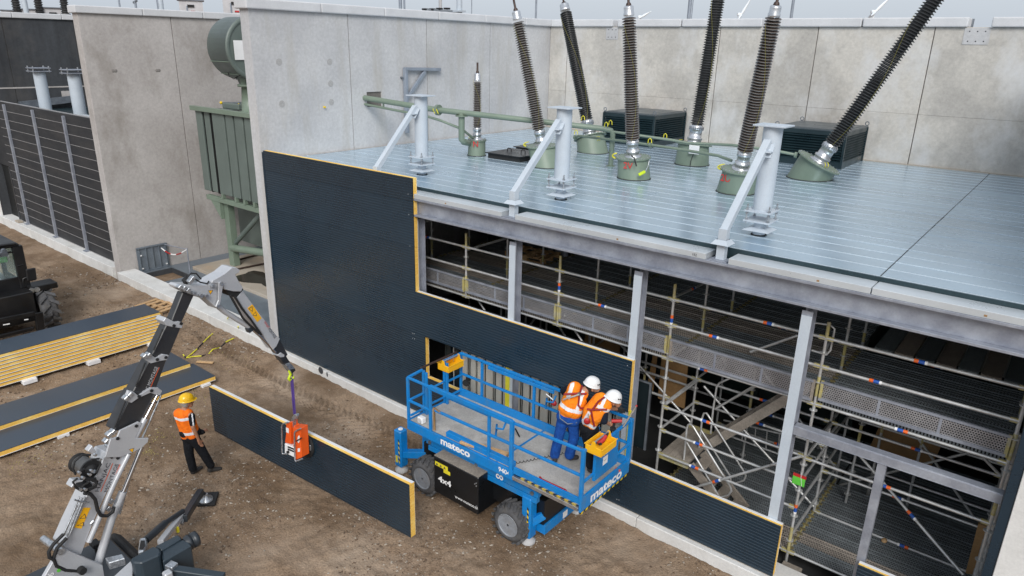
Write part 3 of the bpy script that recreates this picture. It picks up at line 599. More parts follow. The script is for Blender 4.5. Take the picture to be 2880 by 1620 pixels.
# yellow earth leads on the turrets, white plate, lime lead
def loop_leads(key, n, a0, parent_r, mat_='cable_yellow', r=.012, hh=.055):
    t, d, fl = B[key]; p = np.array(t.location)
    for k in range(n):
        a = R_(a0+k*7); rr = parent_r; c = V(fl[0]+rr*math.cos(a), fl[1]+rr*math.sin(a), fl[2]); o = V(math.cos(a), math.sin(a), 0)
        pts = [c+o*(.02+.10*math.sin(q))+V(0, 0, hh*math.cos(q)) for q in np.linspace(0, math.pi, 8)]
        MB().tube(pts, r*.75, 6).build('earth_lead', mat_, t)
loop_leads('V', 4, 195, .37); loop_leads('U', 4, 170, .38); loop_leads('W', 4, 190, .37); loop_leads('N', 3, 160, .24, r=.009); loop_leads('1', 2, 330, .42); loop_leads('2', 2, 160, .42); loop_leads('3', 2, 300, .45)
for key, tw in (('W', 0.35), ('V', .25), ('U', .3), ('1', .5), ('2', .4), ('3', .45), ('N', .5)):
    t, d, fl = B[key]; L = {'N': 1.6}.get(key, 3.0 if key in 'WVU' else 3.6); _, s, u = frame(d); tc = CAM-fl; tc -= d*(tc@d); tc /= np.linalg.norm(tc); sd2 = np.cross(d, tc); rr = .165 if key in 'WVU' else .135 if key == 'N' else .2
    pts = [fl+d*(.4+(L-.4)*q)+(tc*math.cos(1.2*math.sin(q*3.1+tw)-.5)+sd2*math.sin(1.2*math.sin(q*3.1+tw)-.5))*rr for q in np.linspace(0, 1, 22)]
    MB().tube(pts, .0025, 5).build('pilot_wire', 'wire_olive', t)
t = B['2'][0]; p = on(1952, 421, y=7.33); MB().box(p-V(.14, .01, .11), p+V(.14, .01, .11)).build('white_plate', 'white_paint', t, bevel=.003)
MB().tube([p+V(0, -.01, -.11), p+V(-.05, -.02, -.3), on(1941, 466, y=7.36)], .010, 6).build('cable', 'matt_black', t)
t = B['V'][0]; a = on(1826, 452, y=4.5); b = on(1815, 482, y=4.42); MB().tube([a, (a+b)/2+V(.03, -.02, 0), b], .010, 6).build('hook', 'zinc_fitting', t)
b2 = on(1796, 492, y=4.37); MB().bar(b, b2, .05, .07).build('lime_tag', 'lime_yellow', t, bevel=.015)
a = on(1776, 438, y=4.35); MB().tube([a, on(1784, 445, y=4.33), on(1790, 468, y=4.34)], .016, 7).build('cable', 'matt_black', t)

# ================================================================== green oil pipework
def fittings(m, p, ax, r=.075, l=.05): m.lathe(np.array(p)-np.array(ax)*l/2, ax, [(0, r), (l, r)], 16)
pt = thing('oil_pipe', (-12, 4.5, 6.6), 'long green oil pipe from the wall recess to the elbow on the roof', 'pipe')
P0, P1, P2 = V(-16.6, 3.42, 6.93), V(-13.5, 3.55, 6.77), V(-9.62, 5.83, 6.44)
m = MB(); m.tube([P0, P1, P1+(P2-P1)*.97, P2+V(.05, .03, -.03), P2+V(.09, .05, -.12), P2+V(.09, .05, -.94)], [.075, .075, .068, .068, .068, .068], 14); m.build('main_run', 'trafo_green_lit', pt)
m = MB(); fittings(m, P1, (1, .05, 0), .14, .08); m.build('flange', 'trafo_green_lit', pt); MB().lathe(P2+V(.09, .05, -.94), (0, 0, 1), [(0, .12), (.015, .12)], 16).build('foot_flange', 'trafo_green_lit', pt)
J = P1+(P2-P1)*.14; J2 = V(-13.55, 4.15, 6.1); nb = V(-13.38, 4.66, 5.82)
m = MB(); m.tube([J, J+V(0, 0, -.12), J+V(0, 0, -.70), J+V(.03, .05, -.76), nb], .085, 12); m.lathe(J+V(0, 0, -.10), (0, 0, 1), [(0, .16), (.03, .16)], 16); m.build('branch_pipe', 'trafo_green_lit', pt)
m = MB(); m.tube([V(-16.6, 3.42, 6.76), P1+V(-.4, 0, -.2), P1+V(.05, 0, -.26), J+V(.0, .0, -.42), nb+V(.1, .1, .1)], .035, 8); m.build('drain_pipe', 'trafo_green_lit', pt)
m = MB().bar(V(-15.55, 3.45, 6.88), V(-15.55, 3.45, 6.72), .05, .02, (1, 0, 0)); m.build('spacer', 'trafo_green_lit', pt)
for dx in (0, .12):
    c = P1+V(-.1+dx, -.08, -.03); MB().tube([c, c+V(.05, -.06, .06), c+V(.1, -.04, -.05)], .012, 6).build('earth_lead', 'cable_yellow', pt)
pt = thing('oil_pipe', (-9, 6, 6.2), 'thin upper green pipe crossing behind the middle bushing', 'pipe')
m = MB(); A = P2+V(.09, .05, -.06); m.tube([A, on(1890, 394, y=6.5), on(1935, 402, y=6.9), on(2060, 408, y=7.0), on(2170, 422, y=7.0), on(2236, 435, y=7.2)], .034, 8); m.build('run', 'trafo_green_lit', pt)
m = MB(); fittings(m, on(2238, 436, y=7.2), (1, .1, -.05), .07, .05); m.build('flange', 'trafo_green_lit', pt)
pt = thing('oil_pipe', (-9, 6, 6.0), 'thin lower green pipe passing the white plate to the 2U turret', 'pipe')
m = MB(); m.tube([on(1618, 386, y=6.3), on(1628, 382, y=6.2), on(1760, 398, y=5.6), on(1900, 418, y=5.5), on(1960, 428, y=5.4), on(2020, 438, y=5.2), on(2058, 452, y=5.1)], .034, 8); m.build('run', 'trafo_green_lit', pt)

for q_ in (on(1618, 386, y=6.3), on(1830, 408, y=5.55)): m = MB(); fittings(m, q_, (1, -.15, 0), .06, .06); m.build('flange', 'trafo_green_lit', pt)
for u, v, y in ((1640, 332, 5.6), (1717, 345, 5.8), (1705, 350, 5.7), (1828, 396, 5.5), (1871, 382, 7.4), (1620, 372, 6.2)):
    c = on(u, v, y=y); MB().tube([c+V(-.05, 0, -.06), c+V(-.04, 0, .03), c+V(0, 0, .06), c+V(.04, 0, .03), c+V(.05, 0, -.05)], .012, 6).build('earth_lead', 'cable_yellow', pt)

# ================================================================== louvred ventilation boxes
def vent(x0, x1, y0, y1, label):
    t = thing('ventilation_box', ((x0+x1)/2, y0, ZR), label, 'vent box'); z1 = 6.5
    B1((x0+.06, y0+.06, ZR+.02), (x1-.06, y1-.06, z1-.05)).build('inner_box', 'gap_shade', t)
    MB().box((x0+.08, y0+.08, z1-.06), (x1-.08, y1-.08, z1+.0)).box((x0-.02, y0-.02, z1-.05), (x1+.02, y1+.02, z1-.012)).build('lid', 'vent_top', t, bevel=.006)
    for x in (x0, x1):
        for y in (y0, y1): MB().box((x-.03, y-.03, ZR), (x+.03, y+.03, z1-.05)).build('corner_post', 'vent_green', t)
    for lo, hi in (((x0+.03, y0-.01, ZR), (x1-.03, y0+.03, ZR+.16)), ((x0+.03, y0-.01, z1-.16), (x1-.03, y0+.03, z1-.05)), ((x1-.03, y0+.03, ZR), (x1+.01, y1-.03, ZR+.16)), ((x1-.03, y0+.03, z1-.16), (x1+.01, y1-.03, z1-.05))): MB().box(lo, hi).build('frame_rail', 'vent_green', t)
    n = 10
    for i in range(n):
        z = ZR+.2+i*(z1-ZR-.38)/(n-1)
        MB().obox(((x0+x1)/2, y0+.03, z), V((x1-x0)/2-.03, 0, 0), V(0, .045, .034), V(0, -.004, .005)).build('louvre_slat', 'vent_green', t)
        MB().obox((x1-.03, (y0+y1)/2, z), V(0, (y1-y0)/2-.03, 0), V(-.045, 0, .030), V(.004, 0, .006)).build('louvre_slat', 'vent_green', t)
    for x in (x0+.02, x1-.02):
        for y in (y0+.02, y1-.02):
            c = V(x, y, z1+.05); MB().tube([c+V(.05*math.cos(q), 0, .05*math.sin(q)) for q in np.linspace(0, 2*math.pi, 12)], .012, 6, cap=False).build('lifting_eye', 'galvanised_dark', t)
vent(-12.37, -10.55, 10.0, 12.15, 'dark green louvred vent box behind the middle bushings')
vent(-6.80, -4.95, 10.0, 12.15, 'dark green louvred vent box beside the slanted bushing')
# black access hatches
def hatch(x0, x1, y0, y1, label):
    t = thing('roof_hatch', ((x0+x1)/2, (y0+y1)/2, ZR), label, 'hatch', 'black hatches on the roof')
    B1((x0+.06, y0+.06, ZR), (x1-.06, y1-.06, ZR+.13)).build('kerb', 'matt_black', t)
    MB().box((x0, y0, ZR+.13), (x1, y1, ZR+.155)).build('lid', 'black_paint', t, bevel=.004)
    for f in (.3, .7):
        c = V(x0+(x1-x0)*f, y0+(y1-y0)*.5, ZR+.155); MB().tube([c+V(-.07, 0, 0), c+V(-.07, 0, .06), c+V(-.04, 0, .085), c+V(.04, 0, .085), c+V(.07, 0, .06), c+V(.07, 0, 0)], .013, 6).build('handle', 'matt_black', t)
hatch(-12.72, -11.5, 4.55, 5.75, 'black flat hatch with two handles next to the N turret')
hatch(-12.95, -11.75, 6.05, 7.3, 'black flat hatch with two handles behind the other hatch')
# black strip left lying by the back wall
t = tag(MB().tube([on(2715, 474, z=ZR+.03), on(2722, 473, z=ZR+.05), on(2730, 476, z=ZR+.02), on(2740, 476, z=ZR+.03)], [.05, .055, .045, .05], 8).build('rag', 'matt_black'), 'crumpled black rag on the roof at the back wall', 'rag')

# ================================================================== support columns with struts
def support(x, fx, label):
    y = 1.5; t = thing('support_column', (x, y, ZR), label, 'column', 'pale blue support columns on the roof')
    MB().lathe((x, y, ZR), (0, 0, 1), [(0, .13), (.012, .126)], 28).build('foot_seal', 'matt_black', t)
    c = MB(); c.cyl((x, y, ZR+.01), (x, y, ZR+.235), .10, 24); c.build('stub', 'support_paint', t)
    k = .22; m = MB(); m.add([(x-k, y-k, ZR+.09), (x+k, y-k, ZR+.09), (x+k, y+k, ZR+.09), (x-k, y+k, ZR+.09), (x-.10, y-.10, ZR+.14), (x+.10, y-.10, ZR+.14), (x+.10, y+.10, ZR+.14), (x-.10, y+.10, ZR+.14)], [(3, 2, 1, 0), (0, 1, 5, 4), (1, 2, 6, 5), (2, 3, 7, 6), (3, 0, 4, 7), (4, 5, 6, 7)]); m.build('rain_collar', 'support_paint', t)
    for z in (ZR+.235, ZR+.40): MB().box((x-k, y-k, z), (x+k, y+k, z+.028)).build('base_plate', 'support_paint', t, bevel=.003)
    for sx in (-1, 1):
        for sy in (-1, 1):
            bx, by = x+sx*.18, y+sy*.18; m = MB(); m.cyl((bx, by, ZR+.20), (bx, by, ZR+.53), .013, 8)
            for z in (ZR+.265, ZR+.36, ZR+.43): m.lathe((bx, by, z), (0, 0, 1), [(0, .028), (.026, .028)], 6, smooth=False)
            m.build('anchor_bolt', 'zinc_fitting', t)
    r = .152; MB().cyl((x, y, ZR+.42), (x, y, 7.285), r, 32).build('tube', 'support_paint', t)
    MB().box((x-.26, y-.22, 7.285), (x+.26, y+.22, 7.31)).build('head_plate', 'support_paint', t, bevel=.003)
    m = MB(); m.bar((x+.02, y-.15, 7.02), (x+.02, y-.30, 6.82), .022, .20, (1, 0, 0)); m.box((x-.11, y-.36, 6.90), (x+.13, y-.22, 6.92)); m.build('strut_bracket', 'support_paint', t, bevel=.003)
    f = V(fx, .16, 5.80); a = V(x, y-.17, 7.06); MB().bar(a, f, .105, .115, (1, 0, 0)).build('strut', 'support_paint', t, bevel=.004)
    MB().box((fx-.065, .095, 5.352), (fx+.065, .225, 5.84)).build('strut_foot', 'support_paint', t, bevel=.004)
    m = MB(); k = .14; yc = .16; m.add([(fx-k, yc-k, 5.60), (fx+k, yc-k, 5.60), (fx+k, yc+k, 5.60), (fx-k, yc+k, 5.60), (fx-.085, yc-.085, 5.67), (fx+.085, yc-.085, 5.67), (fx+.085, yc+.085, 5.67), (fx-.085, yc+.085, 5.67)], [(3, 2, 1, 0), (0, 1, 5, 4), (1, 2, 6, 5), (2, 3, 7, 6), (3, 0, 4, 7)]); m.build('rain_collar', 'support_paint', t)
    MB().box((fx-.14, .03, 5.3365), (fx+.14, .25, 5.352)).build('foot_plate', 'galvanised', t)
support(-12.02, -12.05, 'pale blue support column with strut nearest the neutral bushing')
support(-8.02, -8.16, 'pale blue support column with strut in front of the leaning brown bushing')
support(-3.95, -4.02, 'pale blue support column with strut in front of the slanted black bushing')
c = V(-11.93, 1.28, ZR+.51); 
# wall bracket
t = thing('wall_bracket', (-16.3, 4.95, 5.8), 'grey steel cantilever bracket bolted to the concrete wall', 'bracket')
MB().bar((-16.24, 4.95, 5.83), (-16.24, 4.95, 7.72), .12, .10, (0, 1, 0)).build('upright', 'bg_steel', t, bevel=.004)
MB().bar((-16.24, 4.9, 7.70), (-16.24, 6.42, 7.67), .09, .09).build('arm', 'bg_steel', t, bevel=.004)
MB().bar((-16.24, 4.98, 6.85), (-16.24, 5.75, 7.62), .07, .10).build('brace', 'bg_steel', t, bevel=.004)
m = MB()
for z in (7.45, 6.1): m.cyl((-16.33, 4.84, z), (-16.24, 4.84, z), .03, 8)
m.build('bolt', 'galvanised_dark', t)
# ================================================================== second transformer between the concrete walls
ZF = .17
fl = thing('steel_plate_floor', (-21.5, 4, 0), 'blue-grey steel plate floor of the open transformer bay', 'floor')
HX0, HX1, HY0, HY1 = -26.05, -24.55, .62, 1.75
m = MB()
for x0, x1, y0, y1 in ((-26.28, HX0, .53, 12.6), (HX0, HX1, HY1, 12.6), (HX1, -16.72, .53, 12.6), (HX0, HX1, .53, HY0)): m.box((x0, y0, ZF-.03), (x1-.004, y1, ZF))
m.build('floor_plate', 'plate_blue_grey', fl)
B1((HX0-.3, HY0-.08, -.9), (HX1+.3, HY1+.4, -.6)).build('pit_bottom', 'concrete_black', fl)
m = MB().box((HX0-.02, HY0-.02, -.6), (HX0, HY1, ZF-.03)).box((HX0, HY1, -.6), (HX1, HY1+.02, ZF-.03)).box((HX1, HY0, -.6), (HX1+.02, HY1, ZF-.03)); m.build('pit_wall', 'concrete_black', fl)
for i in range(5): p = V(HX0+.3+i*.22, HY0+.5+.1*(i % 2), -.58); MB().ball(p, (.18, .14, .09), 10, 6).build('rubble', 'concrete_stained', fl)
sb = thing('concrete_slab', (-21, 6, 0), 'tan concrete slab under the green transformer', 'slab')
s0 = on(541, 749, z=.28); MB().box((s0[0], s0[1], 0), (-16.9, 10, .28)).build('slab_block', 'slab', sb, bevel=.01)
m = MB(); cx, cy = on(762, 788, z=.284)[:2]; n = 26; pts = []
for k in range(n): a = 2*math.pi*k/n; r = 1+.35*math.sin(2*a+.5)+.2*math.sin(5*a); pts.append((cx+1.25*r*math.cos(a), cy+.75*r*math.sin(a), .2845))
m.add(pts, [tuple(range(n))]); tag(m.build('puddle', 'puddle'), 'dark puddle spreading on the tan concrete slab', 'puddle')
for (a, b, c, lab) in (((540, 772), (590, 752), (760, 690), 'dark red pipe'), ):
    pass
t = thing('earth_pipe', (-22, 3.5, .28), 'thin rusty pipe lying across the tan slab', 'pipe')
MB().tube([on(603, 780, z=.02), on(603, 775, z=.24), on(612, 768, z=.33), on(690, 752, z=.33), on(760, 738, z=.33)], .035, 8).build('run', 'terminal_brown', t)
t = thing('earth_pipe', (-22, 4.5, .28), 'thin dark pipe behind the transformer leg', 'pipe')
MB().tube([on(660, 733, z=.33), on(760, 708, z=.33)], .035, 8).build('run', 'terminal_brown', t)
# open floor hatch with guard posts and chain
t = thing('floor_hatch', (HX0, HY0, ZF), 'open grey steel floor hatch leaning on the stained wall', 'hatch')
hz = on(474, 681, x=-26.2)[2]
m = MB().box((-26.24, HY0, ZF), (-26.21, HY1, hz)); m.build('lid', 'plate_blue_grey', t)
for k in range(5): y = HY0+.08+k*(HY1-HY0-.16)/4; MB().box((-26.21, y-.015, ZF+.02), (-26.17, y+.015, hz-.03)).build('lid_rib', 'plate_blue_grey', t)
for z in (hz-.03, ZF+.03): MB().box((-26.215, HY0, z-.02), (-26.165, HY1, z+.02)).build('lid_edge', 'plate_blue_grey', t)
for y, z in ((HY0+.12, hz-.3), (HY0+.12, hz-.8), (HY1-.12, hz-.3), (HY1-.12, hz-.8)): MB().box((-26.2, y-.02, z-.02), (-26.15, y+.03, z+.02)).build('lug', 'white_paint', t)
gp = thing('guard_chain', (-24.7, 1.2, ZF), 'red and white chain on slim posts around the floor hatch', 'chain')
A = on(441, 745, z=ZF); Bq = V(HX1, HY1-.05, ZF)
for p in (A, Bq): MB().cyl(p, p+V(0, 0, 1.05), .025, 8).build('post', 'galvanised', gp)
a, b = A+V(0, 0, 1.0), Bq+V(0, 0, 1.0)
ch = lambda q: a+(b-a)*q+V(0, 0, -.42*math.sin(math.pi*q)*.9)
for k in range(6): MB().tube([ch(k/6), ch((k+.5)/6), ch((k+1)/6)], .024, 6).build('chain_link', ['red_paint', 'white_paint'][k % 2] if k != 0 else 'orange_paint', gp)
for p, q in ((a, V(-26.18, HY0+.1, hz-.15)), (b, V(-26.18, HY1-.1, hz-.05))): MB().tube([p, q], .018, 6).build('stay_bar', 'galvanised', gp)

# ---- the transformer itself
tf = thing('transformer', (-22, 4.2, .28), 'green power transformer with radiator bank and round conservator', 'transformer')
y0 = 3.0; RX = [-25.30]
us = [546, 567, 592, 630, 655, 683, 712, 742, 772, 800]
xs_ = [float(on(u, 310+(u-546)*.2, y=y0)[0]) for u in us]
for i in range(len(xs_)-1):
    a, b = xs_[i], xs_[i+1]
    if i == 1:
        rp_ = MB().box((a+.03, y0+.05, 3.08), (a+(b-a)*.62, y0+1.1, 6.0)).build('radiator', 'trafo_green_dark', tf, bevel=.02)
        for k in range(5): MB().box((a+(b-a)*.68+k*.065, y0+.06, 3.05), (a+(b-a)*.68+k*.065+.022, y0+1.1, 5.98)).build('shaded_fin', 'gap_shade', tf)  # plates coloured black for the shade in the wide gap
        continue
    rp_ = MB().box((a+.05, y0, 3.08), (b-.05, y0+1.1, 6.0)).build('radiator', 'trafo_green_dark', tf, bevel=.02)
    for k in range(2): MB().box((b-.045+k*.05, y0+.06, 3.05), (b-.02+k*.05, y0+1.1, 5.98)).build('shaded_fin', 'gap_shade', tf)  # fins coloured black for the shade between radiators
    if i > 1: MB().box((a+.15, y0-.03, 2.93), (a+.27, y0+.08, 3.1)).build('radiator_foot', 'trafo_green_lit', tf)
MB().box((-25.42, y0-.12, 5.98), (-16.9, y0+.02, 6.14)).build('top_rail', 'trafo_green_lit', tf, bevel=.01)
MB().box((-25.2, y0+.0, 2.74), (-16.9, y0+.16, 2.92)).build('bottom_rail', 'trafo_green_lit', tf, bevel=.01)
B1((-25.2, y0+1.2, .9), (-17.2, 9.4, 5.95)).build('tank', 'trafo_green_dark', tf)
lx = float(on(652, 660, y=y0+.3)[0])
for x, y in ((lx, y0+.3), (lx+4.0, y0+.3), (lx, y0+3.5)): MB().box((x-.16, y-.13, .28), (x+.16, y+.13, 2.75)).build('leg', 'trafo_green_lit', tf, bevel=.01)
m = MB(); m.prism([V(lx-.75, y0+.02, 2.78), V(lx-.1, y0+.02, 2.78), V(lx-.1, y0+.02, 2.1)], V(0, .14, 0)); m.build('gusset', 'trafo_green_lit', tf)
MB().cyl((lx+.1, y0+.35, 1.15), (lx+2.2, y0+.4, 2.75), .09, 12).build('brace', 'trafo_green_dark', tf)
MB().cyl((lx+.05, y0+.25, .98), (lx+5, y0+.25, 1.52), .14, 14).build('brace_pipe', 'trafo_green_lit', tf)
cxy = on(716, 137, y=3.6); cx, cz = float(cxy[0]), float(cxy[2]); Rc = .99
m = MB(); m.lathe((cx-1.25, 3.6, cz), (1, 0, 0), [(0, Rc*.9), (.05, Rc), (1.2, Rc), (1.2, Rc+.03), (1.26, Rc+.03), (1.26, Rc*.9), (1.24, Rc*.88)], 40); cs = m.build('conservator', 'trafo_green_dark', tf)
MB().box((cx+.02, 3.6-.75, cz-.35), (cx+.03, 3.6-.2, cz+.25)).build('white_plate', 'white_paint', cs)
m = MB()
for a_ in (R_(205), R_(235)): c = V(0, Rc*math.cos(a_), Rc*math.sin(a_)); m.tube([V(cx-1.25, 3.6, cz)+c*1.005, V(cx, 3.6, cz)+c*1.005], .014, 5)
m.build('weld_seam', 'trafo_green_lit', cs)
px_ = float(on(701, 260, y=3.6)[0])
m = MB(); m.lathe((px_, 3.6, 6.05), (0, 0, 1), [(0, .42), (.04, .42), (.05, .30), (.85, .24), (.86, .36), (.94, .36), (.95, .24), (cz-Rc-6.05+.12, .28)], 20); m.build('conservator_post', 'trafo_green_lit', tf)
MB().prism([V(px_-.75, 3.55, cz-Rc+.15), V(px_, 3.55, cz-Rc+.05), V(px_, 3.55, cz-Rc-.75)], V(0, .1, 0)).build('post_gusset', 'trafo_green_dark', tf)
q = on(640, 200, y=3.0); MB().tube([q, on(645, 215, y=3.0), on(658, 222, y=3.0), on(668, 214, y=3.0), on(664, 224, y=3.0), on(662, 218, y=3.0), on(675, 212, y=3.0)], .014, 5).build('cable', 'matt_black', tf)
p0 = on(640, 306, y=3.6); m = MB(); a = on(628, 289, y=3.6); b = on(675, 290, y=3.6); m.tube([a, b], .03, 8); m.tube([on(640, 300, y=3.6), on(645, 289, y=3.6)], .03, 8); m.tube([on(668, 302, y=3.6), on(664, 290, y=3.6)], .03, 8); m.build('valve_rail', 'galvanised_dark', tf)
for u, v in ((622, 289), (673, 294)): MB().ball(on(u, v, y=3.6), .055, 8, 6).build('valve_knob', 'safety_yellow', tf)
MB().box((on(640, 305, y=3.6)[0], 3.4, 6.1), (on(685, 305, y=3.6)[0], 4.3, 6.3)).build('valve_block', 'trafo_green_dark', tf, bevel=.03)
# back wall of this bay (closes the view between the walls)
t = thing('concrete_wall', (-21.5, 12.3, 0), 'grey concrete wall closing the green transformer bay', 'wall'); B1((-26.28, 12.3, 0), (-16.72, 12.7, 8.6)).build('wall_panel', 'concrete_stained', t)

# ================================================================== black slatted barrier
YS = .25; posts = [-36.95, -35.85, -32.62, -29.55, -26.75]
nb = thing('slatted_barrier', (-31, YS, .44), 'black slatted noise barrier with pale joints and grey posts', 'barrier')
n = 14; z0, z1 = .46, 5.70; ph = (z1-z0)/n; slat_meshes = {}
B1((-36.9, YS+.05, z0), (-26.75, YS+.16, z1)).build('backing', 'slat_joint', nb)
for a, b in zip(posts[:-1], posts[1:]):
    L = round(b-a-.02, 2)
    if L not in slat_meshes:
        m = MB(); m.box((-L/2, -.03, -ph/2+.014), (L/2, .05, ph/2-.014)); m.box((-L/2, -.036, -ph/2-.004), (L/2, .05, -ph/2+.013), 1); me_ = m.mesh('slat'); me_.materials.append(MATS['noise_slat']); me_.materials.append(MATS['slat_joint']); slat_meshes[L] = me_
    for i in range(n): inst(slat_meshes[L], 'slat', ((a+b)/2, YS+.0, z0+ph*(i+.5)), nb)
for x in posts[1:4]:
    p = MB().box((x-.055, YS-.13, .46), (x+.055, YS-.035, 5.62)).build('post', 'galvanised', nb, bevel=.004)
    MB().box((x-.13, YS-.2, .445), (x+.13, YS-.0, .47)).build('foot_plate', 'galvanised', p)
t = thing('doorway', (-37.6, YS, .44), 'dark doorway at the end of the slatted barrier', 'doorway')
B1((-38.4, YS+.1, .4), (-37.0, YS+.2, 2.8)).build('doorway_shade', 'gap_shade', t); MB().box((-37.1, YS-.04, .44), (-36.96, YS+.2, 2.85)).build('frame', 'crane_dark', t)  # black sheet standing in for the shade inside the open doorway
B1((-38.5, YS+.0, 2.85), (-36.96, YS+.16, 5.70)).build('infill', 'noise_slat', t)
MB().box((-36.75, YS-.32, .445), (-36.3, YS-.12, .52)).build('step_block', 'slab', t, bevel=.01)
# tube posts behind the barrier
for u, v, lab in ((107, 190, 'pale blue flanged tube post behind the barrier, farther from the stained wall'), (204, 195, 'pale blue flanged tube post behind the barrier, next to the stained wall')):
    p = on(u, v, y=1.55); t = thing('tube_post', (p[0], 1.55, 3), lab, 'post', 'tube posts behind the slatted barrier')
    MB().cyl((p[0], 1.55, .3), (p[0], 1.55, p[2]-.16), .235, 28).build('tube', 'support_paint', t)
    for z in (p[2]-.16, p[2]-.03): MB().box((p[0]-.36, 1.19, z), (p[0]+.36, 1.91, z+.03)).build('flange_plate', 'galvanised', t)
    for sx in (-1, 1):
        for sy in (-1, 1): MB().cyl((p[0]+sx*.3, 1.55+sy*.3, p[2]-.2), (p[0]+sx*.3, 1.55+sy*.3, p[2]+.07), .025, 6).build('bolt', 'zinc_fitting', t)
t = thing('steel_girder', (-36, 3, 5.5), 'grey steel girder behind the tube posts', 'beam')
MB().bar(on(55, 296, x=-38.2), on(205, 278, x=-38.2), .2, .3).build('girder', 'galvanised_dark', t)
a = on(172, 256, x=-38.48); MB().box((-38.5, a[1], a[2]-.55), (-38.47, a[1]+.8, a[2])).build('recess_plate', 'concrete_stained', WN)
t = thing('steel_roof', (-32, 6, 5.2), 'low dark steel roof behind the slatted barrier', 'roof'); B1((-38.48, .45, 4.9), (-26.74, 12, 5.15)).build('roof_deck', 'edge_teal', t)
MB().box((-28.6, .42, 5.5), (-26.76, .60, 5.72)).build('edge_trim', 'trim_steel', t)
# ================================================================== inside the open facade
fl = MB().box((-16.3, .43, -.05), (.28, 12.28, .03)).build('floor', mat('floor_shaded', (.03, .03, .03), (.02, .021, .022), rough=.7, fine=.3)); tag(fl, 'concrete floor inside the building, coloured dark for interior shade', kind='structure')  # floor colour darkened to carry the dimness of the interior
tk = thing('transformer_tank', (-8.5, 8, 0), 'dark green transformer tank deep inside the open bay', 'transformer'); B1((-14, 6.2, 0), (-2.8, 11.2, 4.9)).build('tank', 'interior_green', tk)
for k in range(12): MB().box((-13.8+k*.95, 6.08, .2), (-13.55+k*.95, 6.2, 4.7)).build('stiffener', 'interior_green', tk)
# ---- scaffold
ZD = 3.2; ROW = [.78, 2.2, 3.62]; SX = [-12.45, -9.95, -7.46, -5.02, -2.45, .12]
sc = thing('scaffold', (-5, .78, 0), 'modular tube scaffold with perforated decks inside the open facade', 'scaffold')
TR = .0245
def band(par, a, b, f, rev=False):
    a, b = np.array(a), np.array(b); d = (b-a)/np.linalg.norm(b-a); p = a+(b-a)*f; s = -1 if rev else 1
    for t0, t1, mn in ((0, .06, 'label_orange'), (.06, .14, 'label_blue'), (.14, .175, 'white_paint')): MB().cyl(p+d*t0*s, p+d*t1*s, TR+.004, 10).build('colour_band', mn, par)
def tube(a, b, name='ledger', mn='scaffold_tube', lab=None, rev=False, r=TR):
    o = MB().cyl(a, b, r, 10).build(name, mn, sc)
    for f in ([lab] if lab is not None else []): band(o, a, b, f, rev)
    return o
def rosette(x, y, z): return MB().lathe((x, y, z-.005), (0, 0, 1), [(0, .06), (.01, .06)], 14)
ros = None; wh = MB(); wh.box((-.05, -.018, -.032), (.05, .018, .032)); whm = wh.mesh('wedge_head'); whm.materials.append(MATS['scaffold_yellow'])
rm = rosette(0, 0, 0).mesh('rosette'); rm.materials.append(MATS['scaffold_tube'])
def standard(x, y, z0, z1, yz=(), lab=None, ring=True):
    o = tube((x, y, z0), (x, y, z1), 'standard', 'scaffold_tube')
    for a, b in yz: MB().cyl((x, y, a), (x, y, b), TR+.003, 10).build('yellow_sleeve', 'scaffold_yellow', o)
    if lab: band(o, (x, y, z0), (x, y, z1), (lab-z0)/(z1-z0), True)
    if ring:
        z = z0+.45
        while z < z1-.05: inst(rm, 'rosette', (x, y, z), o); z += .5
    return o
def ledger(x0, x1, y, z, lab=None, rev=False, heads=True):
    o = tube((x0, y, z), (x1, y, z), 'ledger', lab=lab, rev=rev)
    if heads:
        for x in (x0+.06, x1-.06): inst(whm, 'wedge_head', (x, y, z), o)
    return o
# front row standards
standard(SX[1], ROW[0], 3.1, 4.58, ((3.28, 3.62), (4.3, 4.58)))
standard(SX[2], ROW[0], 3.1, 4.58, ((3.22, 3.62), (4.3, 4.58)), 4.02)
standard(SX[3], ROW[0], .3, 4.56, ((3.25, 3.6), (4.28, 4.56)), 3.98)
standard(SX[4], ROW[0], .08, 4.54, ((.32, .8), (3.28, 3.62), (4.28, 4.54)), 1.25)
standard(SX[5], ROW[0], .08, 4.5, ((3.2, 3.6), (2.3, 2.6)))
standard(SX[0], ROW[0], 3.1, 4.58)
standard(SX[5]+.05, ROW[0]+.25, .08, 3.5)
# rear rows
for x in SX:
    standard(x, ROW[1], .05 if x > -6 else 1.0, 4.55, ((3.3, 3.75), ), None)
    standard(x, ROW[2], .05, 4.4, ((3.3, 3.5), ))
for i in range(5):
    a, b = SX[i], SX[i+1]
    ledger(a, b, ROW[0], 4.27, [.5, .5, .76, .62, .47][i], i == 2); ledger(a, b, ROW[0], 3.79, [.3, .55, .38, .28, .27][i])
    ledger(a, b, ROW[0], 3.14, [None, None, None, .3, .52][i], True)
    ledger(a, b, ROW[1], 4.27 if i == 99 else 3.72, [None, None, None, .55, .5][i]); ledger(a, b, ROW[2], 4.2); ledger(a, b, ROW[1], 3.1, heads=False)
    ledger(a, b, ROW[1], 2.2, .5 if i > 2 else None); ledger(a, b, ROW[2], 1.2, .4 if i > 2 else None, heads=False)
    if i < 3: ledger(a, b, ROW[0]+.3, 2.2, .55 if i == 1 else None)
for z, f in ((2.17, .36), (1.68, .33), (1.18, .32)): ledger(SX[3], SX[4], ROW[0], z, f, True)
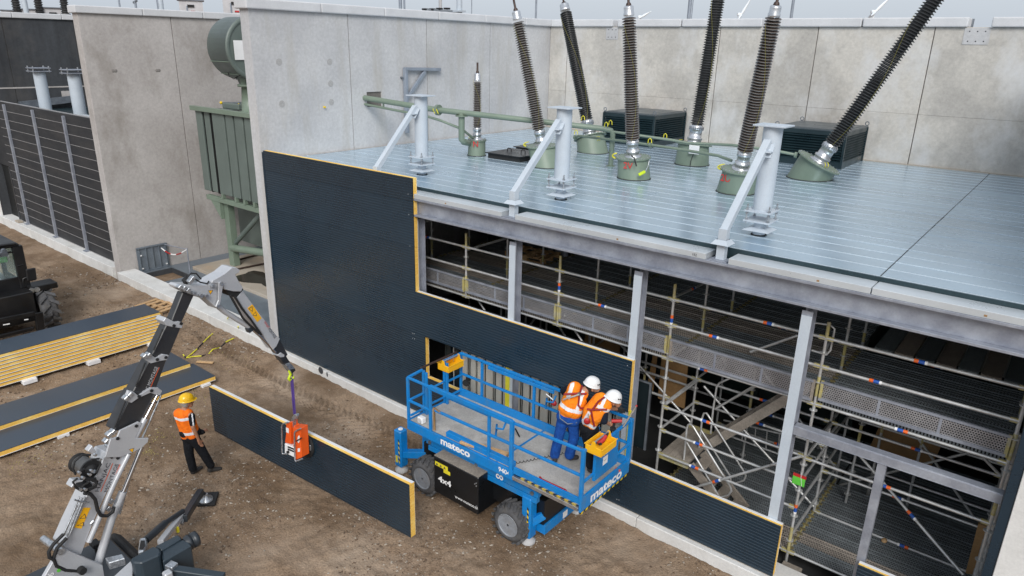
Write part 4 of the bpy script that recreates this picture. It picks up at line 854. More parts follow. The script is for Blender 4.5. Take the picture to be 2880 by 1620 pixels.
ledger(SX[4], SX[5], ROW[0], 2.15, .50, True); ledger(SX[4], SX[5], ROW[0], .30); ledger(SX[4], SX[5], ROW[1], .32, .62, True); ledger(SX[4], SX[5], ROW[1], 1.2, .46); ledger(SX[3], SX[4], ROW[1], 1.7, .5); ledger(SX[3], SX[4], ROW[2], .6, .5); ledger(SX[3], SX[4], ROW[0], .30)
for x in SX:
    for z in (ZD-.07, 4.2 if x < -9 else 2.2, ): tube((x, ROW[0], z), (x, ROW[1], z), 'transom'); tube((x, ROW[1], z), (x, ROW[2], z), 'transom')
for x in SX[3:]: tube((x, ROW[0], .28), (x, ROW[1], .28), 'transom', 'scaffold_yellow'); tube((x, ROW[1], .28), (x, ROW[2], .28), 'transom', 'scaffold_yellow')
# braces
sk3_ = lambda u, v, y: on(1760+u/4.025, 1040+v/4.025, y=y)
def brace(p, q, lab=None, r=TR): tube(p, q, 'brace', lab=lab, r=r)
brace(on(1950, 1372, y=.70), on(2254, 1283, y=.70), .2)
brace(on(1325, 815, y=1.1), on(1366, 877, y=1.1)); brace(on(1588, 887, y=1.1), on(1642, 967, y=1.1)); brace(on(1512, 885, y=2.0), on(1490, 915, y=2.0)); brace(on(1550, 885, y=2.0), on(1590, 945, y=2.0))
brace(on(1868, 1140, y=.8), on(1965, 1068, y=2.2)); brace(on(1862, 1202, y=.8), on(1952, 1132, y=2.2)); brace(on(2010, 1150, y=1.9), on(2130, 1083, y=1.9))
brace(on(2415, 1278, y=2.1), on(2709, 1617, y=1.2), .5); brace(on(2363, 1364, y=3.55), on(2742, 1269, y=3.3), .55); brace(on(2754, 1275, y=2.2), on(2815, 1339, y=2.2)); brace(on(2110, 990, y=1.6), on(2245, 943, y=1.6)); brace(on(2335, 960, y=3.0), on(2260, 1100, y=2.2)); brace(on(1900, 835, y=2.3), on(1985, 795, y=3.6), .5)
brace(on(2255, 1300, y=.9), on(2340, 1190, y=2.2)); brace(on(2357, 1195, y=2.25), on(2300, 1260, y=3.6)); brace(on(1480, 880, y=2.4), on(1475, 960, y=2.4)); brace(on(1410, 850, y=1.9), on(1409, 890, y=1.9)); brace(on(1660, 915, y=1.9), on(1657, 985, y=1.9)); 
# lattice girder and extra standards deeper inside
for (a, b) in (((1110, 570), (1800, 735)), ((1110, 725), (1760, 965))): MB().tube([sk3_(*a, 2.7), sk3_(*b, 2.7)], .02, 8).build('lattice_chord', 'scaffold_tube', sc)
for u, v0, v1 in ((1190, 590, 745), (1330, 620, 795), (1470, 655, 845), (1600, 690, 895), (1740, 720, 950)): MB().tube([sk3_(u, v0, 2.7), sk3_(u-15, v1, 2.7)], .012, 6).build('lattice_post', 'scaffold_tube', sc)
for x, y, z1 in ((SX[4]+.38, 2.9, 3.0), (SX[4]+.62, 3.62, 3.1), (SX[4]+1.3, 3.62, 3.1), (SX[3]+.9, 2.9, 3.0), (SX[3]+1.7, 3.3, 3.0), (SX[2]+1.2, 2.4, 3.0), (SX[1]+1.2, 2.2, 3.0)): standard(x, y, .05, z1, ((1.6, 2.0),))
for z in (.62, 1.18, 1.7, 2.2): tube((SX[4], ROW[0], z), (SX[4], ROW[1], z), 'transom'); tube((SX[4], ROW[1], z+.03), (SX[4], ROW[2], z+.03), 'transom'); tube((SX[5], ROW[0], z), (SX[5], ROW[1], z), 'transom')
for z in (.75, 1.7): ledger(SX[4], SX[5], ROW[2], z, heads=False); ledger(SX[2], SX[3], ROW[1], z+.3, heads=False)
brace((SX[4], ROW[1], .4), (SX[4]-2.4, ROW[1], 2.1)); brace((SX[4]+.1, ROW[2], 2.9), (SX[5]-.2, ROW[2], .5)); brace((SX[3], ROW[2], 2.9), (SX[4], ROW[2], .5)); brace((SX[2], ROW[1], 2.9), (SX[3], ROW[1], 1.2))
# curved gate guard beside the yellow standard
MB().tube([on(u, v, y=1.0) for u, v in ((2283, 915), (2292, 908), (2335, 914), (2348, 925), (2345, 940), (2336, 985), (2325, 998), (2283, 985))], .017, 8).build('gate_guard', 'scaffold_tube', sc)
# decks
mat('plank_brown', (.44, .38, .32), (.34, .29, .25), rough=.75, metal=.2, scale=3, fine=.3, fscale=40, rand=.3)
mat('plank_teal', (.22, .25, .26), (.17, .195, .205), rough=.7, metal=.25, scale=3, fine=.3, fscale=40, rand=.3)
perforated('plank_perf', (.44, .395, .35), .045, .26, rough=.6, metal=.4, see_through=False)
perforated('plank_perf_teal', (.23, .255, .27), .045, .26, rough=.6, metal=.4, see_through=False)
pm = {}
def plank_mesh(L, mn):
    k = (round(L, 2), mn)
    if k not in pm:
        m = MB(); m.box((-L/2+.02, -.152, -.06), (L/2-.02, .152, -.012)); m.box((-L/2+.02, -.152, -.012), (L/2-.02, -.135, .004)); m.box((-L/2+.02, .135, -.012), (L/2-.02, .152, .004))
        for q in (-.05, .05): m.box((-L/2+.04, q-.006, -.012), (L/2-.04, q+.006, -.004))
        me_ = m.mesh('deck_plank'); me_.materials.append(MATS[mn]); uv = me_.uv_layers.new(name='UVMap'); co = np.array([v.co[:] for v in me_.vertices]); li = np.array([l.vertex_index for l in me_.loops]); uv.data.foreach_set('uv', co[li][:, :2].astype('f').ravel()); pm[k] = me_
    return pm[k]
hooks = MB()
for i in range(5):
    a, b = SX[i], SX[i+1]; L = b-a
    rows = [.97+.325*k for k in range(8 if i == 4 else 15)]
    for k, y in enumerate(rows):
        if i == 3 and y < 1.5: continue          # stair opening
        mn = 'plank_perf' if (k in (0, 3, 6, 7) and i < 4) else 'plank_perf_teal'
        inst(plank_mesh(L, mn), 'deck_plank', ((a+b)/2, y, ZD+random.uniform(-.004, .004)), sc)
        for q in (-.08, .08): hooks.box((a-.03, y+q-.02, ZD-.02), (a+.05, y+q+.02, ZD+.012))
for k in range(7):
    x = -2.1+k*.34; inst(plank_mesh(2.4, 'plank_brown' if k % 2 else 'plank_teal'), 'deck_plank', (x, 4.9, ZD+.02), sc, rot=(0, 0, R_(90)))
for i in (3, 4):
    a, b = SX[i], SX[i+1]
    for k in range(8):
        y = .97+.325*k
        inst(plank_mesh(b-a, 'plank_perf' if k in (1, ) or (k == 0 and i == 3) else 'plank_perf_teal'), 'deck_plank', ((a+b)/2, y, .31), sc)
        for q in (-.08, .08): hooks.box((a-.04, y+q-.02, .30), (a+.06, y+q+.02, .325))
    for k in range(8): inst(plank_mesh(b-a, 'plank_teal'), 'deck_plank', ((a+b)/2, 3.57+.325*k, .06), sc)
hooks.build('plank_hooks', mat('hook_yellow', (.20, .165, .06), (.13, .11, .06), rough=.7), sc, kind='stuff')
# perforated toe boards
for i in range(5):
    a, b = SX[i]+.06, SX[i+1]-.06; y = ROW[0]-.03; z0, z1 = (3.24, 3.57)
    if i == 3: y = ROW[0]-.06; z0, z1 = 3.20, 3.56
    tbm = MB().box((a, y-.002, z0+.04), (b, y+.002, z1-.03)).build('toe_board', 'toe_mesh', sc); set_uv(tbm, (1, 0, 0), (0, 0, 1))
    MB().box((a-.01, y-.022, z1-.035), (b+.01, y+.02, z1)).build('top_rail', 'galvanised', tbm); MB().box((a-.01, y-.022, z0), (b+.01, y+.02, z0+.045)).build('bottom_rail', 'galvanised', tbm)
    for f in (.34, .67): MB().box((a+(b-a)*f-.018, y-.012, z0+.04), (a+(b-a)*f+.018, y+.008, z1-.03)).build('stiffener', 'galvanised', tbm)
    for x in ((a, b) if i != 3 else (a, b)): MB().box((x-.012, y-.02, z0), (x+.03, y+.02, z1+.005)).build('end_post', 'grey_wood' if i == 3 else 'scaffold_yellow', tbm)
# tag on the standard
p = on(2248, 1342, y=.72); tgo = MB().box(p+V(-.10, -.004, -.005), p+V(.11, .004, .05)).build('tag', 'red_paint', sc, label='red and green inspection tag'); MB().box(p+V(-.10, -.005, -.15), p+V(.10, .003, -.006)).build('tag_card', 'green_tag', tgo)
MB().tube([p+V(.02, -.008, .1), p+V(.03, -.01, 0), p+V(.06, -.01, -.14)], .004, 5).build('string', 'white_paint', tgo)
# ---- scaffold stair
stt = thing('scaffold_stair', (-4.2, 1.3, .3), 'two-flight scaffold stair with landing and tube handrails', 'stairs')
ZL = 1.16
for k in range(4): MB().box((-5.0+.14*k*1.0, .86, ZL-.05), (-5.0+.14*(k+1)-.006, 2.1, ZL)).build('landing_board', 'grey_wood', stt)
MB().box((-5.02, .82, ZL-.1), (-4.42, .86, ZL+.005)).build('landing_edge', 'scaffold_yellow', stt); MB().box((-5.02, 2.1, ZL-.1), (-4.42, 2.14, ZL+.06)).build('landing_edge', 'scaffold_yellow', stt)
def flight(x0, z0, x1, z1, y0, y1, n):
    for y in (y0, y1): MB().bar((x0, y, z0), (x1, y, z1), .04, .17).build('stringer', 'grey_wood', stt, bevel=.006)
    for k in range(n):
        f = (k+.5)/n; x, z = x0+(x1-x0)*f, z0+(z1-z0)*f; MB().box((x-.11, y0+.02, z-.015), (x+.11, y1-.02, z+.02)).build('tread', 'grey_wood', stt)
flight(-4.45, ZL, -2.7, 3.12, 1.55, 2.08, 8); flight(-4.42, ZL-.05, -3.45, .32, .92, 1.45, 4)
def sk3(u, v, y): return on(1760+u/4.025, 1040+v/4.025, y=y)
for pts, y in (([(657, 1020), (690, 670), (705, 625), (730, 612), (765, 645), (1060, 1130), (1185, 1320), (1197, 1370), (1160, 1420), (1060, 1442), (690, 820)], .92),
               ([(830, 880), (865, 545), (885, 492), (915, 490), (960, 560), (1330, 1140), (1360, 1195), (1340, 1250), (1200, 1300), (1180, 1200), (850, 680)], 1.48)):
    MB().tube([sk3(u, v, y) for u, v in pts], .019, 8).build('handrail', 'scaffold_tube', stt)
MB().tube([sk3(u, v, 1.5) for u, v in ((960, 720), (990, 440), (1030, 190), (1060, 150), (1200, 85))], .019, 8).build('handrail', 'scaffold_tube', stt); MB().tube([sk3(u, v, 1.6) for u, v in ((1010, 445), (1480, 165))], .019, 8).build('handrail', 'scaffold_tube', stt)
# ---- boards and odds inside
def board(name, pts, y, mn, label, cat, tkn=.02):
    P = [on(u, v, y=y) for u, v in pts]; return tag(MB().prism(P, V(0, tkn, 0)).build(name, mn), label, cat)
board('plywood_board', [(1650, 905), (1745, 945), (1740, 1030), (1640, 990)], 2.6, 'plywood', 'brown plywood sheet standing behind the toe boards', 'board')
board('plywood_board', [(1862, 992), (1935, 1020), (1925, 1150), (1850, 1120)], 2.5, 'plywood', 'brown plywood sheet behind the scaffold beside the landing', 'board')
board('plywood_board', [(1838, 985), (1850, 988), (1836, 1100), (1822, 1078)], 2.5, 'plywood', 'narrow brown plywood offcut behind the scaffold', 'board')
board('plywood_board', [(2480, 1185), (2650, 1250), (2610, 1330), (2440, 1270)], 4.4, 'plywood', 'dim brown plywood sheet under the right-hand deck', 'board')
board('timber_plank', [(2751, 1473), (2782, 1485), (2762, 1620), (2715, 1612)], 1.9, 'plywood', 'brown timber plank leaning beside the dark corner panel', 'plank', .05)
for u, v, lab in ((2352, 1395, 'brown timber block under the rear scaffold foot'), (2222, 1603, 'weathered timber sole board under the front scaffold foot')):
    p = on(u, v, z=.09); tag(MB().box(p+V(-.16, -.14, -.06), p+V(.16, .14, .03)).build('timber_block', 'plywood' if u > 2300 else 'grey_wood', bevel=.008), lab, 'block')
p = on(2487, 1520, z=.34); tag(MB().ball(p, (.05, .07, .03), 10, 6).build('wood_offcut', 'pine_wood'), 'small round wood offcut on the lower deck', 'offcut')
t = thing('dark_screen', (-5.1, .6, .6), 'dark framed sheet standing right of the panel edge post', 'screen')
a, b, c = on(1797, 1063, y=.62), on(1834, 1078, y=.62), on(1815, 1266, y=.62); x0, x1, z0, z1 = a[0]-.3, b[0], c[2], b[2]
B1((x0, .62, z0), (x1, .64, z1)).build('sheet', 'liner_dark', t); m = MB().box((x1-.04, .60, z0), (x1, .645, z1)); m.build('frame_post', 'galvanised_dark', t); MB().box((x0, .60, z1-.03), (x1-.042, .645, z1)).build('frame_rail', 'galvanised_dark', t)
# pallet on the deck
def pallet(c, rz, label, s=1.0, gname=None):
    t = thing('pallet', c, label, 'pallet', gname); t.rotation_euler = (0, 0, 0); ca, sa = math.cos(rz), math.sin(rz)
    def bx(x0, x1, y0, y1, z0, z1, n):
        m = MB(); o = np.array(c); X, Y = V(ca, sa, 0), V(-sa, ca, 0); m.obox(o+X*(x0+x1)/2*s+Y*(y0+y1)/2*s+V(0, 0, (z0+z1)/2*s), X*(x1-x0)/2*s, Y*(y1-y0)/2*s, V(0, 0, (z1-z0)/2*s)); m.build(n, 'pine_wood', t)
    for x in (-.55, -.32, 0, .32, .55): bx(x-.065, x+.065, -.4, .4, .118, .14, 'top_board')
    for y in (-.36, 0, .36): bx(-.6, .6, y-.05, y+.05, .095, .117, 'cross_board'); bx(-.6, .6, y-.05, y+.05, 0, .02, 'bottom_board')
    for x in (-.53, 0, .53):
        for y in (-.36, 0, .36): bx(x-.065, x+.065, y-.05, y+.05, .02, .095, 'block')
    return t
pallet((-10.6, 4.05, ZD+.01), .1, 'wooden pallet on the dark upper scaffold deck')
t = thing('paint_buckets', (-10.2, 4.7, ZD), 'metal cans standing behind the deck pallet', 'can')
for k in range(3): MB().lathe((-10.5+k*.22, 4.75, ZD), (0, 0, 1), [(0, .09), (.22, .09)], 12).build('can', 'galvanised', t)
# ---- corrugated liner behind the window-like opening in the cladding
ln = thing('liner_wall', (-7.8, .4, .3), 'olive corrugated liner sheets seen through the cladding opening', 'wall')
B1((-10.3, .46, .3), (-5.5, .48, 3.1)).build('backing', 'gap_shade', ln)  # black sheet painting the shade seen between liner sheets
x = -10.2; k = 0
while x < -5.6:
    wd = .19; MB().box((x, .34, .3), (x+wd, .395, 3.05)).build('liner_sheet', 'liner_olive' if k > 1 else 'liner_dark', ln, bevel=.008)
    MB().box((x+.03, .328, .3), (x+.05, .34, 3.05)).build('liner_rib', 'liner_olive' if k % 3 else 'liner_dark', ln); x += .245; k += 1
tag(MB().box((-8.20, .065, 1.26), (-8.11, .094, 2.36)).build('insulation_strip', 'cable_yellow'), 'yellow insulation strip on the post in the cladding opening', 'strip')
tag(MB().box((-5.33, .06, 1.29), (-5.29, .092, 2.27)).build('insulation_strip', 'cable_yellow'), 'yellow insulation strip on the post beside the two workers', 'strip')
# ================================================================== blue scissor lift
LZ = 1.56; X0, X1, Y0, Y1 = -8.98, -4.97, -1.95, -.43; XP = -6.42
lf = thing('scissor_lift', (-7.3, -1.2, 0), 'blue four-wheel-drive scissor lift with extended railed platform', 'scissor lift')
BL = 'lift_blue'
def bx(n, lo, hi, m=BL, p=None, bev=.004): return MB().box(lo, hi).build(n, m, p or lf, bevel=bev)
def rail(n, a, b, w=.045, m=BL, p=None): return MB().bar(a, b, w, w).build(n, m, p or lf, bevel=.006)
dk = bx('deck', (X0+.04, Y0+.04, LZ-.03), (X1-.04, Y1-.04, LZ), 'deck_grey', bev=0)
bx('deck_joint', (-6.78, Y0+.05, LZ), (-6.74, Y1-.05, LZ+.006), BL, dk, 0)
fr = bx('side_beam', (X0, Y0, LZ-.19), (XP+.05, Y0+.05, LZ+.0)); bx('side_beam', (XP+.06, Y0+.01, LZ-.05), (X1-.002, Y0+.05, LZ+.075))
bx('side_beam', (X0, Y1-.05, LZ-.19), (X1-.002, Y1, LZ+.09)); bx('end_beam', (X1-.04, Y0, LZ-.17), (X1, Y1, LZ+.09)); bx('end_beam', (X0, Y0+.052, LZ-.19), (X0+.04, Y1-.052, LZ+.02))
bx('slide_rail', (XP+.06, Y0-.02, LZ-.155), (X1-.045, Y0+.03, LZ-.085), 'alu')
bx('inner_box', (-8.0, Y0+.06, LZ+.0), (XP, Y0+.16, LZ+.10)); bx('toe_kick', (X0+.05, Y1-.10, LZ), (X1-.05, Y1-.055, LZ+.16))
def stripes(n, p0, ex, ey, L, h, k, parent, slant=.6):
    """black and yellow warning stripes on a strip starting at p0"""
    for mi, mn in ((0, 'safety_yellow'), (1, 'matt_black')):
        m = MB(); w_ = L/k; p0 = np.array(p0, float); ex, ey = np.array(ex, float), np.array(ey, float)
        for i in range(mi, k, 2):
            a = i*w_; q = [p0+ex*a, p0+ex*(a+w_), p0+ex*min(a+w_+h*slant, L)+ey*h, p0+ex*min(a+h*slant, L)+ey*h]; m.add(q, [(0, 1, 2, 3)])
        m.build(n, mn, parent)
stripes('warning_stripes', (XP+.2, Y0+.028, LZ-.084), (1, 0, 0), (0, -.35, .9), 1.2, .06, 16, lf, 1.2)
bx('stripe_backing', (X1-.038, Y0+.01, LZ-.20), (X1-.002, Y1, LZ-.171), 'matt_black', bev=0)
stripes('warning_stripes', (X1+.002, Y0, LZ-.205), (0, 1, 0), (0, 0, 1), 1.5, .034, 22, lf, .8)
# guard rails
ZT, ZM = 2.47, 2.02
def post(x, y, z1=ZT, z0=LZ, w=.05): return MB().box((x-w/2, y-w/2, z0), (x+w/2, y+w/2, z1)).build('rail_post', BL, lf, bevel=.005)
yn, yf = Y0+.025, Y1-.025; xl, xr = X0+.025, X1-.025
for x in (xl, -8.36): post(x, yn)
post(XP, yn, 2.5, LZ-.15, .065)
for x in (xl, -8.38, -7.07, -5.9): post(x, yf)
post(xr, yn, 2.54, LZ, .06); post(xr, yf, 2.45, LZ, .07); post(-6.95, yn+.03, 2.43)
for y in (-1.54, -.97): post(xl+.03, y, 2.48); post(xl+.10, y, 2.46)
for z, w_ in ((ZT, .05), (ZM, .045)):
    rail('guard_rail', (xl, yf, z), (xr-.6, yf, z), w_); 
rail('guard_rail', (xr-.6, yf, ZT-.03), (xr, yf, ZT-.03)); rail('guard_rail', (xr-.6, yf, ZM-.06), (xr, yf, ZM-.06))
rail('guard_rail', (xl, yn, ZT), (-8.2, yn, ZT)); rail('guard_rail', (xl, yn, ZM-.03), (-8.36, yn, ZM-.03))
MB().bar((-8.36, yn, ZT+.0), (XP, yn, ZT+.0), .06, .09).build('guard_rail', BL, lf, bevel=.006)
rail('guard_rail', (-6.95, yn+.055, ZT-.055), (xr, yn+.02, ZT+.02)); rail('guard_rail', (-8.27, yn+.02, ZM), (xr, yn+.02, ZM+.02))
bx('rail_sleeve', (-7.9, yn+.035, ZT-.12), (-6.95, yn+.075, ZT-.03)); bx('rail_sleeve', (-8.2, yf-.04, ZT-.1), (-6.6, yf-.005, ZT-.03))
rail('guard_rail', (xl, yn, ZT-.005), (xl, -1.54, ZT+.02)); rail('guard_rail', (xl, -.97, ZT), (xl, yf, ZT)); rail('gate_bar', (xl-.03, -1.56, ZT+.05), (xl-.03, -.55, ZT+.05), .035, 'terminal_brown')
for z in (ZM, LZ+.12): rail('guard_rail', (xl+.05, yn, z), (xl+.05, -1.54, z), .04); rail('guard_rail', (xl+.05, -.97, z), (xl+.05, yf, z), .04); rail('gate_bar', (xl+.05, -1.54, z+.03), (xl+.05, -.97, z+.03), .035)
rail('guard_rail', (xr, yn, ZT+.03), (xr, -1.58, ZT+.03)); rail('guard_rail', (xr, -.9, ZT-.05), (xr, yf, ZT-.05)); rail('guard_rail', (xr, yn, ZM-.1), (xr, yf, ZM-.06), .04)
# rusty hinge piece, gate loops
MB().tube([(-8.27, yn+.01, LZ+.05), (-8.27, yn+.01, ZM+.05), (-8.05, yn+.02, ZM-.01)], .022, 8).build('rusty_brace', 'plywood', lf)
for x, y in ((-6.83, yn+.07), (-6.75, yf-.06)): MB().tube([(x, y, ZM+.0), (x+.02, y, ZT-.22), (x+.05, y-.05, ZT-.26), (x+.2, y-.05, ZT-.22), (x+.22, y, ZT-.1)], .018, 8).build('grab_loop', BL, lf)
# control panel and its plate
cp = bx('control_panel', (xr-.015, -1.60, 1.80), (xr+.035, -.90, 2.44)); q9 = on(1697, 1284, x=xr+.036); lettering('9404', (xr+.036, q9[1], q9[2]), (0, 1, 0), (0, 0, 1), .085, 'white_paint', cp, bold=.02, width=.20); bx('notice', (xr+.035, q9[1], q9[2]-.17), (xr+.039, q9[1]+.14, q9[2]-.025), 'white_paint', cp, 0); bx('notice_print', (xr+.0395, q9[1]+.02, q9[2]-.1), (xr+.0405, q9[1]+.1, q9[2]-.08), 'text_grey', cp, 0)
lettering('mateco', (X1, Y0+.28, LZ-.13), (0, 1, 0), (0, 0, 1), .165, 'white_paint', lf, bold=.035, width=.98)
p = on(1240, 1258, y=Y0); q = on(1322, 1288, y=Y0); lettering('mateco', (p[0], Y0, LZ-.155), (1, 0, 0), (0, 0, 1), .135, 'white_paint', lf, bold=.035, width=float(q[0]-p[0]))
p = on(1402, 1334, y=Y0); lettering('9404', (p[0], Y0, LZ-.13), (1, 0, 0), (0, 0, 1), .095, 'white_paint', lf, bold=.02, width=.25)
# scissor stack and chassis
for i, z in enumerate((1.25, 1.12, .99)): bx('scissor_arm', (-8.75+.05*i, -1.72, z-.055), (-5.95-.03*i, -1.62, z+.055)); bx('scissor_arm', (-8.75+.05*i, -.78, z-.055), (-5.95-.03*i, -.68, z+.055))
lettering('co', on(1395, 1343, y=-1.725), (1, 0, 0), (0, 0, 1), .10, 'white_paint', lf, bold=.035, width=.17)
for x in (-8.6, -7.4, -6.1): MB().cyl((x, -1.74, 1.12), (x, -.66, 1.12), .04, 12).build('pin', 'galvanised_dark', lf)
bx('chassis', (-8.95, -1.55, .42), (-5.95, -.85, .92), 'black_paint'); bx('chassis_end', (-9.05, -1.5, .5), (-8.9, -.9, 1.2)); bx('chassis_end', (-6.05, -1.5, .5), (-5.96, -.9, .9), 'black_paint')
bxx = bx('battery_box', (-8.24, -1.98, .31), (-7.12, -1.2, 1.10), 'black_paint', bev=.015)
bx('dusty_lid', (-8.235, -1.97, 1.10), (-7.125, -1.35, 1.112), 'grey_wood', bxx, 0)
lettering('4x4', (on(1233, 1378, y=-1.98)[0], -1.98, .60), (1, 0, 0), (0, 0, 1), .13, 'white_paint', bxx, bold=.03, width=.34); lettering('www.mateco.nl', (on(1280, 1400, y=-1.98)[0], -1.98, .43), (1, 0, 0), (0, 0, 1), .062, 'white_paint', bxx, bold=.012, width=.56)
for a, b, c, d in ((-8.2, .92, .33, .085), (-7.98, .845, .17, .075)): bx('warning_label', (a, -1.984, b), (a+c, -1.981, b+d), 'label_yellow', bxx, 0)
m = MB()
for i in range(3): cx = -8.15+i*.1; m.add([(cx-.03, -1.986, .935), (cx+.03, -1.986, .935), (cx, -1.986, .985)], [(0, 1, 2)])
m.build('label_print', 'text_dark', bxx, kind='stuff')
for z in (.43, .92):
    m = MB()
    for k in range(3): m.cyl((-7.16-.035*(k % 2), -1.99, z+.03*k), (-7.16-.035*(k % 2), -1.975, z+.03*k), .013, 8)
    m.build('hinge_bolts', 'zinc_fitting', bxx, kind='stuff')
# wheels
mat('rim_grey', (.27, .29, .32), (.22, .235, .26), rough=.5, metal=.1, scale=6, fine=.2, dirt=(.22, .18, .14), dirt_amt=.5, dirt_scale=7)
def lug_wheel(name, c, r, w_, parent, tyre='rubber_dusty', rim='rim_grey', axis=(0, 1, 0), nl=18, outer=-1, lugh=.035):
    ax = np.array(axis, float); ax /= np.linalg.norm(ax); c = np.array(c, float); up = V(0, 0, 1); fw = np.cross(ax, up)
    root = MB(); rr = r-lugh
    root.lathe(c-ax*w_/2, ax, [(w_*.5, rr*.59), (.0, rr*.60), (.0, rr*.78), (w_*.10, rr*.96), (w_*.22, rr), (w_*.78, rr), (w_*.90, rr*.96), (w_, rr*.78), (w_, rr*.60), (w_*.5, rr*.59)], 32, cap=False); o = root.build(name, tyre, parent)
    lug = MB()
    for k in range(nl):
        for s in (-1, 1):
            a = 2*math.pi*(k+(.5 if s > 0 else 0))/nl; P = []
            for t_, da in ((0.02, .0), (.5, -.30)):
                for dd in (-.075, .075):
                    for h in (rr*.97, r): aa = a+da*(6.28/nl)*2.0+dd*(18/nl)*.9; P.append(c+ax*(s*w_*t_)+(fw*math.cos(aa)+up*math.sin(aa))*h)
            lug.add(P, [(0, 1, 3, 2), (4, 6, 7, 5), (1, 5, 7, 3), (0, 4, 5, 1), (2, 3, 7, 6), (0, 2, 6, 4)])
    lug.build('tread_lugs', tyre, o, kind='stuff')
    e = c+ax*outer*w_/2; d = ax*outer; MB().lathe(e-d*.10, d, [(.035, .002), (.035, rr*.40), (.05, rr*.46), (.06, rr*.52), (.100, rr*.585), (.108, rr*.63), (.09, rr*.645)], 28).build('rim', rim, o)
    h = MB(); h.lathe(e-d*.08, d, [(0, rr*.24), (.06, rr*.22), (.07, .02)], 16); h.build('hub', 'galvanised_dark', o)
    b = MB()
    for k in range(8): a = k*math.pi/4; q = e-d*.06+(fw*math.cos(a)+up*math.sin(a))*rr*.34; b.cyl(q, q+d*.02, .012, 6)
    b.build('wheel_nuts', 'zinc_fitting', o, kind='stuff'); return o
for x, z in ((-8.66, .36), (-6.49, .36)): lug_wheel('wheel', (x, -1.75, z), .385, .30, lf)
for x in (-8.66, -6.49): lug_wheel('wheel', (x, -.65, .36), .385, .30, lf, outer=1)
for x in (-8.66, -6.49): MB().cyl((x, -1.6, .36), (x, -.8, .36), .09, 12).build('axle', 'black_paint', lf); bx('steering_block', (x-.18, -1.62, .3), (x+.18, -1.45, .62), 'matt_black')
# outriggers
for x, y, far in ((-9.55, -1.62, False), (-6.20, -1.66, False), (-9.5, -.5, True), (-6.0, -.38, True)):
    o = bx('outrigger_leg', (x-.10, y-.10, .16), (x+.10, y+.10, 1.0), BL, lf, .02); MB().lathe((x, y, .03), (0, 0, 1), [(0, .13), (.05, .135), (.10, .06), (.14, .05)], 20).build('foot_pad', 'concrete', o)
    MB().lathe((x, y, 1.0), (0, 0, 1), [(0, .05), (.008, .05)], 14).build('cap', 'white_paint', o)
    if not far:
        s = 1 if x > -8 else -1
        bx('label', (x+.101 if s > 0 else x-.08, y-.0, .3), (x+.103 if s > 0 else x-.02, y+.06, .42), 'label_yellow', o, 0) if False else bx('label', (x-.06, y-.104, .26), (x+.0, y-.101, .42), 'label_yellow', o, 0)
        stripes('warning_stripes', (x+.03, y-.103, .28), (0, 0, 1), (1, 0, 0), .55, .035, 10, o, -.8)
    
    xc = -8.9 if x < -8 else -6.0
    MB().bar((x, y+.02, .42), (xc, y*.6-.5, .62), .16, .14).build('outrigger_arm', BL, lf, bevel=.006)
cb = bx('cross_beam', (-6.12, -1.55, .24), (-5.92, -.4, .44)); bx('label', (-5.919, -1.0, .27), (-5.916, -.86, .40), 'white_paint', cb, 0)
# ---- things on the platform
def toolbox(c, ex, ey, label, sub, tools=False):
    c, ex, ey = np.array(c, float), np.array(ex, float), np.array(ey, float); t = thing('tool_tray', c, label, 'tool tray'); ex /= np.linalg.norm(ex); ey /= np.linalg.norm(ey); L, W, H = .22, .145, .13
    def wl(n, a, b, hw, z0, z1, mn='yellow_plastic'): MB().bar(c+a+V(0, 0, (z0+z1)/2), c+b+V(0, 0, (z0+z1)/2), hw, z1-z0).build(n, mn, t, bevel=.006)
    MB().obox(c+V(0, 0, .01), ex*L, ey*W, V(0, 0, .01)).build('bottom', 'yellow_plastic', t)
    for s in (-1, 1): wl('side_wall', -ex*L+ey*W*s, ex*L+ey*W*s, .014, .021, H); wl('end_wall', -ey*(W-.008)+ex*L*s, ey*(W-.008)+ex*L*s, .014, .021, H+.005); wl('rim', -ex*(L+.015)+ey*(W+.012)*s, ex*(L+.015)+ey*(W+.012)*s, .022, H, H+.012)
    wl('divider', -ey*(W-.01), ey*(W-.01), .02, .021, H+.0) if False else None
    for s in (-1, 1): MB().prism([c+ex*L*s*.96-ey*.05+V(0, 0, H), c+ex*L*s*.96+ey*.05+V(0, 0, H), c+ex*L*s*.96+ey*.02+V(0, 0, H+.09), c+ex*L*s*.96-ey*.02+V(0, 0, H+.09)], ex*.018*s).build('handle_end', 'yellow_plastic', t)
    MB().cyl(c-ex*L+V(0, 0, H+.075), c+ex*L+V(0, 0, H+.075), .013, 8).build('handle_bar', 'galvanised', t)
    return t
tt = toolbox(on(1266, 1025, x=X0+.05)+V(.02, 0, -.06), (0, 1, 0), (1, 0, 0), 'yellow plastic tool tray hung on the far platform corner', None)
t2c = on(1690, 1252, x=xr+.13); tt2 = toolbox(t2c+V(0, 0, -.06), (0, 1, 0), (1, 0, 0), 'yellow tool tray holding red tools over the control panel', None)
a = t2c+V(.0, -.08, .06); t = thing('hand_drill', a, 'red and black drill lying in the yellow tool tray', 'drill'); MB().tube([a, a+V(.02, .09, .03), a+V(.03, .17, .08)], [.035, .04, .03], 10).build('body', 'red_paint', t); MB().tube([a+V(.03, .17, .08), a+V(.04, .22, .11)], [.025, .012], 8).build('chuck', 'matt_black', t); MB().tube([a+V(0, .02, .0), a+V(.05, -.01, .02)], .022, 8).build('grip', 'matt_black', t)
tb_ = on(1298, 1243, z=LZ+.03); te = on(1427, 1283, z=LZ+.05)
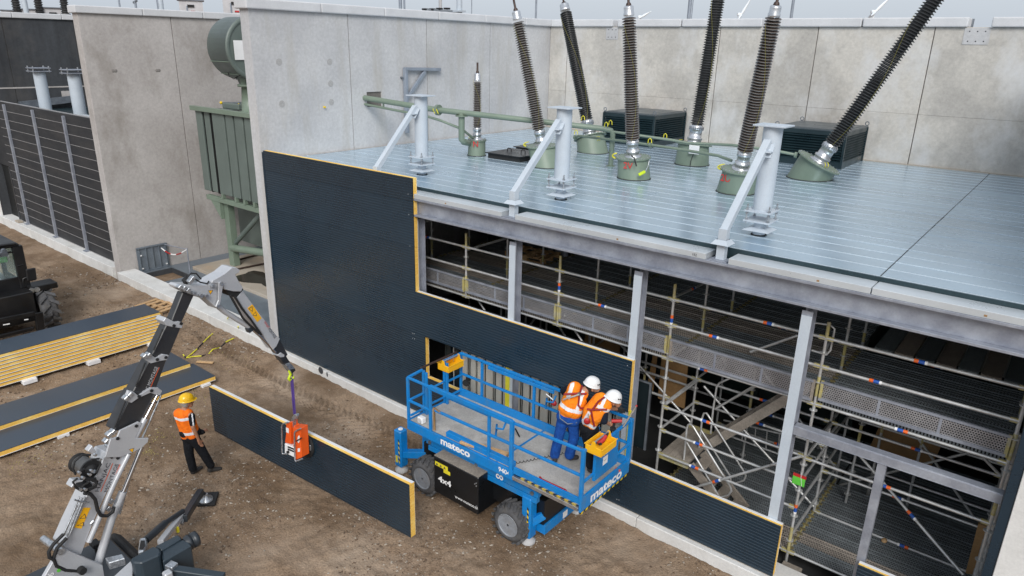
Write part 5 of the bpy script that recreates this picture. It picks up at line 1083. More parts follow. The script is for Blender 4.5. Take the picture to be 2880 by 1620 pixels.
tag(MB().bar(tb_+V(0, 0, .02), te+V(0, 0, .02), .14, .05).build('timber_board', 'pine_wood', bevel=.005), 'pale timber board lying on the platform deck', 'board'); t = tag(MB().bar(on(1405, 1290, z=LZ+.025), on(1428, 1297, z=LZ+.025), .10, .04).build('timber_board', 'pine_wood', bevel=.005), 'short timber offcut beside the long board on the deck', 'board')
cbp = [on(1518, 1341, z=LZ+.02), on(1524, 1348, z=LZ+.02), on(1545, 1358, z=LZ+.02), on(1590, 1378, z=LZ+.02), on(1593, 1382, z=LZ+.02)]
tag(MB().tube(cbp, .016, 8).build('crowbar', 'red_paint'), 'red crowbar lying on the platform deck', 'crowbar')
hx = [on(1439, 1305, z=LZ+.02)+(on(1590, 1273, z=LZ+.05)-on(1439, 1305, z=LZ+.02))*q+V(0, 0, .02*math.sin(q*95)) +V(.012*math.cos(q*95), 0, 0) for q in np.linspace(0, 1, 120)]
tag(MB().tube(hx, .005, 5).build('coiled_cable', 'matt_black'), 'thin black coiled cable across the platform deck', 'cable')
t = thing('steel_clamp', on(1450, 1215, z=LZ), 'black steel clamp resting on the deck', 'clamp'); MB().tube([on(u, v, z=LZ+.03) for u, v in ((1437, 1218), (1440, 1208), (1450, 1206), (1461, 1228))], .014, 6).build('frame', 'matt_black', t)
tag(MB().tube([on(1732, 1318, z=LZ+.03), on(1742, 1324, z=LZ+.03)], .028, 8).build('red_torch', 'orange_paint'), 'small orange torch on the deck by the end beam', 'torch')
p = on(1186, 1180, z=LZ+.07); t = thing('beacon', p, 'round white plug socket on the platform edge', 'socket'); MB().box(p-V(.07, .05, .06), p+V(.07, .05, .06)).build('body', 'white_paint', t, bevel=.01); MB().cyl(p+V(0, -.05, 0), p+V(0, -.07, 0), .045, 14).build('face', 'concrete', t)
p = on(1315, 1072, y=Y1); t = thing('lamp_horn', p, 'black horn clamped to the far middle rail', 'horn'); MB().lathe(p, (0.3, -1, -.1), [(0, .03), (.03, .035), (.05, .07), (.09, .075)], 14).build('bell', 'matt_black', t); MB().box(p+V(-.03, -.02, .02), p+V(.05, .05, .13)).build('clamp', 'matt_black', t)
bb = on(1558, 1134, y=Y1-.1); t = thing('fall_arrester', bb, 'red fall arrester block hanging from the platform rail', 'fall arrester'); MB().ball(bb, (.06, .045, .06), 12, 8).build('case', 'red_paint', t); MB().tube([bb+V(0, 0, .05), on(1536, 1108, y=Y1-.06)], .012, 6).build('strap', 'white_paint', t)
bar_a, bar_b = on(1752, 1201, x=xr+.02), on(1789, 1143, x=xr+.12); t = thing('warning_stick', bar_a, 'striped stick with red tip tied to the platform corner', 'stick'); MB().cyl(bar_a, bar_b, .014, 8).build('shaft', 'grey_wood', t); MB().cyl(bar_b, bar_b+(bar_b-bar_a)*.06, .018, 8).build('tip', 'red_paint', t)
# ================================================================== mini crane
PB, PT_ = V(-10.45, -7.45, 0), V(-10.97, -3.1, 0); ch_ = (PT_-PB)/np.linalg.norm(PT_-PB); cn = V(ch_[1], -ch_[0], 0)   # cn points to the camera side (+X)
Z1 = lambda x, y: (100+x/3.813, 1240+y/3.813); Z2 = lambda x, y: (180+x/3.813, 920+y/3.813); Z3 = lambda x, y: (340+x/5.367, 740+y/5.367); Z4 = lambda x, y: (340+x/5.175, 1340+y/5.175); Z6 = lambda x, y: (740+x/4.53, 1000+y/4.53)
def cp_(zf, pts, off): return [onp(*zf(*p), PB+cn*off, cn) for p in pts]
cr = thing('mini_crane', (-10.5, -7.2, 0), 'silver and black mini crane with telescopic boom and folding jib', 'crane')
def plate(n, zf, pts, near, far, mn, bev=.006, par=None): return MB().prism(cp_(zf, pts, near), cn*(far-near)).build(n, mn, par or cr, bevel=bev)
def rod(n, zf, pts, off, r, mn, par=None, seg=12): return MB().tube(cp_(zf, pts, off), r, seg).build(n, mn, par or cr)
boom = plate('boom_base', Z1, [(300, 1130), (400, 900), (600, 480), (700, 260), (755, 125), (890, 95), (985, 135), (880, 330), (740, 600), (610, 900), (490, 1225), (330, 1195)], .16, -.16, 'crane_silver', .01)
plate('mast_bracket', Z1, [(60, 1520), (180, 1310), (235, 1180), (275, 1150), (320, 1160), (720, 1335), (760, 1560)], .24, .17, 'crane_silver'); plate('mast_bracket', Z1, [(60, 1520), (180, 1310), (235, 1180), (275, 1150), (320, 1160), (720, 1335), (760, 1560)], -.17, -.24, 'crane_silver')
a = cp_(Z1, [(280, 1190)], .26)[0]; MB().cyl(a, a-cn*.52, .05, 16).build('pivot_pin', 'zinc_fitting', cr)
plate('boom_section', Z2, [(540, 1110), (560, 1060), (740, 690), (1000, 700), (830, 1020), (780, 1130)], .125, -.125, 'crane_boom_black', .012)
plate('boom_section', Z2, [(735, 700), (950, 290), (1110, 330), (990, 660), (960, 720)], .105, -.105, 'crane_boom_black', .012)
plate('boom_section', Z3, [(440, 1440), (690, 930), (910, 970), (740, 1380), (700, 1460)], .09, -.09, 'crane_boom_black', .012)
plate('boom_section', Z3, [(760, 880), (935, 440), (1110, 480), (905, 930)], .075, -.075, 'crane_boom_black', .012)
s = plate('boom_collar', Z2, [(655, 785), (690, 680), (740, 690), (795, 735), (935, 650), (1010, 650), (1055, 685), (1030, 735), (985, 725), (930, 705), (795, 765), (725, 815)], .15, .10, 'crane_silver')
s = plate('boom_collar', Z2, [(850, 320), (895, 280), (985, 330), (1060, 290), (1125, 300), (1105, 355), (1055, 360), (935, 390), (885, 360)], .125, .08, 'crane_silver')
s = plate('boom_collar', Z3, [(640, 880), (680, 820), (815, 890), (880, 880), (945, 900), (920, 985), (800, 970), (690, 945)], .11, -.11, 'crane_silver')
plate('boom_head_plate', Z2, [(440, 1400), (500, 1200), (570, 1180), (600, 1110), (800, 1015), (838, 1030), (765, 1195), (910, 1190), (900, 1235), (840, 1290), (740, 1345), (600, 1395)], .20, .165, 'crane_silver')
for zf, p, off in ((Z2, (805, 743), .155), (Z2, (938, 682), .155), (Z2, (1092, 325), .13), (Z2, (1000, 347), .13), (Z3, (800, 945), .115), (Z3, (908, 912), .115), (Z2, (775, 1060), .205), (Z2, (575, 1195), .205), (Z1, (815, 172), .165), (Z1, (882, 183), .165)):
    c = cp_(zf, [p], off)[0]; MB().cyl(c-cn*.02, c+cn*.012, .025, 10).build('bolt_cap', 'matt_black', cr)
rod('extension_ram', Z2, [(1000, 730), (860, 1000)], .15, .022, 'chrome'); rod('extension_ram', Z2, [(870, 980), (760, 1190)], .15, .045, 'crane_silver'); rod('slide_tube', Z1, [(1000, 140), (850, 440), (570, 1085)], .18, .04, 'crane_silver'); rod('slide_tube', Z2, [(1040, 730), (830, 1210)], .12, .016, 'zinc_fitting')
rod('lift_ram_rod', Z1, [(1140, 60), (935, 560)], .10, .034, 'chrome'); rod('lift_ram', Z1, [(935, 545), (815, 830), (670, 1320)], .10, .062, 'crane_silver', None, 16)
rod('guide_rod', Z1, [(1100, 100), (900, 785)], .05, .018, 'zinc_fitting')
for a, b in (((470, 600), (310, 1010)), ((500, 610), (335, 1020)), ((530, 600), (360, 1020)), ((445, 690), (300, 1000))): rod('hydraulic_pipe', Z1, [a, b], .19, .013, 'zinc_fitting', None, 8)
for pts in (((300, 1000), (190, 1110), (140, 1190), (150, 1250), (190, 1270)), ((335, 1040), (230, 1150), (190, 1260), (220, 1340), (320, 1385), (450, 1395)), ((520, 560), (590, 570), (640, 630), (665, 740), (700, 800), (770, 805), (830, 760), (840, 710)), ((490, 400), (600, 410), (655, 440), (640, 490), (560, 530))): rod('hydraulic_hose', Z1, pts, .23, .026, 'matt_black', None, 10)
c = cp_(Z1, [(490, 1385)], .27)[0]; MB().cyl(c-cn*.06, c+cn*.06, .055, 14).build('hose_block', 'matt_black', cr)
rod('hydraulic_pipe', Z1, [(415, 630), (490, 655), (575, 660)], .23, .012, 'zinc_fitting', None, 8)
for pts in (((1060, 20), (960, 250)), ((870, 380), (770, 640)), ((660, 790), (540, 1080)), ((800, 560), (770, 620))): rod('hydraulic_hose', Z2, pts, .14, .012, 'matt_black', None, 8)
# fittings clusters on the left edge
for zf, p in ((Z2, (700, 720)), (Z2, (660, 760)), (Z2, (900, 300)), (Z2, (860, 310)), (Z2, (480, 1150)), (Z2, (520, 1120)), (Z2, (480, 1270)), (Z2, (450, 1220)), (Z3, (880, 360)), (Z3, (940, 380)), (Z3, (1000, 410)), (Z3, (1070, 230)), (Z3, (1040, 270)), (Z1, (770, 720)), (Z1, (800, 640)), (Z1, (600, 870)), (Z1, (660, 1370))):
    c = cp_(zf, [p], .13)[0]; m = MB(); m.obox(c, cn*.05, V(0, .03, .02), V(0, -.018, .028)); o = m.build('valve_fitting', 'zinc_fitting', cr, bevel=.008)
# winch
wc = cp_(Z1, [(545, 280)], .0)[0]; wn = MB(); wn.lathe(wc-cn*.22, cn, [(0, .15), (.03, .15), (.03, .10), (.32, .10), (.32, .15), (.35, .15)], 28); wv = wn.build('winch', 'matt_black', cr); MB().lathe(wc-cn*.17, cn, [(0, .125), (.27, .125)], 24).build('rope_drum', 'shed_rim_dark', wv); c = wc+cn*.13; MB().lathe(c, cn, [(0, .09), (.06, .08), (.065, .03), (.075, .03)], 16).build('winch_motor', 'matt_black', wv); MB().lathe(c+cn*.075, cn, [(0, .028), (.006, .028)], 12).build('motor_badge', 'support_paint', wv)
for pts in (((430, 360), (400, 300), (420, 220), (500, 150), (590, 150)), ((470, 330), (520, 300), (560, 330), (600, 350)), ((450, 400), (400, 440), (430, 500), (500, 540)), ((600, 200), (680, 190), (700, 250), (650, 340)), ((560, 420), (640, 400), (660, 460), (600, 500), (540, 520)), ((480, 520), (520, 470), (580, 440))): rod('hydraulic_hose', Z1, pts, .24, .016, 'matt_black', None, 8)
for p in ((470, 340), (510, 395), (580, 360), (600, 320), (480, 520), (535, 520), (690, 200), (640, 150)): c = cp_(Z1, [p], .25)[0]; MB().cyl(c-cn*.03, c+cn*.02, .022, 8).build('hose_fitting', 'zinc_fitting', cr)
c = cp_(Z1, [(500, 470)], .05)[0]; MB().cyl(c-cn*.12, c+cn*.15, .07, 14).build('gear_motor', 'matt_black', wv)
plate('winch_guard', Z1, [(380, 500), (420, 430), (520, 420), (500, 440), (440, 450), (400, 500)], .25, .1, 'crane_silver'); plate('winch_arm', Z1, [(560, 110), (610, 50), (650, 120), (640, 160)], .1, 0, 'crane_silver')
# knuckle and jib
plate('knuckle', Z3, [(850, 350), (885, 325), (1280, 335), (1370, 260), (1500, 275), (1545, 330), (1490, 590), (1450, 690), (1400, 640), (1255, 510), (1225, 535), (1000, 450), (865, 385)], .12, -.12, 'crane_silver', .008)
jib = plate('jib_housing', Z3, [(1370, 300), (1380, 265), (1560, 165), (1680, 65), (1735, 65), (1800, 105), (1790, 140), (1730, 175), (1775, 265), (1845, 370), (1820, 430), (1700, 430), (1570, 400), (1530, 320)], .14, -.14, 'crane_silver', .008)
plate('rubber_bumper', Z3, [(1570, 405), (1700, 435), (1840, 378), (1850, 400), (1745, 525), (1655, 495)], .10, -.10, 'matt_black', .004)
plate('jib_link', Z3, [(1480, 290), (1520, 290), (1545, 340), (1500, 620), (1470, 690), (1430, 660), (1475, 560)], .17, .14, 'crane_silver')
for p in ((1395, 350), (1515, 310), (1295, 500), (1470, 655), (1110, 455), (1215, 490)): c = cp_(Z3, [p], .17)[0]; MB().cyl(c-cn*.06, c+cn*.012, .032, 14).build('pin', 'zinc_fitting', cr)
j1 = plate('jib_arm', Z3, [(1745, 520), (1845, 420), (1960, 580), (2350, 1095), (2405, 1140), (2350, 1260), (2300, 1310), (2130, 1060), (1950, 840)], .10, -.10, 'crane_silver', .008)
plate('jib_section', Z3, [(2315, 1290), (2390, 1140), (2520, 1380), (2440, 1490)], .075, -.075, 'crane_boom_black', .008)
plate('jib_section', Z6, [(205, 20), (290, 0), (350, 95), (300, 135), (270, 110)], .06, -.06, 'crane_boom_black', .008); plate('jib_collar', Z6, [(180, 0), (225, -40), (275, -10), (270, 20), (225, 25)], .085, -.085, 'crane_silver'); tipo = plate('jib_tip', Z6, [(280, 110), (345, 90), (405, 160), (412, 190), (370, 222), (330, 180)], .07, -.07, 'zinc_fitting')
plate('tip_block', Z6, [(345, 180), (405, 165), (414, 190), (372, 224)], .075, .071, 'matt_black', 0)
rod('jib_ram', Z3, [(1470, 655), (1560, 730), (1980, 990)], .06, .045, 'crane_silver', None, 14); rod('jib_ram_rod', Z3, [(1960, 975), (2160, 1150), (2290, 1290), (2330, 1340)], .06, .028, 'chrome'); plate('ram_clamp', Z3, [(1920, 1000), (1980, 960), (2010, 1010), (1950, 1060)], .12, .02, 'crane_dark')
for pts in (((1650, 490), (1770, 700), (1840, 830), (1950, 940), (2090, 1060)), ((1720, 510), (1830, 690), (1960, 850), (2120, 1080)), ((1120, 240), (1200, 290), (1300, 310), (1330, 270)), ((1010, 210), (1060, 150), (1140, 160), (1210, 240))): rod('hydraulic_hose', Z3, pts, .13, .02 if pts[0][1] > 300 else .012, 'matt_black', None, 8)
rod('hydraulic_hose', Z3, [(950, 280), (1000, 220), (1010, 260), (960, 300)], .05, .045, 'matt_black')
# decals and lettering
def decal(n, zf, pts, off, mn, par): P = cp_(zf, pts, off); return MB().prism(P, -cn*.003).build(n, mn, par)
d1 = decal('warning_label', Z1, [(415, 930), (515, 715), (590, 718), (492, 942)], .164, 'yellow_plastic', boom); d2 = decal('warning_label', Z3, [(1910, 680), (1985, 625), (2125, 830), (2060, 890)], .104, 'yellow_plastic', j1)
for zf, tri, off, par in ((Z1, [(440, 910), (515, 870), (520, 915)], .166, d1), (Z1, [(470, 835), (530, 780), (545, 830)], .166, d1), (Z3, [(1925, 690), (1985, 650), (1990, 735)], .106, d2), (Z3, [(1985, 790), (2035, 730), (2055, 800)], .106, d2)):
    c = np.mean(np.array(tri), 0); inner = [tuple(c+(np.array(t_)-c)*.68) for t_ in tri]; o = decal('pictogram', zf, tri, off, 'text_dark', par); decal('pictogram_field', zf, inner, off+.0015, 'yellow_plastic', o) if False else None; P = cp_(zf, inner, off+.002); MB().prism(P, -cn*.001).build('pictogram_field', 'yellow_plastic', par)
for zf, tri, off, par in ((Z3, [(1318, 412), (1392, 408), (1352, 476)], .125, cr), (Z2, [(695, 1312), (752, 1298), (736, 1348)], .204, cr)):
    o = decal('warning_triangle', zf, tri, off, 'text_dark', par); c = np.mean(np.array(tri), 0); P = cp_(zf, [tuple(c+(np.array(t_)-c)*.78) for t_ in tri], off+.002); MB().prism(P, -cn*.001).build('triangle_field', 'yellow_plastic', par)
def boomtext(s, zf, a, b, hpx, off, mn, par, under=None, bold=.0):
    A, Bv = cp_(zf, [a, b], off); ax = Bv-A; L = np.linalg.norm(ax); up = np.cross(cn, ax); up /= np.linalg.norm(up)
    if up[1] > 0: up = up
    hh = hpx/3.813/178.0; lettering(s, A, ax, up, hh, mn, par, width=L, bold=bold, off=.003)
    if under: axn = ax/L; MB().prism([A-up*.012, Bv-up*.012, Bv-up*.022, A-up*.022], -cn*.002).build('underline', under, par)
boomtext('HANJAC', Z1, (688, 545), (818, 240), 55, .164, 'text_dark', boom, 'orange_text'); boomtext('MONTAGE', Z1, (772, 548), (895, 250), 42, .164, 'text_dark', boom, 'orange_text')
sec = [o for o in bpy.data.objects if o.name.startswith('boom_section')]; boomtext('C MONTAGE', Z2, (908, 668), (1012, 430), 42, .108, 'text_grey', cr, 'orange_text')
boomtext('HANJAC', Z3, (2150, 905), (2215, 1000), 40, .104, 'red_text', j1); boomtext('MONTAGE', Z3, (2218, 1005), (2318, 1140), 40, .104, 'text_dark', j1)
P = cp_(Z1, [(190, 1448)], .245)[0]; lettering('6', P, cp_(Z1, [(190, 1448)], .245)[0]*0+cp_(Z1, [(225, 1340)], .245)[0]-P, -ch_+V(0, 0, .3), .09, 'white_paint', cr, bold=.02); c = cp_(Z1, [(250, 1388)], .245)[0]; MB().cyl(c, c+cn*.003, .028, 14).build('green_dot', 'green_tag', cr)
# chassis, engine covers, outriggers
def topbox(n, pts, zt, zb, mn, par=None, bev=.02): P = [on(*Z4(*p), z=zt) for p in pts]; return MB().prism(P, V(0, 0, zb-zt)).build(n, mn, par or cr, bevel=bev)
topbox('engine_cover', [(135, 1195), (470, 1010), (560, 1040), (585, 1095), (560, 1140), (290, 1258), (175, 1252)], 1.02, .45, 'crane_box'); topbox('engine_cover', [(490, 1012), (830, 838), (885, 890), (580, 1075), (565, 1040)], 1.0, .4, 'crane_box'); topbox('engine_cover', [(590, 1090), (890, 915), (960, 920), (1030, 995), (610, 1235)], .96, .25, 'crane_box')
c0 = on(*Z4(1035, 935), z=.88); ax = on(*Z4(1140, 880), z=.88)-c0; ax /= np.linalg.norm(ax); MB().lathe(c0-ax*.12, ax, [(0, .10), (.05, .125), (.09, .125), (.09, .11), (.12, .11), (.12, .125), (.2, .125), (.22, .08)], 20).build('air_filter', 'crane_dark', cr)
topbox('slew_frame', [(-160, 1500), (140, 1225), (180, 1300), (170, 1430), (-100, 1600)], .78, .5, 'crane_silver', None, .01); topbox('frame_rail', [(-230, 1180), (20, 1125), (60, 1190), (-180, 1260)], .85, .72, 'zinc_fitting', None, .01)
A_, B_, C_ = on(*Z4(360, 930), z=.72), on(*Z4(640, 680), z=.62), on(*Z4(900, 505), z=.50); MB().tube([A_, B_], .062, 14).build('outrigger_ram', 'crane_dark', cr); MB().tube([B_, C_], .045, 12).build('outrigger_ram', 'crane_dark', cr)
MB().bar(on(*Z4(575, 960), z=.62), on(*Z4(875, 575), z=.44), .10, .08).build('outrigger_arm', 'crane_silver', cr, bevel=.006); MB().bar(on(*Z4(915, 620), z=.42), on(*Z4(1160, 225), z=.26), .12, .13).build('outrigger_arm', 'crane_dark', cr, bevel=.01)
MB().bar(on(*Z4(890, 700), z=.34), on(*Z4(915, 545), z=.44), .05, .1).build('outrigger_link', 'zinc_fitting', cr, bevel=.006)
MB().box(on(*Z4(825, 775), z=.42)-V(.02, .02, .05), on(*Z4(825, 775), z=.42)+V(.02, .02, .05)).build('yellow_flag', 'label_yellow', cr)
ft = on(*Z4(1235, 310), z=.1); MB().lathe(V(ft[0], ft[1], .055), (0, 0, 1), [(0, .13), (.03, .125), (.05, .05), (.13, .045)], 20).build('outrigger_foot', 'zinc_fitting', cr); MB().bar(on(*Z4(1165, 245), z=.24), V(ft[0], ft[1], .2), .07, .05).build('foot_link', 'crane_dark', cr, bevel=.006)
c = on(*Z4(310, 960), z=.78); m = MB(); m.prism([on(*Z4(*p), z=.8) for p in ((245, 1110), (270, 890), (375, 880), (380, 960), (340, 1075))], V(0, 0, -.12)); m.build('ram_bracket', 'zinc_fitting', cr, bevel=.02); m = MB(); m.prism([on(*Z4(*p), z=.805) for p in ((265, 1060), (290, 930), (350, 930), (350, 1000), (320, 1065))], V(0, 0, -.02)); m.build('bracket_slot', 'matt_black', cr)
MB().bar(on(*Z4(730, 1370), z=.80), on(*Z4(1500, 1480), z=.70), .13, .13).build('outrigger_arm', 'crane_box', cr, bevel=.01); c = on(*Z4(740, 1310), z=.86); MB().obox(c, V(.07, .02, 0), V(-.02, .06, 0), V(0, 0, .05)).build('lock_fitting', 'zinc_fitting', cr, bevel=.01); c = on(*Z4(680, 1430), z=.86); MB().obox(c, V(.06, .0, 0), V(.0, .06, 0), V(0, 0, .06)).build('lock_fitting', 'crane_silver', cr, bevel=.02)
c = on(*Z1(640, 1120), y=-6.9); MB().tube([c, c+V(0, 0, -.5)], .025, 8).build('lamp_stalk', 'matt_black', cr); MB().obox(c+V(0, 0, .03), V(.09, 0, 0), V(0, .06, 0), V(0, 0, .035)).build('lamp_head', 'matt_black', cr, bevel=.01)
MB().box((-11.3, -7.9, .1), (-9.2, -6.6, .5)).build('undercarriage', 'crane_dark', cr, bevel=.03)
for y in (-8.0, -6.5): MB().box((-11.5, y-.12, .0), (-9.0, y+.12, .42)).build('track', 'rubber', cr, bevel=.1)
pd = [on(*Z4(*p), z=.05) for p in ((1105, 412), (1180, 235), (1425, 213), (1365, 402))]; padm = MB().prism(pd, V(0, 0, -.05)); tag(padm.build('ground_pad', 'matt_black', bevel=.006), 'black square outrigger pad on the earth under the crane foot', 'pad')
# ================================================================== hanging panel, lifter, sling, hook
e_ = V(5.81, .35, 0); e_ /= np.linalg.norm(e_); nf = V(e_[1], -e_[0], 0); H0 = V(-13.36, -3.58, .35); HL = 5.82; HH = 1.07
hp = thing('cladding_panel', H0+e_*HL/2, 'loose dark cladding panel hanging from the crane beside the ground worker', 'panel')
def slab3(n, mn, d0, d1, z0, z1, x0=0.0, x1=HL): return MB().obox(H0+e_*(x0+x1)/2-nf*(d0+d1)/2+V(0, 0, (z0+z1)/2), e_*(x1-x0)/2, nf*(d1-d0)/2, V(0, 0, (z1-z0)/2)).build(n, mn, hp)
slab3('mineral_wool_core', 'mineral_wool', .006, PT-.003, .002, HH-.004); slab3('inner_sheet', 'white_steel', PT-.003, PT, 0, HH); slab3('top_fold', 'white_steel', PT*.5, PT-.0035, HH-.0035, HH+.001)
m = MB(); n = 18; vs = []; fs = []; pr = [(0, 0)]
for i in range(1, n): z = HH*i/n; pr += [(0, z-.005), (.0055, z-.001), (.0055, z+.003), (0, z+.008)]
pr.append((0, HH))
for d_, z in pr: vs += [H0-nf*d_+V(0, 0, z), H0+e_*HL-nf*d_+V(0, 0, z)]
m.add(vs, [(2*i, 2*i+1, 2*i+3, 2*i+2) for i in range(len(pr)-1)]); m.build('outer_sheet', 'navy_steel', hp)
vl = thing('vacuum_lifter', H0+e_*2.4, 'orange vacuum lifter clamped to the hanging panel', 'vacuum lifter')
def lp(pts, off): return [onp(*Z6(*p), H0+nf*off, nf) for p in pts]
def lplate(n, pts, o0, o1, mn, bev=.008, par=None): return MB().prism(lp(pts, o0), nf*(o1-o0)).build(n, mn, par or vl, bevel=bev)
lplate('body', [(292, 865), (340, 855), (355, 1130), (275, 1110), (290, 1000)], .30, .12, 'orange_paint'); bd = lplate('body', [(380, 915), (470, 930), (490, 1300), (415, 1330), (385, 1240)], .30, .12, 'orange_paint'); lplate('control_box', [(272, 1120), (400, 1180), (400, 1300), (275, 1240)], .31, .14, 'white_paint')
lplate('spine', [(330, 860), (400, 900), (400, 1180), (345, 1150)], .22, .10, 'orange_paint'); lplate('label', [(290, 915), (325, 930), (325, 990), (292, 975)], .304, .301, 'white_paint', 0); lplate('label', [(440, 1185), (468, 1180), (468, 1225), (440, 1228)], .304, .301, 'white_paint', 0); lplate('symbol', [(440, 1040), (455, 1018), (465, 1040), (462, 1100), (450, 1115), (437, 1095)], .306, .301, 'white_paint', 0)
for y_ in (1155, 1185): lplate('lever', [(310, y_), (395, y_+35), (393, y_+50), (310, y_+18)], .325, .311, 'matt_black', .003)
c = lp([(325, 1225)], .31)[0]; MB().cyl(c, c+nf*.03, .028, 10).build('knob', 'matt_black', vl)
sc_ = lp([(540, 1120)], .0)[0]; MB().lathe(sc_+nf*.0, nf, [(0.002, .26), (.04, .27), (.06, .20), (.09, .10)], 30).build('suction_plate', 'matt_black', vl); c = lp([(590, 1170)], .06)[0]; MB().obox(c, e_*.04, nf*.015, V(0, 0, .06)).build('valve', 'zinc_fitting', vl, bevel=.008)
for pts in ([(320, 850), (250, 870), (237, 900), (240, 1230), (250, 1255), (300, 1250)], [(480, 930), (410, 965), (398, 990), (405, 1330), (420, 1350), (500, 1315)]): MB().tube(lp(pts, .34), .014, 8).build('handle', 'zinc_fitting', vl)
lplate('hanger_plate', [(340, 935), (345, 900), (365, 790), (395, 750), (420, 755), (425, 775), (385, 840), (380, 920), (360, 960)], .24, .17, 'zinc_fitting', .004); MB().tube(lp([(420, 1090), (490, 1050)], .33), .012, 6).build('pump_lever', 'matt_black', vl)
tp = cp_(Z6, [(372, 205)], .0)[0]; hk = thing('crane_hook', tp, 'lime yellow crane hook at the jib tip', 'hook')
P = cp_(Z6, [(335, 170), (335, 200), (350, 240), (335, 270), (325, 295), (340, 315), (370, 305), (388, 280), (385, 262)], .03); MB().tube(P, [.02, .024, .028, .026, .026, .026, .024, .02, .014], 10).build('hook_body', 'lime_yellow', hk); MB().tube(cp_(Z6, [(370, 215), (372, 260)], .02), .016, 8).build('shank', 'galvanised_dark', hk)
st = cp_(Z6, [(368, 290)], .03)[0]; sb_ = lp([(405, 750)], .2)[0]; sg = thing('lifting_sling', st, 'purple webbing sling between hook and vacuum lifter', 'sling')
for o_ in (-.02, .02): MB().prism([st+e_*(o_-.022), st+e_*(o_+.022), sb_+e_*(o_*.6+.022), sb_+e_*(o_*.6-.022)], nf*.012).build('web_strap', 'purple_web', sg)
# ================================================================== panels stacked on the earth
def flat_panel(x0, x1, y0, y1, z0, tk, label, group=None, top='navy_steel'):
    t = thing('sandwich_panel', ((x0+x1)/2, y1, z0), label, 'panel', group)
    MB().box((x0+.004, y0+.004, z0+.014), (x1-.004, y1-.004, z0+tk-.013)).build('mineral_wool_core', 'mineral_wool', t)
    MB().box((x0, y0, z0), (x1, y1, z0+.014)).build('white_sheet', 'white_steel', t)
    MB().box((x0, y0, z0+tk-.013), (x1, y1, z0+tk-.001)).build('dark_sheet', top, t); return t
mat('navy_sheen', (.035, .05, .072), (.028, .042, .062), rough=.36, scale=.8, stretch=(.2, 1, 1), fine=.08, spec=.6, rvar=.08)  # navy lightened for the sky reflected on flat-lying sheets
NP = 9; zt, zb_ = .95, .11; tk = (zt-zb_)/NP
for k in range(NP): flat_panel(-20.64+random.uniform(-.006, .006), -19.66, -8.0, -1.64+random.uniform(-.02, .01), zb_+k*tk, tk, ['lowest panel of the tall stack, resting on the white foam blocks', 'second panel from the bottom of the tall stack', 'third panel from the bottom of the tall stack', 'fourth panel from the bottom of the tall stack', 'middle panel of the tall stack with yellow core', 'fourth panel from the top of the tall stack', 'third panel from the top of the tall stack', 'second panel from the top of the tall stack', 'topmost dark panel of the tall stack beside the black forklift'][k], 'panels in the tall stack', 'navy_sheen')
for u, v, zz, fl_ in ((261, 1017, .05, 'white foam block under the middle of the tall panel stack'), (430, 966, .05, 'white foam block under the stack end next to the pallet'), (85, 1073, .05, 'white foam block under the tall stack on the crane side')):
    p = on(u, v, z=zz); tag(MB().box((-20.2, p[1]-.16, .0), (-19.56, p[1]+.16, .11)).build('foam_block', 'foam_white', bevel=.01), fl_, 'block', 'foam blocks under the tall stack')
flat_panel(-18.2, -17.13, -8.2, -2.17, .18, .12, 'single glossy dark panel lying between the stack and the front panel', None, 'navy_sheen'); flat_panel(-17.29, -16.16, -8.4, -2.02, .07, .12, 'single dark panel lying nearest the ground worker', None, 'navy_sheen')
for x0, x1, y, z0, z1, lab in ((-17.4, -16.10, -2.3, -.02, .07, 'white foam block under the single front panel'), (-18.1, -17.36, -3.2, -.02, .18, 'white foam block under the glossy single panel'), (-17.4, -16.15, -5.6, -.02, .07, 'white foam block under the middle of the front panel')): tag(MB().box((x0, y-.12, z0), (x1, y+.12, z1)).build('foam_block', 'foam_white', bevel=.01), lab, 'block')
pc = on(445, 862, z=.12); pallet((float(pc[0]), float(pc[1]), .03), R_(12), 'wooden pallet lying behind the end of the tall panel stack')
p0, p1 = on(553, 1017, z=.04), on(600, 1020, z=.04); tag(MB().bar(p0, p1, .09, .03).build('timber_offcut', 'pine_wood', bevel=.004), 'pale timber offcut on the earth near the yellow cable', 'offcut')
# cables on the earth
def gz(p, h=.02): return V(p[0], p[1], float(ground_z(p[0], p[1]))+h)
cb = thing('cable', gz(on(520, 1000, z=.03)), 'yellow and black cable looped on the earth below the crane jib', 'cable')
path1 = [(1640, 800), (1570, 860), (1490, 945), (1330, 1130), (1240, 1210), (1150, 1290), (1060, 1360), (985, 1425), (960, 1405), (940, 1370)]; path2 = [(1770, 955), (1765, 1030), (1745, 1100), (1690, 1160), (1580, 1212), (1500, 1250), (1385, 1310), (1320, 1350), (1215, 1392), (1100, 1400), (985, 1425)]
for path in (path1, path2):
    pts = [gz(on(*Z3(*q), z=.04), .03) for q in path]
    if path is path1: pts[0] = on(*Z3(1640, 790), y=KERB_Y-.03)
    else: pts[0] = on(*Z3(1770, 955), y=KERB_Y-.03)
    for k in range(len(pts)-1): MB().tube([pts[k], (pts[k]+pts[k+1])/2+V(0, 0, .004), pts[k+1]], .018, 6).build('cable_piece', 'cable_yellow' if (k % 3 != 1) else 'matt_black', cb)
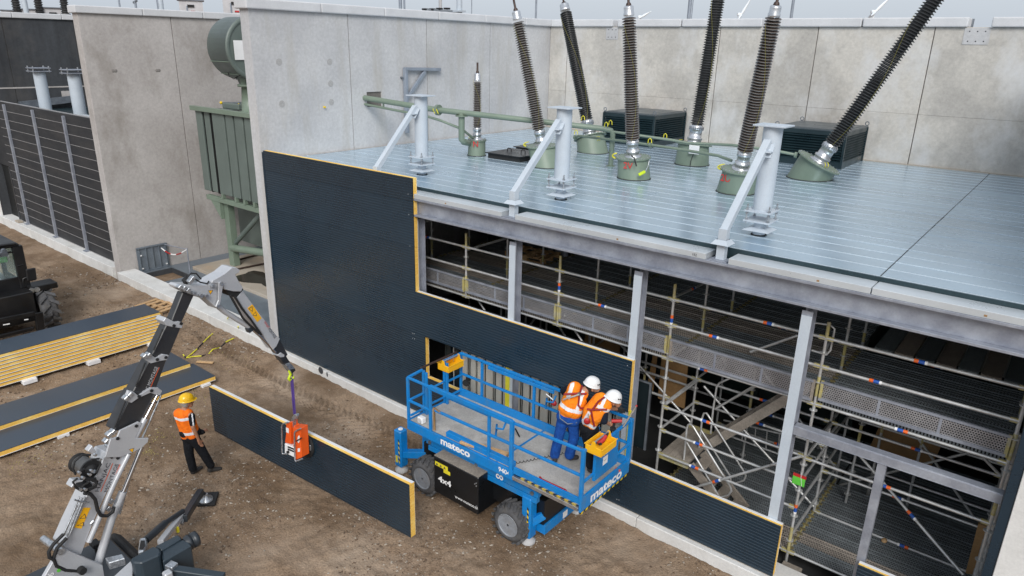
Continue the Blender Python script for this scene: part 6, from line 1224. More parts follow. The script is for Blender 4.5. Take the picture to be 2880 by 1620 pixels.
# yellow wool crumbs scattered on the soil
m = MB()
for u0, v0, su, sv, n in ((430, 1225, 25, 8, 70), (420, 1268, 14, 8, 60), (640, 1010, 40, 14, 60), (530, 1120, 30, 15, 40), (100, 1290, 60, 14, 60), (300, 1270, 60, 10, 40), (560, 1110, 25, 15, 40), (60, 1310, 40, 20, 30)):
    for _ in range(n):
        p = on(u0+random.gauss(0, su), v0+random.gauss(0, sv), z=.02); 
        if p[1] > -.2: continue
        q = gz(p, .008); s_ = random.uniform(.003, .011); a_ = random.random()*3; m.obox(q, V(math.cos(a_), math.sin(a_), 0)*s_, V(-math.sin(a_), math.cos(a_), 0)*s_*.6, V(0, 0, s_*.35))
tag(m.build('wool_crumbs', mat('wool_crumb', (.42, .36, .10), (.30, .25, .08), rough=.95)), 'yellow mineral wool crumbs scattered on the earth', 'crumbs', kind='stuff')

# ================================================================== black rough-terrain loader
Z5 = lambda x, y: (x/4.53, 660+y/4.53)
ld = thing('wheeled_loader', (-24.5, -4.6, 0), 'black rough-terrain forklift with glazed cab behind the panel stack', 'forklift')
mat('loader_black', (.008, .008, .009), (.006, .006, .007), rough=.4, fine=.15, dirt=(.03, .026, .022), dirt_amt=.4, dirt_scale=2)
gl = bpy.data.materials.new('cab_glass'); gl.use_nodes = True; b_ = gl.node_tree.nodes['Principled BSDF']; b_.inputs['Base Color'].default_value = (.75, .88, .88, 1); b_.inputs['Roughness'].default_value = .04; b_.inputs['Transmission Weight'].default_value = .92; b_.inputs['IOR'].default_value = 1.1; MATS['cab_glass'] = gl
lug_wheel('wheel', (-23.35, -3.42, .62), .64, .46, ld, 'rubber_dusty', 'loader_black', (0, 1, 0), 14, 1, .06); lug_wheel('wheel', (-23.35, -6.1, .62), .64, .46, ld, 'rubber_dusty', 'loader_black', (0, 1, 0), 14, -1, .06)
for y in (-3.5, -6.0): lug_wheel('wheel', (-26.2, y, .5), .52, .40, ld, 'rubber', 'loader_black', (0, 1, 0), 14, 1 if y > -4 else -1, .05)
LB = 'loader_black'
def lb(n, lo, hi, mn=LB, p=None, bev=.02): return MB().box(lo, hi).build(n, mn, p or ld, bevel=bev)
lb('chassis', (-27.0, -5.8, .45), (-22.9, -3.75, 1.35)); lb('engine_hood', (-27.3, -5.7, 1.35), (-25.3, -3.9, 2.0))
zc = float(on(44, 683, x=-23.5)[2]); yc = float(on(44, 683, x=-23.5)[1]); CX0, CX1, CY0, CY1, CZ0, CZ1 = -25.1, -23.5, yc-1.45, yc, 1.35, zc
cabo = lb('cab_roof', (CX0-.05, CY0-.05, CZ1-.10), (CX1+.10, CY1+.05, CZ1), LB, None, .03)
for x in (CX0, CX1): 
    for y in (CY0, CY1): MB().bar((x, y, CZ0), (x, y, CZ1-.08), .12 if x == CX0 else .17, .12 if x == CX0 else .26, (0, 1, 0)).build('cab_pillar', LB, ld, bevel=.015)
lb('cab_front_lower', (CX1-.05, CY0, .9), (CX1+.04, CY1+.02, CZ0+.35)); lb('cab_side_lower', (CX0, CY1-.04, .9), (CX1, CY1+.02, CZ0+.2)); lb('cab_floor', (CX0, CY0, 1.2), (CX1, CY1, 1.3))
lb('windscreen', (CX1-.01, CY0+.1, CZ0+.36), (CX1-.0, CY1-.12, CZ1-.12), 'cab_glass', None, 0); lb('windscreen_bar', (CX1-.03, CY0+.08, CZ0+1.08), (CX1+.02, CY1-.10, CZ0+1.13), LB, None, .005); lb('side_window', (CX0+.1, CY1-.01, CZ0+.25), (CX1-.12, CY1, CZ1-.12), 'cab_glass', None, 0)
lb('seat', (CX0+.3, CY0+.4, CZ0), (CX0+.75, CY1-.4, CZ0+.5), 'matt_black'); lb('seat_back', (CX0+.2, CY0+.4, CZ0+.4), (CX0+.4, CY1-.4, CZ0+1.1), 'matt_black'); c = V(CX1-.45, (CY0+CY1)/2, CZ0+.75); MB().tube([c+V(.08*math.sin(q), .2*math.cos(q), .18*math.sin(q)) for q in np.linspace(0, 6.28, 20)], .016, 6, cap=False).build('steering_wheel', 'matt_black', ld)
lb('display', (CX1-.35, CY1-.45, CZ0+.75), (CX1-.30, CY1-.2, CZ0+.92), 'green_tag')
mg = lb('mudguard', (CX1-.2, CY1+.02, 1.22), (CX1+.35, CY1+.75, 1.40)); 
for u, v in ((405, 712), (472, 700)): c = on(*Z5(u, v), x=CX1+.36); MB().cyl(c-V(.03, 0, 0), c+V(.02, 0, 0), .075, 14).build('work_lamp', 'zinc_fitting', mg)
a, b2 = on(*Z5(295, 560), x=CX1+.1), on(*Z5(365, 535), x=CX1+.1); MB().tube([on(*Z5(295, 610), x=CX1+.1), a, b2], .018, 8).build('mirror_arm', LB, ld); c = on(*Z5(398, 508), x=CX1+.1); MB().obox(c, V(.03, 0, 0), V(0, .13, .0), V(0, .01, .19)).build('mirror', LB, ld, bevel=.03)
c = on(*Z5(255, 395), x=CX1+.1); MB().tube([c-V(0, .08, 0), c+V(0, .1, .02)], .015, 6).build('peg', LB, ld)
for u, v in ((40, 200), (60, 240), (30, 230)): c = on(*Z5(u, v), x=CX1+.15); MB().cyl(c, c+V(.08, 0, -.02), .07, 12).build('roof_lamp', 'galvanised_dark', ld)
MB().tube([on(*Z5(-60, 150), x=CX1+.1), on(*Z5(200, 115), x=CX1+.1)], .04, 8).build('roof_bar', LB, ld)
for (u0, v0), (u1, v1), w_ in (((0, 1090), (440, 1000), .12), ((0, 1310), (430, 1190), .10)): MB().bar(on(*Z5(u0-300, v0+60), x=-22.6), on(*Z5(u1, v1), x=-22.6), .1, w_).build('fork_carriage', LB, ld, bevel=.01)
MB().bar(on(*Z5(490, 990), x=-22.6), on(*Z5(520, 1230), x=-22.6), .1, .2, (0, 1, 0)).build('mast_post', LB, ld, bevel=.01)
m = MB()
for u0, u1, v0 in ((25, 60, 900), (70, 95, 888), (100, 118, 885), (122, 140, 880), (145, 165, 877), (170, 205, 866)): a = on(*Z5(u0, v0), x=CX1+.05); b2 = on(*Z5(u1, v0-4), x=CX1+.05); m.bar(a, b2, .005, .05)
m.build('name_plate', 'white_paint', ld, kind='stuff')
for (u0, v0), (u1, v1) in (((40, 1150), (125, 1135)), ((310, 1085), (360, 1078))): MB().bar(on(*Z5(u0, v0), x=-22.53), on(*Z5(u1, v1), x=-22.53), .01, .03).build('reflector', 'white_paint', ld)
# ================================================================== people
def blob(name, caps, voxel, mats, parent, paint=None, smooth_it=4):
    """one continuous surface grown over tapered limbs (p0, p1, r0, r1)"""
    m = MB()
    for p0, p1, r0, r1 in caps:
        p0, p1 = np.array(p0, float), np.array(p1, float); d = p1-p0; L = np.linalg.norm(d)
        if L < 1e-5: m.ball(p0, r0, 14, 10); continue
        d = d/L; prof = [(-r0*math.cos(a), r0*math.sin(a)) for a in np.linspace(.08, math.pi/2, 5)]+[(L+r1*math.sin(a), r1*math.cos(a)) for a in np.linspace(0, math.pi/2-.08, 5)]
        m.lathe(p0, d, prof, 14)
    off = V(0, 0, 0); p = parent
    while p is not None: off = off+np.array(p.location); p = p.parent
    me = m.mesh('tmp', off); tmp = bpy.data.objects.new('tmp', me); COL.objects.link(tmp)
    r = tmp.modifiers.new('r', 'REMESH'); r.mode = 'VOXEL'; r.voxel_size = voxel; r.use_smooth_shade = True
    s = tmp.modifiers.new('s', 'SMOOTH'); s.iterations = smooth_it; s.factor = .5
    dg = bpy.context.evaluated_depsgraph_get(); dg.update(); out_ = bpy.data.meshes.new_from_object(tmp.evaluated_get(dg)); bpy.data.objects.remove(tmp); bpy.data.meshes.remove(me)
    out_.name = name
    for mm_ in mats: out_.materials.append(MATS[mm_])
    if paint:
        for pl_ in out_.polygons: pl_.material_index = paint(np.array(pl_.center)+off)
    for pl_ in out_.polygons: pl_.use_smooth = True
    o = bpy.data.objects.new(name, out_); COL.objects.link(o); o.parent = parent; return o
nc = V(CAM[0], CAM[1], 0)
def hand_caps(wr, d, side, curl, s=1.0):
    """palm, four unequal bent fingers and a thumb; d = direction of the hand, side = across the palm, curl = palm normal"""
    d, side, curl = [np.array(q, float)/np.linalg.norm(q) for q in (d, side, curl)]; wr = np.array(wr, float); C = []
    pe = wr+d*.085*s
    for k in (-1, 0, 1): C.append((wr+side*k*.018*s, pe+side*k*.026*s, .020*s, .019*s))
    for k, L in zip((-1.5, -.5, .5, 1.5), (.062, .074, .078, .068)):
        b = pe+side*k*.019*s; m1 = b+(d*.8+curl*.5)*L*.5*s; m2 = m1+(d*.35+curl*.9)*L*.45*s; C += [(b, m1, .0105*s, .0095*s), (m1, m2, .0095*s, .008*s)]
    tb = wr+d*.025*s+side*.028*s; t1 = tb+(side*.75+d*.5+curl*.25)*.045*s; C += [(tb, t1, .013*s, .011*s), (t1, t1+(d*.75+side*.2+curl*.4)*.032*s, .011*s, .009*s)]
    return C
def helmet(c, up, fwd, mn, parent, s=1.0, vents=False, peak=True):
    up = np.array(up, float)/np.linalg.norm(up); fwd = np.array(fwd, float); fwd -= up*(fwd@up); fwd /= np.linalg.norm(fwd); sd_ = np.cross(up, fwd); m = MB(); vs = []; fs = []; n = 24; rows = 8; a, b, h = (.138 if peak else .128)*s, .115*s, .128*s
    for i in range(rows+1):
        p = (math.pi/2)*i/rows
        for k in range(n):
            t = 2*math.pi*k/n; rid = 1+.02*(abs(math.sin(t)) < .25)*math.sin(p); vs.append(np.array(c)+up*(h*math.cos(p))*rid+(fwd*a*math.cos(t)+sd_*b*math.sin(t))*math.sin(p)**.85)
    for i in range(rows):
        for k in range(n): fs.append((i*n+k, (i+1)*n+k, (i+1)*n+(k+1) % n, i*n+(k+1) % n))
    m.add(vs, fs, True)
    base = rows*n; br = []
    for k in range(n):
        t = 2*math.pi*k/n; ex = .012+(.045 if peak and math.cos(t) > .35 else 0)*max(0, math.cos(t)); br.append(np.array(c)-up*.012+(fwd*(a+ex)*math.cos(t)+sd_*(b+min(ex, .014))*math.sin(t)))
    k0 = len(m.v); m.v += [tuple(q) for q in br]
    for k in range(n): m.f.append((base+k, k0+k, k0+(k+1) % n, base+(k+1) % n)); m.sm.append(True); m.mi.append(0)
    o = m.build('helmet', mn, parent)
    if vents:
        for q in (-.55, .55):
            for e in (.0, .3):
                p = np.array(c)+up*h*.42+fwd*a*math.cos(q*2.2+e)*.9+sd_*b*math.sin(q*2.2+e)*.93; MB().ball(p, (.016, .016, .011), 8, 6).build('vent_slot', 'matt_black', o)
    return o
# ---------------------------------------------------------------- worker on the ground
def mk(zoomf, base, depth=0):
    n = nc-V(base[0], base[1], 0); n /= np.linalg.norm(n)
    return (lambda x, y, off=0.0: onp(*zoomf(x, y), np.array(base)+n*off, n)), n
Zg = lambda x, y: (440+x/5.175, 1080+y/5.175)
base = on(572, 1326, z=.02); G, gn = mk(Zg, base); gr = V(gn[1]*-1, gn[0], 0); gr = -gr if gr@_r < 0 else gr
w1 = thing('person', (base[0], base[1], 0), 'worker in yellow helmet and orange vest standing on the earth', 'person')
sh, wa, pe = G(400, 400, -.02), G(490, 690, 0), G(490, 770, 0)
hd = G(440, 262); hu = V(0, 0, 1)
elR, wrR = G(530, 625, .20), G(615, 815, .17); shR = G(512, 465, .13); shL = G(285, 420, -.12); elL, wrL = G(560, 600, -.22), G(660, 700, -.2)
hand = hand_caps(wrR, G(650, 890, .16)-wrR, gr*.6-gn*.6, gr*.4+gn*.2-V(0, 0, .5)); handL = hand_caps(wrL, gr*.6+V(0, 0, .3), gn, V(0, 0, -1))
body = [(hd+V(0, 0, .05), hd+V(0, 0, -.01), .092, .088), (hd+gr*.045+V(0, 0, -.05), hd+gr*.06+V(0, 0, -.075), .062, .05), (hd+V(0, 0, -.06), G(400, 380), .056, .062), (G(400, 380), shR, .06, .06), (G(400, 380), shL, .06, .06), (hd+gr*.115+V(0, 0, -.02), hd+gr*.12+V(0, 0, -.035), .014, .016), (hd-gn*.0+gn*.085-gr*.01, hd+gn*.088-gr*.01+V(0, 0, -.03), .018, .014),
        (shR, elR, .05, .043), (elR, wrR, .042, .028), (shL, elL, .05, .042), (elL, wrL, .04, .028)]+hand+handL
blob('body', body, .0085, ['skin_tan'], w1, None, 3)
def paintG(c):
    zr = (c[2]-wa[2])/(sh[2]-wa[2]); lat = (c-(wa+(sh-wa)*zr))@gr; dep = (c-(wa+(sh-wa)*zr))@gn
    if .72 < zr < .86: return 1
    if zr < .86 and zr > .05 and abs(lat-.075) < .027 and dep > -.02: return 1
    if -.02 < zr < .10: return 1
    return 0
vest = [(G(330, 430, -.04), G(430, 690, -.02), .105, .115), (G(460, 430, .05), G(540, 690, .05), .10, .11), (G(390, 450, .02), G(480, 700, .03), .13, .125), (G(330, 400, -.06), G(470, 415, .06), .07, .07), (G(430, 690, -.03), G(455, 745, -.03), .125, .13), (G(520, 690, .04), G(530, 745, .04), .115, .12)]
blob('vest', vest, .012, ['hi_vis', 'reflective_tape'], w1, paintG)
blob('sleeve', [(shR, shR+(elR-shR)*.72, .066, .058)], .01, ['black_cloth', 'reflective_tape'], w1, lambda c: 1 if abs((c-shR)@gr-.01) < .012 and (c-shR)@gn > .02 else 0)
blob('belt', [(G(420, 705, .0), G(560, 700, .05), .115, .11), (G(440, 700, -.06), G(580, 700, -.03), .11, .1), (G(600, 690, 0), G(660, 700, .02), .06, .055), (G(660, 690, .0), G(690, 705, 0), .035, .03)], .012, ['black_cloth'], w1)
tr_ = [(G(455, 770, -.03), G(540, 770, .04), .125, .12), (G(460, 790, -.04), G(475, 1010, -.03), .108, .09), (G(475, 1010, -.03), G(530, 1230, -.05), .088, .08), (G(550, 790, .05), G(680, 1000, .06), .108, .092), (G(680, 1000, .06), G(790, 1180, .04), .09, .08)]
blob('trousers', tr_, .012, ['black_cloth'], w1)
bootL = [(G(525, 1225, -.05), G(530, 1262, -.05), .06, .055), (G(530, 1280, -.05), G(650, 1215, -.14), .05, .04)]; bootR = [(G(790, 1170, .04), G(785, 1230, .04), .06, .055), (G(775, 1250, .04), G(925, 1232, .0), .05, .042)]
for bt_ in (bootL, bootR): blob('boot', bt_, .01, ['boot'], w1)
helmet(hd+V(0, 0, .055), (0.08*gr[0], .08*gr[1], 1), gr*.9-gn*.3, 'helmet_yellow', w1, 1.06)
blob('hair', [(hd+gn*.03-gr*.03+V(0, 0, .02), hd+gn*.03-gr*.03+V(0, 0, -.03), .082, .07)], .01, ['hair_grey'], w1)
# ---------------------------------------------------------------- two workers on the platform
Zp = lambda x, y: (1460+x/5.572, 1040+y/5.572)
ba = on(1578, 1296, z=LZ); A, an = mk(Zp, ba); ar = V(-an[1], an[0], 0); ar = -ar if ar@_r < 0 else ar
w2 = thing('person', (ba[0], ba[1], LZ), 'worker in white helmet and blue trousers leaning over the rail', 'person')
hd = A(1150, 262, -.02); shL, shR = A(790, 285, -.05), A(1050, 430, .05); pel = A(775, 770, 0)
elL, wrL = A(690, 330, -.22), A(760, 440, -.36); elR, wrR = A(1080, 560, -.10), A(1200, 560, -.28)
body = [(hd+V(0, 0, .03), hd, .092, .088), (hd, A(1010, 330), .06, .065), (hd+ar*.05+V(0, 0, -.05), hd+ar*.07+V(0, 0, -.07), .06, .045), (A(1010, 330), shL, .065, .06), (A(1010, 330), shR, .065, .06), (shL, elL, .05, .043), (elL, wrL, .042, .028), (shR, elR, .05, .043), (elR, wrR, .042, .028), (hd+ar*.115+V(0, 0, -.03), hd+ar*.12+V(0, 0, -.045), .014, .016), (hd+an*.085+V(0, 0, -.01), hd+an*.088+V(0, 0, -.04), .016, .013)]
body += hand_caps(wrR, ar*.7-an*.5, V(0, 0, 1), -an*.2-V(0, 0, .6)); body += hand_caps(wrL, ar*.6-an*.6, V(0, 0, 1), -V(0, 0, 1))
blob('body', body, .009, ['skin'], w2, None, 3)
vest = [(A(800, 420, .0), A(740, 600, .02), .115, .13), (A(960, 470, .05), A(870, 660, .05), .12, .13), (A(870, 300, 0), A(800, 620, .05), .13, .15), (A(860, 290, -.05), A(1010, 400, .05), .085, .085), (A(730, 600, .02), A(740, 690, .02), .13, .12), (A(860, 680, .03), A(840, 735, .03), .13, .11)]
ax_ = A(930, 320)-A(790, 700); ax_ /= np.linalg.norm(ax_); lt_ = np.cross(an, ax_); lt_ = lt_ if lt_@ar > 0 else -lt_; o_ = A(790, 640, .1)
def paintA(c):
    t = (c-o_)@ax_; l = (c-o_)@lt_; d_ = (c-o_)@an
    if d_ < -.09: return 0
    if .02 < t < .085: return 1
    if t >= .05 and (abs(l-.105) < .03 or (abs(l+.10) < .03 and t > .22)): return 1
    return 0
blob('vest', vest, .012, ['hi_vis_warm', 'reflective_tape'], w2, paintA)
blob('jumper', [(shL, elL, .068, .058), (elL, wrL-(wrL-elL)*.15, .057, .046), (shR, elR, .066, .056), (elR, wrR-(wrR-elR)*.15, .055, .045), (A(900, 250, -.05), A(1010, 380, 0), .08, .08)], .011, ['navy_cloth'], w2)
blob('trousers', [(A(700, 730, .02), A(850, 775, .04), .13, .13), (A(690, 760, 0), A(630, 1010, .03), .105, .09), (A(630, 1010, .03), A(560, 1330, .02), .09, .088), (A(850, 790, .03), A(860, 1050, .02), .105, .09), (A(860, 1050, .02), A(790, 1330, .04), .09, .09)], .012, ['blue_cloth'], w2)
for bt_ in ([(A(565, 1370, .03), A(560, 1420, .09), .05, .047)], [(A(800, 1375, .04), A(900, 1370, .0), .05, .045)]): blob('shoe', bt_, .01, ['boot'], w2)
helmet(hd+V(0, 0, .045)-ar*.012, V(0, 0, 1)+ar*.30, ar*.9-an*.35, 'helmet_white', w2, 1.10, True, False)
blob('hair', [(hd+an*.02-ar*.045, hd+an*.02-ar*.045+V(0, 0, -.04), .075, .06)], .01, ['hair_dark'], w2)
for pts in ([(700, 385), (800, 378), (930, 372)], [(985, 250), (965, 330), (945, 380), (940, 470), (925, 560)], [(935, 380), (1060, 375)], [(925, 550), (960, 600), (1040, 610)]): MB().tube([A(x, y, .175 if x < 1000 else .14) for x, y in pts], .017, 6).build('harness_strap', 'harness_red', w2)
MB().tube([A(940, 385, .20), A(850, 420, .21), A(760, 440, .20), A(690, 470, .15)], .014, 6).build('lanyard', 'shed_rim', w2); c = A(940, 378, .19); MB().lathe(c, an, [(0, .03), (.015, .03)], 12).build('harness_ring', 'galvanised_dark', w2)
MB().tube([A(630, 640, .10), A(640, 760, .15), A(760, 850, .17), A(900, 830, .15), A(950, 760, .08)], .009, 6).build('leg_strap', 'plate_blue_grey', w2)
# second worker
bb_ = on(1662, 1318, z=LZ); Bf, bn = mk(Zp, bb_); brr = V(-bn[1], bn[0], 0); brr = -brr if brr@_r < 0 else brr
w3 = thing('person', (bb_[0], bb_[1], LZ), 'worker in white helmet bending with a drill beside the panel edge', 'person')
hd = Bf(1485, 478, -.03); shL, shR = Bf(1290, 430, -.10), Bf(1330, 640, .06); elR, wrR = Bf(1330, 800, .10), Bf(1410, 850, -.02); elL, wrL = Bf(1440, 600, -.22), Bf(1530, 615, -.30)
body = [(hd+V(0, 0, .03), hd, .092, .086), (hd, Bf(1390, 500), .058, .065), (hd+brr*.055+V(0, 0, -.055), hd+brr*.065+V(0, 0, -.08), .058, .045), (Bf(1390, 500), shL, .065, .06), (Bf(1390, 500), shR, .065, .06), (shR, elR, .05, .044), (elR, wrR, .043, .03), (shL, elL, .05, .042), (elL, wrL, .042, .03), (hd+brr*.11+V(0, 0, -.05), hd+brr*.115+V(0, 0, -.065), .014, .015), (hd+bn*.084+V(0, 0, -.02), hd+bn*.086+V(0, 0, -.05), .016, .013)]
body += hand_caps(wrR, brr*.8-bn*.2, V(0, 0, 1), -bn)
blob('body', body, .009, ['skin_tan'], w3, None, 3); blob('glove', hand_caps(wrL, brr*.8+V(0, 0, -.1), V(0, 0, 1), -bn*.5-V(0, 0, .5), 1.1), .008, ['matt_black'], w3)
vest = [(Bf(1260, 470, -.02), Bf(1130, 640, .02), .12, .13), (Bf(1350, 560, .02), Bf(1200, 730, .05), .115, .125), (Bf(1290, 430, -.03), Bf(1370, 520, .03), .085, .085), (Bf(1120, 640, .02), Bf(1080, 800, .02), .125, .11), (Bf(1190, 720, .04), Bf(1150, 880, .04), .12, .095)]
ax_ = Bf(1330, 450)-Bf(1110, 850); ax_ /= np.linalg.norm(ax_); lt_ = np.cross(bn, ax_); lt_ = lt_ if lt_@brr > 0 else -lt_; ob_ = Bf(1150, 760, .1)
def paintB(c):
    t = (c-ob_)@ax_; l = (c-ob_)@lt_; d_ = (c-ob_)@bn
    if d_ < -.10: return 0
    if .22 < t < .275 and l > -.03: return 1
    if (abs(l-.03) < .026 and t > .2) or (abs(l+.10) < .026 and t < .1) or (-.16 < t < -.10): return 1
    return 0
blob('vest', vest, .012, ['hi_vis_warm', 'reflective_tape'], w3, paintB)
blob('jumper', [(shR, elR, .075, .066), (shL, Bf(1400, 560, -.15), .07, .062), (Bf(1240, 420, -.08), Bf(1350, 500, 0), .08, .08)], .011, ['navy_cloth'], w3)
blob('trousers', [(Bf(1050, 900, .0), Bf(1150, 930, .03), .12, .115), (Bf(1040, 930, -.03), Bf(1080, 1120, -.06), .10, .088), (Bf(1080, 1120, -.06), Bf(1095, 1340, -.05), .086, .08), (Bf(1130, 950, .05), Bf(1130, 1180, .12), .10, .088), (Bf(1130, 1180, .12), Bf(1115, 1490, .10), .086, .08)], .012, ['black_cloth'], w3)
for bt_ in ([(Bf(1110, 1420, -.06), Bf(1170, 1420, -.12), .05, .045)], [(Bf(1110, 1560, .10), Bf(1190, 1610, .12), .052, .047)]): blob('shoe', bt_, .01, ['boot'], w3)
helmet(hd+V(0, 0, .045)-brr*.012, V(0, 0, 1)+brr*.38, brr*.9-bn*.2, 'helmet_white', w3, 1.10, True, False)
for pts in ([(1340, 430), (1240, 500), (1170, 600), (1130, 640)], [(1060, 615), (1130, 625), (1250, 625), (1380, 625)], [(1130, 640), (1150, 760), (1180, 890)]): MB().tube([Bf(x, y, .165) for x, y in pts], .017, 6).build('harness_strap', 'harness_red', w3)
c = Bf(1065, 800, .18); MB().lathe(c, bn, [(0, .055), (.03, .055), (.035, .02)], 16).build('retractor', 'red_paint', w3); MB().tube([Bf(1085, 690, .19), Bf(1090, 740, .19), Bf(1070, 790, .19)], .01, 6).build('lanyard', 'shed_rim', w3)
MB().tube([Bf(1050, 1080, .16), Bf(1150, 1000, .19), Bf(1260, 850, .18)], .014, 6).build('tool_strap', 'black_cloth', w3)
dr = wrR+brr*.09; t = thing('power_drill', dr, 'black and red cordless drill held against the panel', 'drill'); MB().tube([dr-brr*.05+V(0, 0, .06), dr+brr*.12+V(0, 0, .08)], [.036, .03], 10).build('body', 'red_paint', t); MB().tube([dr+V(0, 0, .05), dr-brr*.02+V(0, 0, -.06)], .024, 8).build('grip', 'matt_black', t); MB().obox(dr-brr*.02+V(0, 0, -.09), brr*.05, bn*.035, V(0, 0, .025)).build('battery', 'matt_black', t, bevel=.008)
# ================================================================== things rising behind the walls
def far(u, v, dist):
    d = ray(u, v); return CAM+d*dist/np.linalg.norm(d[:2])
def fpole(name, u, v0, v1, dist, r, mn, label, cat, group=None, n=10, tilt=0):
    a, b = far(u, v1, dist), far(u+tilt, v0, dist); b = V(a[0], a[1], b[2]) if tilt == 0 else b; a = V(a[0], a[1], 0); b = a+(b-a)*1.0
    t = thing(name, (a[0], a[1], 0), label, cat, group); MB().cyl(V(a[0], a[1], 0), V(a[0], a[1], b[2]), r, n).build('shaft', mn, t); return t, V(a[0], a[1], b[2])
# dark posts and cabinets beyond the black wall
for u, lab in ((50, 'dark ribbed insulator column beyond the black wall, first from the lamp pole side'), (113, 'dark ribbed insulator column between two small cabinets'), (185, 'dark ribbed insulator column beside the stained wall end')):
    p = far(u, 40, 62); t = thing('insulator_column', (p[0], p[1], 0), lab, 'insulator'); ptop = far(u, -60, 62)[2]; m = MB(); m.cyl((p[0], p[1], 0), (p[0], p[1], p[2]-1), .12, 10); m.build('stand', 'bg_steel', t); m = MB(); insulator(m, V(p[0], p[1], p[2]-.9), V(0, 0, 1), ptop-p[2]+.9, .22, .28, .16, 0, 12); m.build('ribbed_insulator', bk, t); MB().lathe((p[0], p[1], p[2]-.2), (0, 0, 1), [(0, .30), (.12, .36), (.25, .30)], 12).build('collar', 'shed_rim_dark', t)
def cabinet(u0, u1, v0, v1, dist, label):
    a, b = far(u0, v1, dist), far(u1, v0, dist); w_ = np.linalg.norm((b-a)[:2]); dx = (b-a)[:2]/w_; ex = V(dx[0], dx[1], 0); ey = V(-ex[1], ex[0], 0); c = (a+b)/2; t = thing('switch_cabinet', (c[0], c[1], 0), label, 'cabinet'); zt_, zb__ = b[2], a[2]-1.5
    MB().obox(V(c[0], c[1], (zt_+zb__)/2)+ey*.6, ex*w_/2, ey*.6, V(0, 0, (zt_-zb__)/2)).build('box', 'bg_cabinet', t); MB().obox(V(c[0], c[1], zt_+.03)+ey*.6, ex*(w_/2+.12), ey*.7, V(0, 0, .03)).build('lid', 'galvanised_dark', t); q = V(c[0], c[1], zt_-.35)-ex*w_*.18-ey*.02; MB().tube([q, q+V(0, 0, -1.4)], .05, 6).build('conduit', 'bg_steel', t); MB().obox(q+ex*.25, ex*.22, ey*.06, V(0, 0, .08)).build('lamp', 'matt_black', t); MB().obox(V(c[0], c[1], zt_-.62*(zt_-a[2]))+ex*w_*.05-ey*.02, ex*w_*.09, ey*.015, V(0, 0, .05)).build('red_mark', 'red_paint', t)
    B1((c[0]-.2, c[1]+.3, 0), (c[0]+.2, c[1]+.7, zb__)).build('stand', 'bg_steel', t)
cabinet(9, 46, 31, 60, 62, 'low grey switch cabinet behind the black wall by the lamp pole'); cabinet(61, 108, 28, 60, 62, 'grey switch cabinet between the dark insulator columns'); cabinet(124, 171, 24, 60, 62, 'grey switch cabinet with red mark beside the stained wall'); cabinet(508, 569, 3, 50, 58, 'grey switch cabinet rising above the stained wall coping'); cabinet(631, 694, -6, 55, 52, 'grey switch cabinet beside the end of the light wall')
fpole('steel_pole', 79, -40, 60, 60, .16, 'support_paint', 'pale blue steel pole among the far cabinets', 'pole'); fpole('lamp_pole', 2, -30, 60, 66, .07, 'bg_steel', 'slim grey lamp pole beyond the black wall', 'pole')
fpole('steel_pole', 343, -40, 60, 70, .07, 'bg_steel', 'very thin grey mast above the stained wall', 'pole'); t, tp_ = fpole('lamp_pole', 388, 4, 60, 70, .09, 'bg_steel', 'grey lamp pole with forked head above the stained wall', 'pole'); MB().bar(tp_+V(-.35, 0, -.1), tp_+V(.35, 0, .05), .1, .14).build('lamp_head', 'galvanised_dark', t)
fpole('steel_pole', 452, -40, 60, 60, .12, 'bg_steel', 'dark half of the twin steel poles above the stained wall', 'pole'); fpole('steel_pole', 459, -40, 60, 58, .16, 'support_paint', 'pale half of the twin steel poles above the stained wall', 'pole')
fpole('steel_pole', 1127.5, -40, 60, 40, .09, 'bg_steel', 'wider of the grey twin poles above the light wall', 'pole'); fpole('steel_pole', 1138.5, -40, 60, 40, .05, 'bg_steel', 'narrower of the grey twin poles above the light wall', 'pole'); fpole('steel_pole', 1239, -40, 60, 42, .09, 'concrete', 'pale post on the dark busbar frame above the light wall', 'pole')
t, _q = fpole('support_column', 1292, -40, 60, 40, .15, 'support_paint', 'thick blue-grey column standing beyond the light wall', 'column'); p = far(1292, 31, 40); MB().box((p[0]-.25, p[1]-.25, p[2]-.05), (p[0]+.25, p[1]+.25, p[2]+.03)).build('collar', 'support_paint', t); q0, q1 = far(1192, 28, 41), far(1292, 33, 41); MB().bar(q0, q1, .2, .12).build('busbar_frame', 'galvanised_dark', t)
for u, v in ((1196, 27), (1216, 27), (1236, 25.5), (1257, 25)): p = far(u, v, 41); MB().box(p-V(.13, .13, .03), p+V(.13, .13, .06)).build('frame_block', 'matt_black', t)
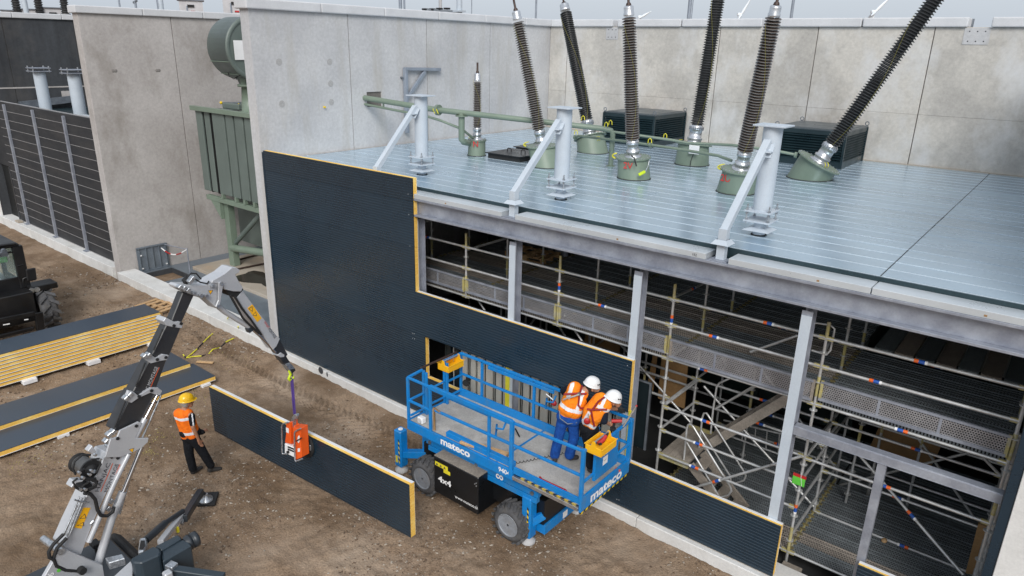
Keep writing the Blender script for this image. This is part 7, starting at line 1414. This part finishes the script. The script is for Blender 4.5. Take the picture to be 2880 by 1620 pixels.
fpole('steel_pole', 1326.5, -40, 70, 60, .035, 'bg_steel', 'hair-thin grey mast above the light wall', 'pole'); t, tp_ = fpole('lamp_pole', 1506, -12, 80, 70, .09, 'bg_steel', 'grey lamp pole above the wall corner', 'pole'); MB().bar(tp_+V(-.4, 0, 0), tp_+V(.4, 0, 0), .1, .3).build('lamp_head', 'galvanised_dark', t)
fpole('steel_pole', 1935, -40, 70, 46, .11, 'bg_steel', 'blue-grey stepped pole behind the middle back wall', 'pole'); fpole('steel_pole', 1943, -40, 70, 46, .025, 'bg_steel', 'thin cable conduit beside the stepped pole', 'pole'); fpole('steel_pole', 2222, -40, 70, 60, .11, 'bg_steel', 'grey pole behind the back wall right of the 2U bushing', 'pole')
fpole('junction_post', 2731, 53, 70, 24, .06, 'galvanised_dark', 'short grey post in the right-hand coping notch', 'post')
# wind turbines on the horizon
for u, v, du, dv, dist, lab in ((1800, 47, 24, -14, 700, 'small wind turbine seen beside the 2V bushing tip'), (2080, 40, 22, -42, 600, 'wind turbine with upright blade behind the back wall'), (2456, 33, 38, -42, 560, 'wind turbine with long blade near the slanted bushing')):
    c = far(u, v, dist); s = dist/FPX; t = thing('wind_turbine', (c[0], c[1], 0), lab, 'wind turbine', 'wind turbines beyond the substation'); MB().cyl((c[0], c[1], 0), (c[0], c[1], c[2]), 1.6, 12, 1.1).build('tower', 'turbine_white', t)
    rt = V(_r[0], _r[1], 0); rt /= np.linalg.norm(rt); MB().bar(c-rt*5.5*s*1.0, c+rt*4*s*1.0, 2.2, 2.0).build('nacelle', 'turbine_white', t, bevel=.3)
    hubp = c+rt*4.5*s; tipd = rt*du*s+V(0, 0, -dv*s); L = np.linalg.norm(tipd); up = tipd/L; MB().tube([hubp, hubp+tipd*.25, hubp+tipd*1.0], [.8, 1.1, .2], 8).build('blade', 'turbine_white', t)
    fwd_ = np.cross(rt, V(0, 0, 1))
    for a_ in (120, 240): ca, sa = math.cos(R_(a_)), math.sin(R_(a_)); w9 = c-CAM; w9 = w9-up*(w9@up); w9 /= np.linalg.norm(w9); d2 = up*ca+w9*sa; MB().tube([hubp, hubp+d2*L*.25, hubp+d2*L], [.8, 1.1, .2], 8).build('blade', 'turbine_white', t)
